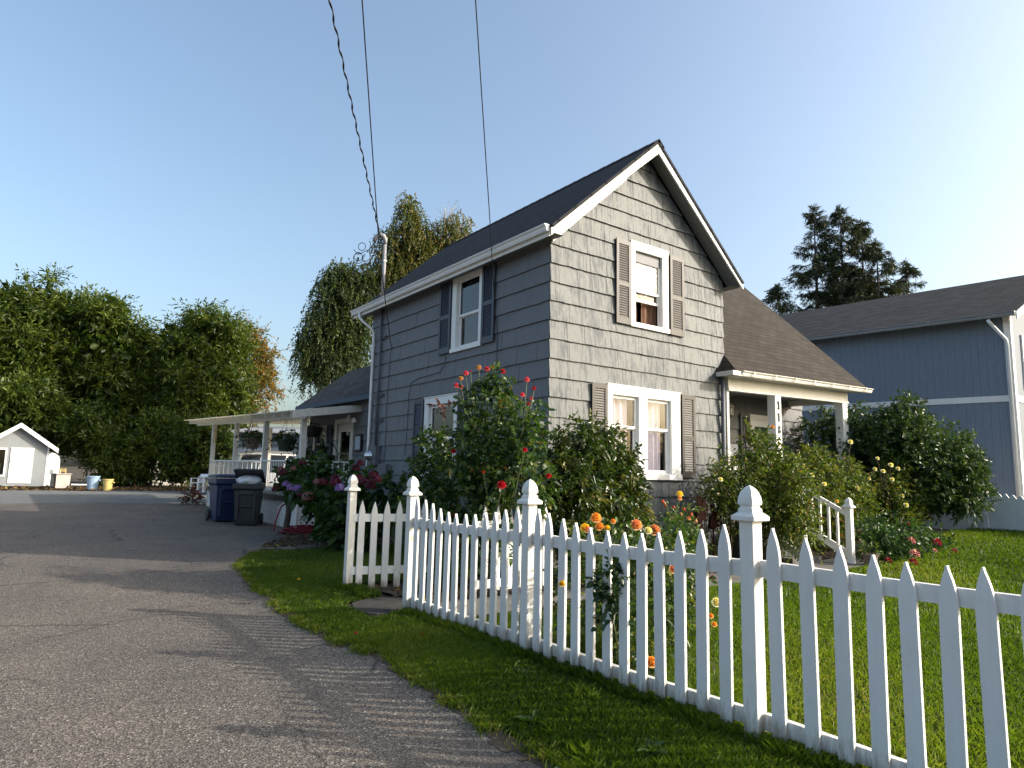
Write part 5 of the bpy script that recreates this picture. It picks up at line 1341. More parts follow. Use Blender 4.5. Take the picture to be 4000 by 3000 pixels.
def tub(px, py, D, r, h, mat, label):
    p = atd(px, py, D); p[2] = float(zg(p[0], p[1])) - 0.005
    t = thing("plastic_tub", label, "tub", p, 0, "plastic tubs at the edge of the gravel")
    mb = MB(); mb.lathe([(r * .78, 0), (r * .97, h * .9), (r * 1.06, h * .9), (r * 1.06, h), (r * .97, h), (r * .9, h * .6), (r * .7, 0.03)], p, 22); mb.build("body", mat, t)
    for s in (-1, 1):
        q = MB(); d = np.array([CR[0], CR[1], 0]) * s; b = p + d * r * 1.05
        q.obox(b + np.array([0, 0, h * .72]), b + d * .05 + np.array([0, 0, h * .72]), .12, .05); q.build("handle", mat, t)
tub(361, 1900, 38.2, 0.275, 0.66, "bluetub", "pale blue plastic tub beside a yellow one"); tub(420, 1902, 37.8, 0.225, 0.54, "yellowtub", "yellow plastic tub beside the blue one")
p = atd(772, 1912, 36.0); p[2] = 0.42
ch = thing("plastic_chair", "white plastic garden chair at the edge of the gravel", "chair", p, sa - R(60))
mb = MB(); mb.box(-.25, .25, -.25, .25, .42, .46); mb.build("seat", "trim", ch, local=True)
for x in (-.23, .23):
    for y in (-.22, .22): mb = MB(); mb.box(x - .025, x + .025, y - .025, y + .025, 0, .64 if True else .42); mb.build("leg", "trim", ch, local=True)
    mb = MB(); mb.box(x - .03, x + .03, -.26, .26, .64, .67); mb.build("armrest", "trim", ch, local=True)
mb = MB(); mb.add([(-.25, .22, .46), (.25, .22, .46), (.25, .34, .86), (-.25, .34, .86), (-.25, .25, .46), (.25, .25, .46), (.25, .37, .86), (-.25, .37, .86)], [(0, 1, 2, 3), (7, 6, 5, 4), (0, 3, 7, 4), (1, 5, 6, 2), (2, 6, 7, 3)]); mb.build("backrest", "trim", ch, local=True)
p = atd(812, 1915, 36.0); p[2] = 0.42
tb = thing("plastic_table", "white plastic garden table beside the white chair", "table", p, sa)
mb = MB(); mb.box(-.4, .7, -.4, .4, .70, .74); mb.build("tabletop", "trim", tb, local=True)
for x in (-.3, .6):
    for y in (-.33, .33): mb = MB(); mb.box(x - .035, x + .035, y - .035, y + .035, 0, .70); mb.build("leg", "trim", tb, local=True)
# SUV parked behind the deck
p = atd(1126, 1800, 29.6); p[2] = 0.42
car = thing("parked_car", "white estate car with roof rails parked behind the deck", "car", p, sa - R(14))
def loft(secs, name, mat, parent):
    mb = MB(); n = len(secs[0]); mb.add([q for s in secs for q in s], [(i * n + j, i * n + (j + 1) % n, (i + 1) * n + (j + 1) % n, (i + 1) * n + j) for i in range(len(secs) - 1) for j in range(n)] + [tuple(reversed(range(n))), tuple(range((len(secs) - 1) * n, len(secs) * n))]); return mb.build(name, mat, parent, local=True, bevel=0.04)
def csec(x, w, z0, z1): return [(x, -w / 2, z0), (x, w / 2, z0), (x, w / 2 + .03, (z0 + z1) / 2), (x, w / 2, z1), (x, -w / 2, z1), (x, -w / 2 - .03, (z0 + z1) / 2)]
loft([csec(-2.3, 1.6, .4, .85), csec(-2.1, 1.78, .28, .98), csec(0.9, 1.82, .26, 1.02), csec(1.9, 1.76, .28, .95), csec(2.3, 1.5, .38, .78)], "body", "carwhite", car)
loft([csec(-2.15, 1.5, .98, 1.02), csec(-1.85, 1.36, 1.0, 1.62), csec(-1.2, 1.36, 1.0, 1.72), csec(0.1, 1.36, 1.0, 1.70), csec(0.9, 1.44, 1.0, 1.05)], "cabin", "carglass", car)
mb = MB(); mb.box(-1.95, 0.25, -.66, .66, 1.68, 1.76); mb.build("roof_panel", "carwhite", car, local=True, bevel=0.05)
for s in (-1, 1):
    mb = MB(); mb.tube([(-1.8, s * .58, 1.76), (-1.6, s * .58, 1.83), (0, s * .58, 1.83), (0.2, s * .58, 1.76)], 0.025, 6); mb.build("roof_rail", "metalgrey", car, local=True)
    for x in (-1.95, -1.15, -0.2): mb = MB(); mb.obox((x, s * .69, 1.0), (x + .12, s * .66, 1.7), .06, .1); mb.build("pillar", "carwhite", car, local=True)
    mb = MB(); mb.box(-2.28, -2.1, s * .78 - .1, s * .78 + .1, .75, 1.1); mb.build("tail_light", "redlight", car, local=True)
    for x in (-1.4, 1.4):
        k = 20; w = MB(); pr = [(.2, -.09), (.33, -.1), (.34, 0), (.33, .1), (.2, .09)]
        w.add([(x + r_ * math.cos(2 * math.pi * j / k), s * .84 + h, .34 + r_ * math.sin(2 * math.pi * j / k)) for r_, h in pr for j in range(k)], [(i * k + j, i * k + (j + 1) % k, (i + 1) * k + (j + 1) % k, (i + 1) * k + j) for i in range(4) for j in range(k)] + [tuple(range(k)), tuple(range(4 * k, 5 * k))]); w.build("wheel", "rubber", car, local=True)
p0 = atd(925, 1830, 34); p0[2] = 0.3
ob = thing("outbuilding", "blue grey boarded outbuilding with a pale metal roof behind the deck", "outbuilding", p0, sa - R(27))
mb = MB(); mb.box(0, 9, 0, 5, 0, 2.95); mb.build("wall", "outwall", ob, local=True)
mb = MB(); mb.add([(-.3, -.4, 2.94), (9.3, -.4, 2.94), (9.3, 5.2, 3.5), (-.3, 5.2, 3.5), (-.3, -.4, 3.0), (9.3, -.4, 3.0), (9.3, 5.2, 3.56), (-.3, 5.2, 3.56)], [(3, 2, 1, 0), (4, 5, 6, 7), (0, 1, 5, 4), (0, 4, 7, 3), (1, 2, 6, 5)]); mb.build("roof", "metalgrey", ob, local=True)
mb = MB()
for a, b, c, d in ((.6, 1.1, 1.95, 2.02), (.6, 1.1, 1.45, 1.52), (.6, .67, 1.52, 1.95), (1.03, 1.1, 1.52, 1.95), (.83, .87, 1.52, 1.95)): mb.box(a, b, -.06, 0, c, d)
o1 = mb.build("window", "trim", ob, local=True); mb = MB(); mb.box(.67, 1.03, -.02, -.005, 1.52, 1.95); mb.build("pane", "carglass", o1, local=True)
mb = MB()
for a, b, c, d in ((5.0, 6.1, 1.55, 1.65), (5.0, 5.1, .2, 1.55), (6.0, 6.1, .2, 1.55)): mb.box(a, b, -.06, 0, c, d)
mb.build("door_frame", "trim", ob, local=True)

# neighbour's two storey house on the right
NX, NY = 22.0, 6.70; nzt = lambda y: 6.30 + (y - 6.7) * 0.03
nb = thing("neighbour_house", "big blue grey two storey house with white corner trim beyond the boundary fence", "house", (NX, NY, 0.4))
mb = MB(); mb.hexa([(NX, NY, 0), (30, NY, 0), (30, 24, 0), (NX, 24, 0), (NX, NY, nzt(NY)), (30, NY, nzt(NY)), (30, 24, nzt(24)), (NX, 24, nzt(24))])
mb.add([(NX, NY, nzt(NY)), (30, NY, nzt(NY)), (26, NY, nzt(NY) + 2.1)], [(0, 1, 2)]); mb.build("wall", "nbwall", nb)
bz = lambda y: 3.84 + (y - 6.7) * 0.02
mb = MB(); mb.hexa([(NX - .025, NY - .025, bz(NY)), (NX, NY - .025, bz(NY)), (NX, 24, bz(24)), (NX - .025, 24, bz(24)), (NX - .025, NY - .025, bz(NY) + .17), (NX, NY - .025, bz(NY) + .17), (NX, 24, bz(24) + .17), (NX - .025, 24, bz(24) + .17)]); mb.box(NX, 30, NY - .025, NY - .003, bz(NY), bz(NY) + .17); mb.build("band", "white", nb)
mb = MB(); mb.box(NX - .03, NX + .0, NY - .028, NY + .14, 0.3, 6.28); mb.box(NX + .0, NX + .12, NY - .03, NY - .004, 0.3, 6.28); mb.build("corner_trim", "white", nb)
ne = 0.45; nsl = 0.47; nr = NX + 4.0
mb = MB(); y0 = NY - 0.30; L = (nr - NX + ne)
mb.sheet([(NX - ne, y0, nzt(y0) - .05), (NX - ne, 25, nzt(25) - .05), (nr, 25, nzt(25) - .05 + L * nsl), (nr, y0, nzt(y0) - .05 + L * nsl)], [(0, 0), (18, 0), (18, 5), (0, 5)], 0.06, (-nsl, 0, 1))
mb.sheet([(nr + L, y0, nzt(y0) - .05), (nr, y0, nzt(y0) - .05 + L * nsl), (nr, 25, nzt(25) - .05 + L * nsl), (nr + L, 25, nzt(25) - .05)], [(0, 0), (0, 5), (18, 5), (18, 0)], 0.06, (nsl, 0, 1)); mb.build("roof", "roofnb", nb)
mb = MB(); mb.prism([(NX - ne, nzt(y0) - .07), (NX - ne, nzt(y0) - .27), (nr, nzt(y0) - .27 + L * nsl), (nr, nzt(y0) - .07 + L * nsl)], lambda u, v, d: (u, d, v), y0 - .03, y0 + .0); mb.build("bargeboard", "white", nb)
mb = MB(); gutter(mb, (NX - ne, y0, nzt(y0) - .05), (NX - ne, 25, nzt(25) - .05), (-1, 0, 0), .12); mb.build("gutter", "metalgrey", nb)
mb = MB(); mb.tube([(NX - ne - .05, NY + .35, nzt(NY) - .2), (NX - ne - .02, NY + .3, nzt(NY) - .3), (NX - .1, NY + .07, nzt(NY) - .75), (NX - .07, NY + .06, nzt(NY) - .95), (NX - .07, NY + .06, 0.4)], 0.045, 8); mb.build("downspout", "white", nb, smooth=True)
for zz in (4.35, 1.6):
    mb = MB(); 
    for a, b, c, d in ((22.75, 23.9, zz + 1.3, zz + 1.45), (22.75, 23.9, zz - .12, zz), (22.75, 22.88, zz, zz + 1.3), (23.77, 23.9, zz, zz + 1.3)): mb.box(a, b, NY - .05, NY - .004, c, d)
    w = mb.build("window", "white", nb); mb = MB(); mb.box(22.88, 23.77, NY - .02, NY - .006, zz, zz + 1.3); mb.build("pane", "carglass", w)
# ================================================================== PLANTS
M["roseleaf"] = leafmat("rose_leaf", [(0, (0.015, 0.034, 0.012)), (0.45, (0.033, 0.069, 0.019)), (0.8, (0.075, 0.126, 0.021)), (0.93, (0.164, 0.158, 0.023)), (0.97, (0.194, 0.099, 0.023)), (1, (0.194, 0.040, 0.030))], 0.36, 0.35, 0.45)
M["rhodoleaf"] = leafmat("rhododendron_leaf", [(0, (0.016, 0.031, 0.008)), (0.5, (0.038, 0.068, 0.012)), (0.85, (0.091, 0.110, 0.020)), (0.95, (0.182, 0.163, 0.045)), (1, (0.234, 0.116, 0.040))], 0.32, 0.25, 0.5)
M["creamleaf"] = leafmat("porch_rose_leaf", [(0, (0.026, 0.048, 0.011)), (0.4, (0.065, 0.105, 0.017)), (0.75, (0.138, 0.163, 0.024)), (0.92, (0.212, 0.138, 0.028)), (1, (0.260, 0.081, 0.034))], 0.4, 0.35, 0.4)
M["cameleaf"] = leafmat("camellia_leaf", [(0, (0.022, 0.045, 0.015)), (0.5, (0.045, 0.083, 0.025)), (1, (0.094, 0.131, 0.037))], 0.42, 0.25, 0.4)
M["hydleaf"] = leafmat("hydrangea_leaf", [(0, (0.012, 0.032, 0.010)), (0.6, (0.031, 0.072, 0.019)), (1, (0.061, 0.108, 0.020))], 0.45, 0.3)
M["laurel"] = leafmat("laurel_leaf", [(0, (0.028, 0.05, 0.010)), (0.5, (0.07, 0.105, 0.016)), (1, (0.14, 0.175, 0.03))], 0.4, 0.35)
M["treeleaf"] = leafmat("hedge_tree_leaf", [(0, (0.024, 0.046, 0.008)), (0.5, (0.068, 0.106, 0.016)), (0.85, (0.138, 0.168, 0.026)), (1, (0.198, 0.186, 0.040))], 0.4, 0.35)
M["autumn"] = leafmat("autumn_leaf", [(0, (0.058, 0.079, 0.022)), (0.45, (0.130, 0.122, 0.029)), (0.75, (0.317, 0.158, 0.029)), (1, (0.461, 0.216, 0.043))], 0.6, 0.4)
M["birchleaf"] = leafmat("birch_leaf", [(0, (0.030, 0.046, 0.014)), (0.5, (0.074, 0.095, 0.020)), (0.85, (0.149, 0.135, 0.027)), (1, (0.216, 0.142, 0.034))], 0.5, 0.35)
M["birchdark"] = leafmat("birch_leaf_green", [(0, (0.022, 0.038, 0.014)), (0.6, (0.048, 0.074, 0.019)), (1, (0.108, 0.120, 0.024))], 0.5, 0.3)
M["needle"] = leafmat("conifer_needles", [(0, (0.019, 0.033, 0.019)), (0.6, (0.042, 0.060, 0.027)), (0.9, (0.083, 0.087, 0.030)), (1, (0.128, 0.105, 0.038))], 0.6, 0.15)
M["feather"] = leafmat("cypress_sprig", [(0, (0.05, 0.09, 0.012)), (1, (0.14, 0.19, 0.03))], 0.5, 0.4)
M["dahlialeaf"] = leafmat("dahlia_leaf", [(0, (0.015, 0.04, 0.015)), (0.6, (0.04, 0.085, 0.025)), (1, (0.08, 0.13, 0.03))], 0.4, 0.3)
M["weed"] = leafmat("weed_leaf", [(0, (0.03, 0.065, 0.015)), (1, (0.07, 0.12, 0.03))], 0.45, 0.3)
M["sword"] = leafmat("sword_leaf", [(0, (0.04, 0.06, 0.01)), (0.8, (0.09, 0.11, 0.02)), (1, (0.15, 0.13, 0.03))], 0.4, 0.35)
def petalmat(name, a, b, c=None): return leafmat(name, [(0, a), (0.6, b), (1, c or b)], 0.55, 0.3, 0.25)
M["petal_red"] = petalmat("red_petal", (0.28, 0.006, 0.02), (0.5, 0.012, 0.035), (0.62, 0.05, 0.07))
M["petal_pink"] = petalmat("pink_petal", (0.50, 0.02, 0.10), (0.70, 0.09, 0.20), (0.8, 0.26, 0.30))
M["petal_old"] = petalmat("faded_petal", (0.35, 0.16, 0.05), (0.6, 0.38, 0.14), (0.72, 0.35, 0.25))
M["petal_orange"] = petalmat("orange_petal", (0.65, 0.2, 0.03), (0.85, 0.42, 0.10), (0.9, 0.55, 0.25))
M["petal_yellow"] = petalmat("yellow_petal", (0.75, 0.42, 0.02), (0.88, 0.62, 0.06), (0.9, 0.72, 0.25))
M["petal_peach"] = petalmat("peach_petal", (0.72, 0.20, 0.12), (0.82, 0.38, 0.24), (0.88, 0.62, 0.35))
M["petal_cream"] = petalmat("cream_petal", (0.8, 0.62, 0.25), (0.85, 0.78, 0.48), (0.86, 0.82, 0.64))
M["petal_bud"] = petalmat("bud_petal", (0.4, 0.05, 0.015), (0.6, 0.10, 0.03))
M["petal_dahlia"] = petalmat("dahlia_petal", (0.22, 0.005, 0.05), (0.42, 0.02, 0.10), (0.75, 0.6, 0.62))
M["petal_crimson"] = petalmat("crimson_petal", (0.18, 0.004, 0.02), (0.34, 0.01, 0.04))
M["floret_purple"] = petalmat("purple_floret", (0.150, 0.075, 0.285), (0.285, 0.165, 0.435), (0.375, 0.300, 0.510))
M["floret_rose"] = petalmat("rose_floret", (0.053, 0.004, 0.014), (0.095, 0.010, 0.026))
M["floret_dusty"] = petalmat("dusty_floret", (0.158, 0.054, 0.058), (0.216, 0.104, 0.091), (0.208, 0.150, 0.108))

def rose(parent, c, r, mat, up=(0, 0, 1), name="flower"):
    """a bloom of cupped overlapping petals"""
    C = np.array(c, float); up = unit(np.array(up, float)[None])[0]
    a = unit(np.cross(up, [0.3, 0.9, 0.2])[None])[0]; b = np.cross(up, a)
    V, F, T = [], [], []
    for ringi, (n, tilt, rad, sz) in enumerate(((4, 0.15, 0.22, 0.62), (5, 0.45, 0.42, 0.72), (6, 0.8, 0.6, 0.78), (6, 1.2, 0.72, 0.8))):
        for k in range(n):
            ph = 2 * math.pi * (k + 0.5 * (ringi % 2)) / n + random.uniform(-.15, .15)
            rd = a * math.cos(ph) + b * math.sin(ph); td = -a * math.sin(ph) + b * math.cos(ph)
            g = np.empty((3, 3, 3))
            for i in range(3):
                s = i / 2; ang = tilt * (0.35 + 0.65 * s)
                base = rd * (rad * 0.45 + sz * 0.55 * s * math.sin(ang)) + up * (-0.35 + sz * s * math.cos(ang) + (0.25 - 0.12 * ringi))
                for j in range(3):
                    w = (j - 1) * sz * (0.30, 0.62, 0.48)[i]
                    g[i, j] = C + r * (base + td * w - rd * 0.28 * (abs(j - 1)) * sz * 0.7 + up * (0.05 if (i == 2 and j == 1) else 0))
            o = len(V) * 1; o = sum(len(x) for x in V); V.append(g.reshape(-1, 3))
            for i in range(2):
                for j in range(2): F.append((o + 3 * i + j, o + 3 * i + j + 1, o + 3 * i + j + 4, o + 3 * i + j + 3)); T.append(min(1, 0.28 * ringi + 0.2 * i + random.uniform(0, .15)))
    off = WL.get(parent, np.zeros(3)); V = np.vstack(V) - off
    ob = fast_mesh(name, V, np.array(F), mat, parent, T); ob.data.polygons.foreach_set("use_smooth", [True] * len(F)); return ob
def bud(parent, c, r, mat):
    mb = MB(); mb.lathe([(0.25 * r, -r), (0.75 * r, -.5 * r), (0.8 * r, 0.1 * r), (.5 * r, .8 * r), (.1 * r, 1.2 * r)], c, 8); o = mb.build("flower", mat, parent, smooth=True)
    a = o.data.attributes.new("tint", "FLOAT", "FACE"); a.data.foreach_set("value", rng.random(len(o.data.polygons)).astype(np.float32)); return o
def mophead(parent, c, r, mat):
    n = 80; d = rdir(n); d[:, 2] = np.abs(d[:, 2]) * 1.0 - 0.25; d = unit(d); P = np.array(c) + d * r * (0.9 + .15 * rng.random((n, 1)))
    C, D, N, T = [], [], [], []
    for i in range(n):
        a = unit(np.cross(d[i], rng.normal(size=3))[None])[0]; b = np.cross(d[i], a); t0 = rng.random()
        for q in (a, b, -a, -b): C.append(P[i]); D.append(q); N.append(d[i]); T.append(min(1, .7 * t0 + .3 * rng.random()))
    return leaf_mesh("flower", mat, parent, np.array(C), np.array(D), np.array(N), r * .26, r * .28, np.array(T), 0, -.1)
def pompom(parent, c, r, mat, up=(0, -.4, 1)):
    up = unit(np.array(up, float)[None])[0]; C, D, N, T = [], [], [], []
    a = unit(np.cross(up, [1, .2, 0])[None])[0]; b = np.cross(up, a)
    for k in range(70):
        th = 0.15 + 1.75 * math.sqrt(k / 70); ph = k * 2.39996
        d = up * math.cos(th) + (a * math.cos(ph) + b * math.sin(ph)) * math.sin(th)
        C.append(np.array(c) + d * r * .45); D.append(d); N.append(up + .01); T.append(1.0 if k % 3 == 0 and mat == "petal_dahlia" else rng.random() * .7)
    return leaf_mesh("flower", mat, parent, np.array(C), np.array(D), np.array(N), r * .6, r * .30, np.array(T), 0, .25)
def canes(parent, base, tips, r0, mat="stem", name="stem"):
    mb = MB()
    for tpt in tips:
        b = np.array(base, float) + np.array([random.uniform(-.12, .12), random.uniform(-.12, .12), 0]); t = np.array(tpt, float)
        m = (b + t) / 2 + np.array([random.uniform(-.1, .1), random.uniform(-.1, .1), 0.12 * np.linalg.norm(t - b)])
        mb.tube([b, (b + m) / 2 + [0, 0, .05], m, (m + t) / 2 + [0, 0, .02], t], [r0, r0 * .85, r0 * .7, r0 * .55, r0 * .35], 6)
    return mb.build(name, mat, parent, smooth=True)

# ---- tall red rose bush behind the fence
RB = (5.25, 7.62)
rb = thing("rose_bush", "tall red flowering rose bush growing behind the fence at the dark side wall", "rose bush", (*RB, 0))
X5 = 5.2
ell = [(5.05, 7.95, 1.15, .55, .75, .65), (5.15, 7.75, 1.75, .50, .62, .60), (5.2, 7.75, 2.35, .36, .42, .48), (5.3, 7.05, 1.45, .42, .50, .60), (5.35, 7.1, 2.1, .30, .36, .50), (4.95, 8.75, 1.15, .35, .40, .70), (4.95, 8.75, 1.8, .26, .30, .45), (4.9, 7.3, .75, .45, .7, .35), (5.3, 7.6, 2.75, .16, .2, .25)]
foliage("foliage", "roseleaf", rb, ell, 1500, 0.20, 7, 0.072, 0.050, up=.3, spread=.7, ang=55, sag=.2, rmin=.3, droop=.35, fold=.12, core=150, coresize=.10)
reds = [(1820, 1458, 0.067, "petal_pink"), (1870, 1435, 0.063, "petal_old"), (1902, 1441, 0.067, "petal_pink"), (1963, 1451, 0.063, "petal_red"), (1800, 1478, 0.061, "petal_old"), (1783, 1506, 0.067, "petal_pink"), (1802, 1512, 0.055, "petal_pink"), (2058, 1483, 0.061, "petal_pink"), (2086, 1517, 0.043, "petal_red"), (2040, 1542, 0.055, "petal_pink"), (2075, 1557, 0.043, "petal_pink"), (2064, 1577, 0.037, "petal_red"), (1772, 1763, 0.055, "petal_red"), (2050, 1757, 0.046, "petal_red"), (1888, 1843, .035, "petal_bud"), (1960, 1894, 0.083, "petal_red"), (2143, 1859, 0.046, "petal_red"), (1838, 1450, 0.024, "petal_red"), (1768, 2010, 0.049, "petal_red")]
tips = []
for px, py, r, m in reds:
    x = 5.3 if py < 1600 else 4.72
    if px > 2030 and py < 1700: x = 5.35
    c = atx(px, py, x); rose(rb, c, r, m, (-.35, -.45, .8)); tips.append(c - [0, 0, r * .6])
canes(rb, (*RB, 0), tips + [(5.0, 8.8, 2.0), (4.9, 8.6, 1.6)] + [(e[0], e[1], e[2]) for e in ell], .016)
# reddish young shoots at the upper left
M["redshoot"] = leafmat("young_red_leaf", [(0, (0.06, 0.03, 0.02)), (1, (0.14, 0.035, 0.025))], .4, .3)
foliage("young_shoot", "redshoot", rb, [(*atx(1735, 1600, 4.95), .10, .16, .08)], 10, .18, 6, .06, .035, up=.6, rmin=.1, droop=.3)

# ---- rhododendron at the house corner
rh = thing("rhododendron", "broad glossy rhododendron shrub in front of the house corner", "shrub", (7.05, 7.4, 0))
ell = [(6.7, 7.35, 1.1, .75, .6, .8), (7.4, 7.5, 1.1, .60, .5, .8), (6.75, 7.5, 1.85, .58, .5, .52), (7.2, 7.55, 1.85, .50, .45, .50), (7.62, 7.5, 1.55, .36, .4, .45), (6.3, 7.2, 1.2, .45, .45, .7), (7.72, 7.5, 1.15, .30, .35, .5), (6.9, 7.1, .6, .8, .5, .45), (7.6, 7.2, .55, .5, .4, .45)]
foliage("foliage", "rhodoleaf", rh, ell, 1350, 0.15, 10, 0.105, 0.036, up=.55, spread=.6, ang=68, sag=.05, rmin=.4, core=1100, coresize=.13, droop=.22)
foliage("foliage", "rhodoleaf", rh, ell[6:] + ell[:2], 90, .1, 7, .12, .045, up=-.3, ang=50, rmin=.8, droop=.6, tintfun=lambda C, t: .86 + .14 * t)
canes(rh, (7.05, 7.45, 0), [(e[0], e[1], e[2]) for e in ell] * 2, .03, "bark")

# ---- orange and yellow roses along the fence
ob_ = thing("rose_bush", "low orange and yellow rose bush just behind the picket fence", "rose bush", (4.25, 4.35, 0))
ell = [(4.15, 4.45, .55, .28, .38, .45), (4.4, 4.1, .6, .3, .35, .45), (4.35, 4.5, .95, .28, .3, .16), (4.75, 4.2, .55, .35, .4, .40), (4.9, 4.3, .95, .3, .3, .16), (4.2, 3.95, .3, .25, .3, .25)]
foliage("foliage", "roseleaf", ob_, ell, 620, .15, 7, .052, .036, up=.4, spread=.7, sag=.15, rmin=.25, droop=.3, tintfun=lambda C, t: (t * .95 + .12).clip(0, .93))
ros = [(2328, 2022, 0.076, "petal_orange", 4.25), (2342, 2056, 0.061, "petal_orange", 4.2), (2285, 2062, 0.068, "petal_yellow", 4.1), (2297, 2068, 0.049, "petal_peach", 4.1), (2395, 2036, 0.037, "petal_orange", 4.3), (2372, 2062, 0.043, "petal_yellow", 4.25), (2485, 2050, 0.085, "petal_peach", 4.6), (2532, 2072, 0.055, "petal_cream", 4.6), (2556, 2070, 0.085, "petal_peach", 4.75), (2195, 2280, 0.041, "petal_yellow", 3.58), (2634, 2222, 0.061, "petal_peach", 4.1), (2800, 2352, 0.055, "petal_cream", 4.1), (2777, 2405, 0.030, "petal_orange", 4.1), (2790, 2438, 0.030, "petal_orange", 4.05), (2545, 2585, 0.067, "petal_orange", 3.95), (2784, 2256, .035, "petal_crimson", 5.2)]
tips = []
for px, py, r, m, x in ros:
    c = atx(px, py, x); rose(ob_, c, r, m, (-.4, -.4, .7)); tips.append(c - [0, 0, r * .6])
canes(ob_, (4.3, 4.3, 0), [t_ for t_ in tips if t_[0] > 3.9], .008)
# sprig poking through the pickets
cl = thing("rose_spray", "dark leafed rose spray poking out through the picket fence", "rose", (3.62, 3.7, 0))
c1 = atx(2385, 2330, 3.60); c2 = atx(2345, 2240, 3.62); c3 = atx(2400, 2230, 3.58)
foliage("foliage", "roseleaf", cl, [(3.60, c1[1], c1[2], .05, .10, .16), (3.60, c2[1], c2[2], .05, .07, .12), (3.58, c3[1], c3[2], .05, .12, .06), (3.7, c1[1], c1[2] - .1, .1, .12, .25)], 75, .13, 6, .05, .036, up=.2, spread=.8, rmin=.1, droop=.3, tintfun=lambda C, t: t * .6)
canes(cl, (3.75, c1[1], 0.05), [c1, c2, c3], .007)
# slim yellow rose with tall stems before the window
yr = thing("rose_bush", "slender yellow topped rose bush with many buds in front of the paired window", "rose bush", (5.6, 5.0, 0))
ytop = [(2655, 1930, .058, "petal_yellow"), (2655, 1948, .04, "petal_peach"), (2690, 2025, .038, "petal_peach")]
for px, py, r, m in ytop: rose(yr, atx(px, py, 5.6), r, m, (-.2, -.3, 1))
yb = [atx(q[0], q[1], 5.6) for q in ((2600, 1974), (2632, 1984), (2672, 1990), (2718, 2035), (2700, 2010), (2590, 1960), (2660, 2010))]
for q in yb: bud(yr, q, .020, "petal_bud" if q[2] > 1.15 else "petal_old")
tp = [atx(px, py, 5.6) for px, py, r, m in ytop] + yb
canes(yr, (5.6, 4.75, 0), tp, .007)
el = [(5.6, 4.72, .78, .25, .28, .35), (5.6, 4.62, 1.05, .18, .22, .2), (5.5, 4.8, .4, .25, .3, .3)]
foliage("foliage", "roseleaf", yr, el, 300, .14, 6, .044, .028, up=.6, spread=.6, rmin=.1, droop=.25, tintfun=lambda C, t: (.45 + .5 * t).clip(0, .9))

# ---- ground cover before the house
gc = thing("garden_shrub", "low leafy green plants along the foot of the front wall", "shrub", (9.2, 7.8, 0))
foliage("foliage", "creamleaf", gc, [(8.7, 7.6, .25, .5, .35, .4), (9.4, 7.7, .2, .6, .35, .3), (10.2, 7.8, .15, .5, .3, .28), (6.2, 6.7, .12, .4, .3, .2), (9.0, 7.3, .1, .4, .3, .2)], 200, .2, 8, .06, .035, up=.5, rmin=.2)

# ---- climbing cream roses around the porch
def cream_bush(base, ell, n, label, flowers, fx, brown=.0, ll=.05):
    t = thing("rose_bush", label, "rose bush", (*base, 0), 0, "cream flowered roses around the porch")
    foliage("foliage", "creamleaf", t, ell, int(n * 2.1), .26, 8, ll * 1.1, ll * .7, up=.25, spread=.75, sag=.25, rmin=.3, droop=.3, tintfun=lambda C, q: (q + brown).clip(0, 1), core=260, coresize=.11)
    tips = []
    for px, py, r, m, y in flowers:
        c = aty(px, py, y); rose(t, c, r, m, (-.3, -.5, .6)); tips.append(c - [0, 0, r * .5])
    canes(t, (*base, 0), tips + [(e[0] + random.uniform(-.3, .3), e[1], e[2] + e[5] * .7) for e in ell] * 3, .014, "bark")
    return t
cream_bush((11.0, 7.55), [(10.6, 7.3, 1.45, .6, .4, .55), (11.3, 7.2, 1.55, .6, .4, .55), (11.0, 7.3, 2.05, .5, .35, .38), (11.15, 6.75, 1.3, .40, .35, .5), (10.9, 7.2, .95, .75, .4, .45), (11.0, 6.65, .75, .42, .35, .45), (10.05, 7.45, 1.4, .25, .3, .5), (10.75, 7.35, 2.35, .15, .12, .2), (11.7, 7.15, 1.75, .3, .25, .35)], 1000,
           "cream rose bush on the left of the stair rail below the house number",
           [(3060, 1850, 0.073, "petal_cream", 6.95), (3133, 1818, 0.076, "petal_cream", 6.95), (3171, 1856, 0.071, "petal_cream", 6.95), (3131, 1926, 0.061, "petal_yellow", 6.85), (2815, 1872, 0.061, "petal_cream", 7.1), (3018, 1667, 0.055, "petal_orange", 7.3), (3220, 1890, 0.067, "petal_cream", 6.95), (3125, 1842, 0.043, "petal_yellow", 6.95), (3115, 2068, 0.049, "petal_orange", 6.7)], 0)
cream_bush((14.2, 7.7), [(13.6, 7.6, 1.5, .7, .4, .6), (14.5, 7.6, 1.4, .7, .4, .6), (14.0, 7.6, 1.0, .8, .4, .5), (13.4, 7.7, 2.0, .4, .3, .3), (14.9, 7.6, 1.1, .5, .4, .55), (14.7, 7.7, 1.75, .4, .3, .3), (13.9, 7.7, .5, .5, .35, .45)], 1050,
           "browning rose bush between the stair post and the right porch post",
           [(3322, 1726, 0.085, "petal_cream", 7.5), (3350, 1908, 0.067, "petal_cream", 7.2), (3270, 1958, 0.055, "petal_yellow", 7.2), (3418, 1832, 0.067, "petal_cream", 7.3), (3395, 1870, 0.055, "petal_cream", 7.3)], .12)
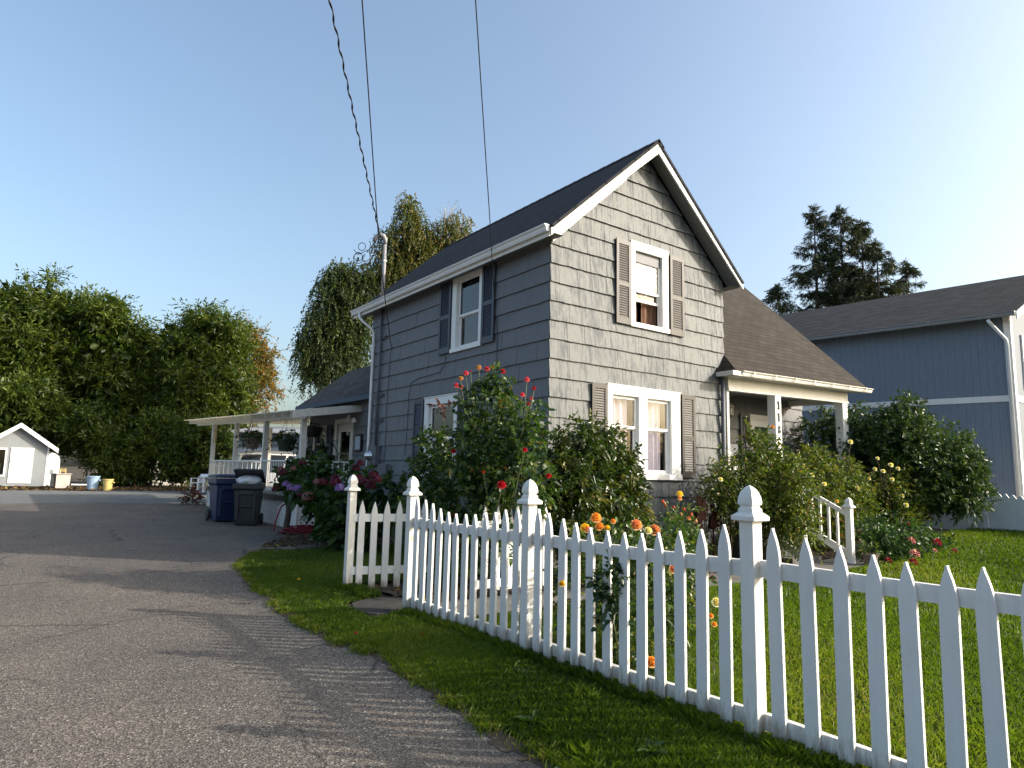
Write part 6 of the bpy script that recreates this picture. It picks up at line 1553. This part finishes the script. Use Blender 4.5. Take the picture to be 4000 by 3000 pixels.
cream_bush((16.6, 7.6), [(16.2, 7.5, 1.4, .6, .4, .5), (16.9, 7.5, 1.25, .55, .4, .5), (16.5, 7.4, .8, .7, .4, .45), (16.4, 7.5, 1.8, .35, .3, .25)], 650,
           "rose bush with pale blooms right of the porch in front of the dark shrub",
           [(3450, 1840, 0.073, "petal_cream", 7.2), (3480, 1816, 0.085, "petal_cream", 7.2), (3508, 1830, 0.073, "petal_cream", 7.2), (3485, 1872, 0.073, "petal_cream", 7.2), (3578, 1878, 0.073, "petal_cream", 7.1), (3525, 1936, 0.067, "petal_cream", 7.1), (3540, 1972, 0.079, "petal_cream", 7.0), (3428, 1790, 0.061, "petal_cream", 7.2)], -.05)
ch_ = thing("climbing_rose", "thin climbing rose trained up the corner beside the grey downspout", "rose", (11.3, 8.25, 0))
foliage("foliage", "creamleaf", ch_, [(10.95, 8.15, 1.5, .22, .12, .75), (11.2, 8.2, .7, .25, .12, .6), (10.6, 8.2, 1.35, .3, .08, .35)], 120, .22, 7, .05, .03, up=.2, rmin=.1)
canes(ch_, (11.25, 8.2, 0), [(11.15, 8.22, 1.8), (11.0, 8.2, 1.9), (10.5, 8.25, 1.5), (11.3, 8.2, 1.3)], .022, "bark")

# ---- dark evergreen at the boundary
cm = thing("evergreen_shrub", "large rounded dark evergreen shrub in front of the boundary fence", "shrub", (17.6, 7.9, .35))
ell = [(17.2, 7.6, 2.1, 1.0, .95, 1.15), (17.8, 7.0, 1.9, .9, .8, 1.1), (18.1, 6.75, 1.9, .65, .55, .75), (16.9, 8.3, 2.2, .9, .8, 1.2), (17.2, 7.5, 3.05, .5, .5, .6), (18.2, 6.75, 1.45, .6, .55, .7), (16.5, 9.0, 2.3, .8, .8, 1.1), (16.9, 7.9, 1.2, 1.0, .9, .7), (17.4, 7.9, 2.7, .6, .6, .6)]
foliage("foliage", "cameleaf", cm, ell, 2700, .26, 10, .105, .05, up=.3, spread=.6, ang=60, rmin=.55, core=700, coresize=.2, droop=.2)
trunk("trunk", "bark", cm, (17.5, 7.9, .3), (17.3, 7.8, 2.0), .08, ell, 8)
# ---- sword leaves, dahlias, clay pot
swd = thing("sword_leaf_plant", "clump of arching yellow green sword leaves beside the boundary fence", "plant", (15.4, 7.0, .2))
n = 46; a = rng.uniform(0, 6.28, n); D = np.stack([np.cos(a) * .75, np.sin(a) * .4, .75 + .5 * rng.random(n)], -1)
leaf_mesh("leaf", "sword", swd, np.array([15.3, 6.95, .15]) + .1 * rng.normal(size=(n, 3)) * [1, 1, 0], D, np.stack([-D[:, 0], -D[:, 1], np.full(n, .8)], -1), .6 + .5 * rng.random(n), .035, rng.random(n), .35, .15)
dh = thing("dahlia_plant", "bushy dahlia clump with crimson and white tipped blooms on the lawn edge", "dahlia", (14.0, 6.5, .1))
def gpt(px, py, z): return atz(px, py, z)
ell = [(13.4, 6.25, .35, .6, .5, .38), (14.2, 6.35, .42, .6, .5, .40), (15.0, 6.45, .35, .55, .45, .32), (13.9, 6.6, .6, .4, .4, .3), (15.7, 6.3, .28, .4, .3, .2)]
foliage("foliage", "dahlialeaf", dh, ell, 340, .22, 7, .095, .055, up=.5, spread=.6, rmin=.25, droop=.3)
for px, py, z, r, m in ((3558, 2113, .47, .085, "petal_dahlia"), (3573, 2164, .33, .09, "petal_dahlia"), (3660, 2120, .42, .09, "petal_crimson"), (3554, 2050, .72, .06, "petal_crimson"), (3650, 2152, .32, .05, "petal_dahlia"), (3470, 2190, .2, .06, "petal_crimson"), (3568, 2196, .2, .07, "petal_crimson"), (3728, 2152, .3, .05, "petal_crimson"), (3455, 2095, .5, .05, "petal_crimson")): pompom(dh, gpt(px, py, z), r, m)
canes(dh, (14.1, 6.5, .05), [(e[0], e[1], e[2] + .2) for e in ell] * 2, .012)
pot("plant_pot", (12.62, 6.22, .0), .13, .26, "terracotta", "weathered clay pot at the foot of the stair post", "creamleaf", .12, n=12)

# ---- hydrangea bush
hy = thing("hydrangea_bush", "dark hydrangea bush with mauve and wine red mophead flowers by the deck", "hydrangea", (5.6, 14.2, 0))
ell = [(5.2, 14.6, 1.30, .5, .85, .42), (5.25, 13.3, 1.15, .55, .8, .60), (5.3, 15.5, 1.36, .4, .6, .34), (5.4, 12.4, 1.0, .5, .7, .55), (5.35, 12.9, .6, .5, .7, .5), (5.4, 12.3, .45, .5, .7, .45), (5.25, 14.3, 1.6, .3, .4, .25), (5.7, 11.6, 1.05, .4, .6, .45)]
foliage("foliage", "hydleaf", hy, ell, 560, .22, 6, .15, .10, up=.4, spread=.6, ang=60, rmin=.5, core=250, coresize=.22, droop=.3, fold=.1)
for px, py, r, m in ((1122, 1895, .105, "floret_purple"), (1140, 1908, .10, "floret_purple"), (1168, 1912, .115, "floret_purple"), (1203, 1944, .12, "floret_dusty"), (1106, 1850, .10, "floret_rose"), (1082, 1912, .11, "floret_rose"), (1180, 1932, .10, "floret_rose"), (1180, 1812, .08, "floret_rose"), (1310, 1888, .11, "floret_rose"), (1240, 1885, .08, "floret_dusty"), (1262, 1886, .09, "floret_rose"), (1330, 1910, .10, "floret_purple"), (1095, 1836, .08, "floret_dusty"), (1145, 1832, .07, "floret_dusty"), (1308, 1870, .08, "floret_rose"), (1400, 1875, .10, "floret_rose"), (1425, 1885, .09, "floret_rose"), (1458, 1860, .09, "floret_rose"), (1470, 1876, .09, "floret_rose"), (1445, 1900, .09, "floret_rose"), (1390, 1832, .08, "floret_rose"), (1408, 1812, .07, "floret_rose"), (1390, 1880, .09, "floret_rose")):
    mophead(hy, atx(px, py, 4.72 + (.2 if px > 1350 else 0)), r, m)
canes(hy, (5.6, 14.0, 0), [(e[0], e[1], e[2]) for e in ell] * 2, .02, "bark")
# ---- small feathery cypress by the return fence
cy = thing("young_cypress", "small feathery yellow green cypress behind the second capped post", "shrub", (5.4, 9.1, 0))
cyb = atx(1610, 2000, 5.2)
foliage("foliage", "feather", cy, [(5.3, cyb[1], .9, .25, .28, .5), (5.3, cyb[1], 1.25, .12, .14, .35), (5.25, cyb[1] + .3, .6, .2, .25, .5)], 170, .26, 16, .05, .010, up=.9, spread=.35, ang=35, rmin=.1)
canes(cy, (5.3, cyb[1], 0), [(5.3, cyb[1], 1.55), (5.2, cyb[1] + .3, 1.0)], .014, "bark")
cy2 = thing("red_leafed_plant", "low dark red leafed plant at the far corner of the deck", "plant", (5.6, 27.4, .2))
foliage("foliage", "redshoot", cy2, [(5.55, 27.5, .45, .35, .4, .25)], 40, .3, 6, .14, .06, up=.5, rmin=.1)

# ---- weeds and fallen petals on the verge
def weed(x, y, s, label):
    t = thing("broadleaf_weed", label, "weed", (x, y, float(zg(x, y))), 0, "broad leafed weeds in the verge")
    n = 16; a = np.linspace(0, 6.28, n) + rng.normal(size=n) * .2; el_ = .35 + .5 * rng.random(n)
    D = np.stack([np.cos(a), np.sin(a), el_], -1)
    leaf_mesh("leaf", "weed", t, np.tile([x, y, float(zg(x, y)) + .01], (n, 1)), D, np.stack([-D[:, 0] * .4, -D[:, 1] * .4, np.ones(n)], -1), s * (.6 + .5 * rng.random(n)), s * .32, rng.random(n), .3, .15)
for px, py, s, l in ((2040, 2640, .12, "broad leafed weed in the grass left of the third fence post"), (1890, 2520, .11, "broad leafed weed by the foot of the fence pickets"), (2095, 2790, .17, "largest broad leafed weed in the verge near the driveway edge"), (2550, 2920, .13, "broad leafed weed low in the grass beside the near pickets"), (1590, 2420, .09, "small broad leafed weed at the foot of the second capped post"), (2180, 2965, .12, "broad leafed weed in the grass closest to the camera")):
    p = atz(px, py, 0); weed(p[0], p[1], s, l)
for px, py, m, l in ((1390, 2490, "petal_red", "fallen red rose petal on the verge grass"), (1650, 2495, "petal_crimson", "dark red fallen petal nearer the fence on the verge grass")):
    p = atz(px, py, -0.01); t = thing("fallen_petal", l, "petal", p); rose(t, p + [0, 0, .04], .022, m, (0, 0, 1), "petal")
for px, py, h, l in ((1165, 2300, .12, "yellow dandelion flower standing in the verge grass"),):
    p = atz(px, py, -.03); t = thing("dandelion", l, "wildflower", p); mb = MB(); mb.tube([p, p + [0, 0, h]], .003, 5); mb.build("stem", "stem", t); pompom(t, p + [0, 0, h], .022, "petal_yellow", (0, 0, 1))
# rusty metal rooster ornaments
def rooster(px, py, y, s, label):
    c = aty(px, py, y); t = thing("garden_ornament", label, "ornament", (c[0], c[1], 0), 0, "rusty metal bird ornaments by the stair")
    mb = MB(); mb.tube([(c[0], c[1], 0), (c[0], c[1], c[2] - .1)], .012, 6); mb.build("stake", "rust", t)
    b = MB(); b.prism([(-.10, -.12), (.02, -.16), (.10, -.05), (.10, .08), (.0, .12), (-.1, .05)], lambda u, v, d: (c[0] + u * s, c[1] + d, c[2] + v * s), -.03, .03); b.build("body", "rust", t, bevel=.01)
    f = MB()
    for k in range(7):
        a = R(100 - 24 * k); L = .26 * s
        d = np.array([math.cos(a), math.sin(a)]); n_ = np.array([-d[1], d[0]])
        poly = [tuple(d * .05 + n_ * .02), tuple(d * L * .8 + n_ * .028), tuple(d * L), tuple(d * L * .8 - n_ * .028), tuple(d * .05 - n_ * .02)]
        f.prism(poly, lambda u, v, q: (c[0] + u, c[1] + q + .012 * (k % 2), c[2] + .06 * s + v), -.006, .004)
    f.build("tail", "rust", t)
rooster(2732, 2010, 7.4, 1.0, "rusty metal bird ornament with a fanned tail, the taller one left of the stair"); rooster(2722, 2085, 7.2, .8, "lower rusty metal bird ornament just behind the picket tops"); rooster(2785, 2035, 7.5, .95, "rusty metal bird ornament in the shade of the climbing rose")
# white iron planter on the porch
wpz = aty(2850, 1740, 8.9)
wpp = thing("white_planter", "white wire planter on the porch behind the cream rose bush", "planter", (wpz[0], wpz[1], FLZ))
mb = MB(); mb.lathe([(.06, FLZ), (.04, FLZ + .5), (.05, 1.55), (.16, 1.82), (.17, 1.84), (.14, 1.8)], (wpz[0], wpz[1], 0), 14); mb.build("pot", "white", wpp)
mb = MB()
for k in range(8):
    a = k * .785; d = np.array([math.cos(a), math.sin(a)])
    mb.tube([(wpz[0] + .13 * d[0], wpz[1] + .13 * d[1], 1.84), (wpz[0] + .17 * d[0], wpz[1] + .17 * d[1], 1.95), (wpz[0] + .06 * d[0], wpz[1] + .06 * d[1], 2.05), (wpz[0] + .01 * d[0], wpz[1] + .01 * d[1], 2.12)], .006, 5)
mb.build("wirework", "white", wpp)

# ================================================================== TREES
def ells(D, lst):
    out = []
    for px, py, rx, ry in lst:
        p = atd(px, py, D); dep_ = float((p - CAM) @ CW); k = dep_ / FOC; ct = dep_ / np.linalg.norm(p - CAM); h_ = rx * k * ct
        out.append((p[0], p[1], p[2], h_, h_, ry * k))
    return out
def tree(name, label, D, basepx, lst, mat, nsp, slen, per, ll, lw, core, cs, tr=.25, bark="bark", up=.5, ang=45, group=None, droop=.2, tintfun=None, sag=.12, rmin=.6, spread=.5):
    b = atd(basepx[0], basepx[1], D); b[2] = float(zg(b[0], b[1]))
    t = thing(name, label, "tree", b, 0, group); e = ells(D, lst)
    trunk("trunk", bark, t, b + [0, 0, -.2], np.array(e[-1][:3]), tr, e, 10)
    cl_ = []
    for q in e[:]:
        rm = min(q[3:6]); kk = int(10 + 3 * (q[3] * q[4] * q[5]) ** (1 / 3))
        dd = rdir(kk)
        for d_ in dd:
            f = rng.uniform(.68, .98); rr = rm * rng.uniform(.24, .42)
            cl_.append((q[0] + d_[0] * q[3] * f, q[1] + d_[1] * q[4] * f, q[2] + d_[2] * q[5] * f, rr, rr, rr * .8))
    P0, _, _ = crown_points(e, core, .2, .72)
    if core: leaf_mesh("inner_foliage", mat, t, P0, rdir(len(P0)), rdir(len(P0)), np.full(len(P0), cs), np.full(len(P0), cs * .6), rng.random(len(P0)) * .3)  # inner leaves only in dark tints, as painted shade within the crown
    e = cl_; core = 0; rmin = .35
    foliage("crown", mat, t, e, int(nsp * 1.25), slen, per, ll, lw, up=up, spread=spread, ang=ang, sag=sag, rmin=rmin, core=core, coresize=cs, droop=droop, zmin=b[2] + .1, tintfun=tintfun, fold=.15)
    return t
G1 = "tall hedge trees behind the gravel"
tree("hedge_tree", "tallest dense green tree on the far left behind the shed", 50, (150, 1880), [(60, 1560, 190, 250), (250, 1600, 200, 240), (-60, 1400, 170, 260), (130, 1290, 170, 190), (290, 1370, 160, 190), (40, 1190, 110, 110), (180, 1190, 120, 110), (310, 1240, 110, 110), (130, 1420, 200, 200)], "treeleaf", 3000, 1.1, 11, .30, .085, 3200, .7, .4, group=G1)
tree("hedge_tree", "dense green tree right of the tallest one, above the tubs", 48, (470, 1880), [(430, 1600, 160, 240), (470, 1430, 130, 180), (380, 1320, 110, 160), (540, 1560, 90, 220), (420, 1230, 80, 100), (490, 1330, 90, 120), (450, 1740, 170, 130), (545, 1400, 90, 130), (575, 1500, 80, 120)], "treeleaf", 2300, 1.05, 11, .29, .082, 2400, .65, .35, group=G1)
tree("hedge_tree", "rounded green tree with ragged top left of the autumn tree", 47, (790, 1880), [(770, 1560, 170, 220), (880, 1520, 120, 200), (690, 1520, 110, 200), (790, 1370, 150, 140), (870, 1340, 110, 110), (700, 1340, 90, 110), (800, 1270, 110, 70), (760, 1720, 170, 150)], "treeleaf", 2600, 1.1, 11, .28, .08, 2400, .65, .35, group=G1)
tree("autumn_tree", "tree with thinning orange yellow autumn foliage right of the hedge trees", 56, (985, 1880), [(1010, 1400, 75, 80), (1040, 1480, 60, 45), (980, 1330, 70, 60), (1050, 1530, 55, 30), (1000, 1570, 60, 40), (960, 1450, 70, 90), (1035, 1390, 45, 55), (950, 1620, 60, 60)], "autumn", 800, 1.2, 13, .20, .10, 120, .3, .2, up=.15, spread=.6, rmin=.2)
tree("laurel_bush", "bright green laurel bush behind the shed roof", 45.5, (110, 1880), [(60, 1620, 120, 110), (170, 1590, 90, 110), (-20, 1680, 110, 100), (210, 1700, 90, 100), (80, 1560, 80, 70)], "laurel", 950, .9, 12, .26, .085, 800, .5, .15, group="laurels under the hedge trees")
tree("laurel_bush", "laurel thicket above the cabinet and the blue tub", 44, (400, 1885), [(330, 1690, 80, 60), (400, 1760, 90, 80), (450, 1820, 90, 80), (330, 1640, 70, 50), (520, 1830, 70, 60)], "laurel", 850, .8, 12, .22, .075, 700, .45, .12, group="laurels under the hedge trees", tintfun=lambda C, t: t * .8)
tree("laurel_bush", "laurel thicket right of the yellow tub", 43.5, (600, 1885), [(560, 1770, 70, 100), (640, 1740, 60, 110), (600, 1690, 60, 70), (680, 1850, 60, 45), (520, 1860, 70, 40)], "laurel", 750, .8, 12, .22, .075, 700, .45, .12, group="laurels under the hedge trees")
tree("laurel_bush", "laurel thicket behind the plastic chair and the deck", 42, (760, 1890), [(740, 1800, 70, 90), (800, 1760, 60, 110), (760, 1690, 60, 80), (690, 1800, 50, 60), (860, 1780, 60, 100)], "laurel", 750, .8, 12, .22, .075, 700, .45, .12, group="laurels under the hedge trees", tintfun=lambda C, t: t * .75)
hx = atd(620, 1840, 46)
hw = thing("pale_outbuilding", "pale boarded outbuilding glimpsed through the hedge trees", "outbuilding", (hx[0], hx[1], .5), sa)
mb = MB(); mb.box(-1.6, 1.6, 0, 2, 0, 1.7); mb.build("wall", "oldwhite", hw, local=True); mb = MB(); mb.box(-1.8, 1.8, -.2, 2.2, 1.7, 1.78); mb.build("roof", "roofnb", hw, local=True)

def birch(label, D, basepx, lst, mat, n, white=False, dens=1.0, core=700, shift=0.0):
    b = atd(basepx[0], basepx[1], D); b[2] = float(zg(b[0], b[1])) - .1
    t = thing("weeping_birch", label, "tree", b, 0, "weeping birches behind the house"); e = ells(D, lst)
    trunk("trunk", "birchbark", t, b, np.array(e[0][:3]) + [0, 0, e[0][5] * .6], .20, e, 16)
    P, d, idx = crown_points(e, n, .35, 1.0)
    dr = unit(d * [.35, .35, .1] + np.array([0, 0, -1.0]) + .18 * rng.normal(size=d.shape))
    L = (.5 + 1.0 * rng.random(n) ** 2)
    C, Dd, N, LL, W = sprig_leaves(P + d * .2 + np.array([0, 0, .25]), dr, L, 13, .12, .062, 40, .1)
    st = rng.random(n); tint = np.repeat(st, 13) * .6 + .4 * rng.random(len(C)); tint = (tint + shift).clip(0, 1)
    # outward tufts on the top
    P2, d2, _ = crown_points(e, int(n * .75), .75, 1.06); d2 = unit(d2 + [0, 0, .3] + .4 * rng.normal(size=d2.shape))
    C2, D2, N2, L2, W2 = sprig_leaves(P2 - d2 * .4, d2, np.full(len(P2), .9), 12, .11, .06, 45, .5)
    P3, _, _ = crown_points(e, core, .1, .7)
    C = np.vstack([C, C2, P3]); Dd = np.vstack([Dd, D2, rdir(core) * [.3, .3, 1]]); N = np.vstack([N, N2, rdir(core)])
    LL = np.concatenate([LL, L2, np.full(core, .55)]); W = np.concatenate([W, W2, np.full(core, .25)]); tint = np.concatenate([tint, rng.random(len(C2)), .3 * rng.random(core)])  # the core leaves get dark tints for the shade inside the birch
    leaf_mesh("crown", mat, t, C, Dd, N, LL, W, tint, .25, .15)
    return t
birch("dark lower weeping birch left of the service mast", 37, (1330, 1860), [(1310, 1200, 90, 150), (1260, 1330, 90, 170), (1390, 1250, 80, 200), (1220, 1400, 60, 130), (1330, 1090, 60, 70), (1420, 1130, 60, 110), (1340, 1400, 100, 140)], "birchdark", 1700, core=1500)
birch("tall yellowing weeping birch behind the mast", 38, (1560, 1860), [(1600, 900, 60, 110), (1540, 1010, 75, 130), (1640, 1010, 70, 130), (1580, 1130, 120, 120), (1500, 1130, 60, 110), (1600, 810, 32, 60), (1690, 1050, 60, 100)], "birchleaf", 1500, core=700, shift=.15)
birch("half bare birch with a white trunk beside the roof ridge", 38.5, (1740, 1860), [(1745, 920, 75, 60), (1790, 900, 45, 70), (1700, 980, 55, 60), (1770, 980, 70, 60)], "birchleaf", 420, core=80, shift=.25)
bt_ = thing("bare_branches", "bare twiggy birch top standing up behind the roof", "tree", atd(1745, 900, 38.4)); mb = MB()
b0 = atd(1725, 960, 38.4)
for k in range(26):
    q = atd(1700 + 110 * random.random(), 770 + 120 * random.random(), 38.4 + random.uniform(-1, 1)); s_ = b0 * (1 - .5) + atd(1750, 850, 38.4) * .5 if k % 2 else atd(1745, 880, 38.4)
    mb.tube([s_, (s_ + q) / 2 + [0, 0, .25], q, q + [random.uniform(-.3, .3), 0, -.25]], [.018, .012, .006, .003], 4)
mb.tube([atd(1718, 960, 38.4), atd(1735, 900, 38.4), atd(1752, 850, 38.4)], [.05, .045, .03], 7); mb.tube([atd(1722, 1060, 38.4), atd(1724, 960, 38.4), atd(1722, 900, 38.4)], [.05, .045, .02], 7)
mb.build("branch", "birchbark", bt_)

def conifer(px, topy, D, width, label, seed, lean=0.0, sparse=1.0, basey=1880):
    r_ = np.random.default_rng(seed)
    top = atd(px, topy, D); b = top.copy(); b[2] = .5
    t = thing("conifer", label, "tree", b, 0, "dark conifers beyond the neighbour's roof")
    mb = MB(); mb.tube([b, (b + top) / 2, b + (top - b) * .9, top], [.35, .2, .05, .012], 8)
    H = top[2] - b[2]; Wm = width * D / FOC
    S, Dr, Ls = [], [], []
    z = .28
    while z < .995:
        n = r_.integers(3, 6); f = 1 - z
        for k in range(n):
            a = r_.uniform(0, 6.28); L = Wm * (f ** .75) * 1.5 * r_.uniform(.45, 1.45) + .25
            s = b + (top - b) * z; d = np.array([math.cos(a), math.sin(a), r_.uniform(-.18, .22)])
            tip = s + d * L + np.array([0, 0, .12 * L]); mid = s + d * L * .5 - np.array([0, 0, .06 * L])
            mb.tube([s, mid, tip], [.05 * f + .02, .03, .008], 4)
            m = int(6 + L * 12 * sparse)
            for q in range(m):
                u = r_.uniform(.22, 1); pt = (1 - u) ** 2 * s + 2 * u * (1 - u) * mid + u * u * tip
                side = np.array([-d[1], d[0], 0]) * r_.choice([-1, 1]); S.append(pt); Dr.append(d * r_.uniform(.3, .9) + side * r_.uniform(.1, .9) + np.array([0, 0, r_.uniform(-.75, .15)])); Ls.append((.35 + .35 * (1 - u) + .1 * L) * r_.uniform(.6, 1.2))
        z += (.018 + .012 * r_.random()) * (18 / H) ** .5
    for q in range(70):
        u = r_.uniform(.93, 1.0); S.append(b + (top - b) * u); Dr.append(np.array([*r_.normal(size=2) * .7, r_.uniform(-.1, .9)])); Ls.append(r_.uniform(.35, .8) * (1.6 - u * .9))
    mb.build("trunk", "bark", t, smooth=True)
    S = np.array(S); Dr = unit(np.array(Dr)); Ls = np.array(Ls)
    C, Dd, N, LL, W = sprig_leaves(S, Dr, Ls, 9, .24, .055, 38, .2); tint = np.repeat(r_.random(len(S)), 9) * .7 + .3 * rng.random(len(C))
    leaf_mesh("crown", "needle", t, C, Dd, N, LL, W, tint, .25, .1); return t
conifer(3178, 812, 60, 110, "narrow leftmost conifer with a forked top", 3)
conifer(3280, 812, 61, 120, "tallest dense conifer in the middle of the clump", 5, sparse=1.4)
conifer(3362, 866, 62, 105, "conifer on the right shoulder of the tallest one", 8, sparse=1.3)
conifer(3422, 945, 60, 120, "shorter spreading conifer right of the clump", 11)
conifer(3536, 1025, 63, 95, "small pointed conifer standing apart on the right", 13)
conifer(3040, 1120, 58, 110, "low conifer at the left foot of the clump", 17, sparse=.9)

# ================================================================== LIGHT, SKY, CAMERA
az = R(-43); el_s = R(25.5)
sd_ = Vector((math.cos(az) * math.cos(el_s), math.sin(az) * math.cos(el_s), math.sin(el_s)))
L = bpy.data.lights.new("sun", "SUN"); L.energy = 2.5; L.angle = R(0.5); L.color = (1.0, 0.925, 0.82)
lo = bpy.data.objects.new("sun", L); COL.objects.link(lo); lo.rotation_euler = sd_.to_track_quat("Z", "Y").to_euler(); lo.location = (20, -20, 30)
w = bpy.data.worlds.new("World"); scn.world = w; w.use_nodes = True; nt = w.node_tree
sk = nt.nodes.new("ShaderNodeTexSky"); sk.sky_type = "NISHITA"; sk.sun_disc = False
sk.sun_elevation = el_s; sk.sun_rotation = math.atan2(sd_.x, sd_.y); sk.altitude = 20; sk.air_density = 1.0; sk.dust_density = 5.0; sk.ozone_density = 1.2
bg = nt.nodes["Background"]; nt.links.new(mixc(nt, 1.0, sk.outputs[0], (1.0, 1.03, 1.0), "MULTIPLY"), bg.inputs[0]); bg.inputs[1].default_value = 0.15
scn.view_settings.view_transform = "Standard"; scn.view_settings.look = "None"; scn.view_settings.gamma = 1.0; scn.view_settings.exposure = 1.08
cd = bpy.data.cameras.new("camera"); co = bpy.data.objects.new("camera", cd); COL.objects.link(co)
cd.sensor_width = 36; cd.lens = 36 * FOC / 4000; cd.clip_end = 3000; cd.clip_start = .05
mtx = Matrix.Identity(4)
for i in range(3): mtx[i][0] = CR[i]; mtx[i][1] = CU[i]; mtx[i][2] = -CW[i]; mtx[i][3] = CAM[i]
co.matrix_world = mtx
scn.camera = co
scn.cycles.max_bounces = 8; scn.cycles.transparent_max_bounces = 16; scn.cycles.use_denoising = True
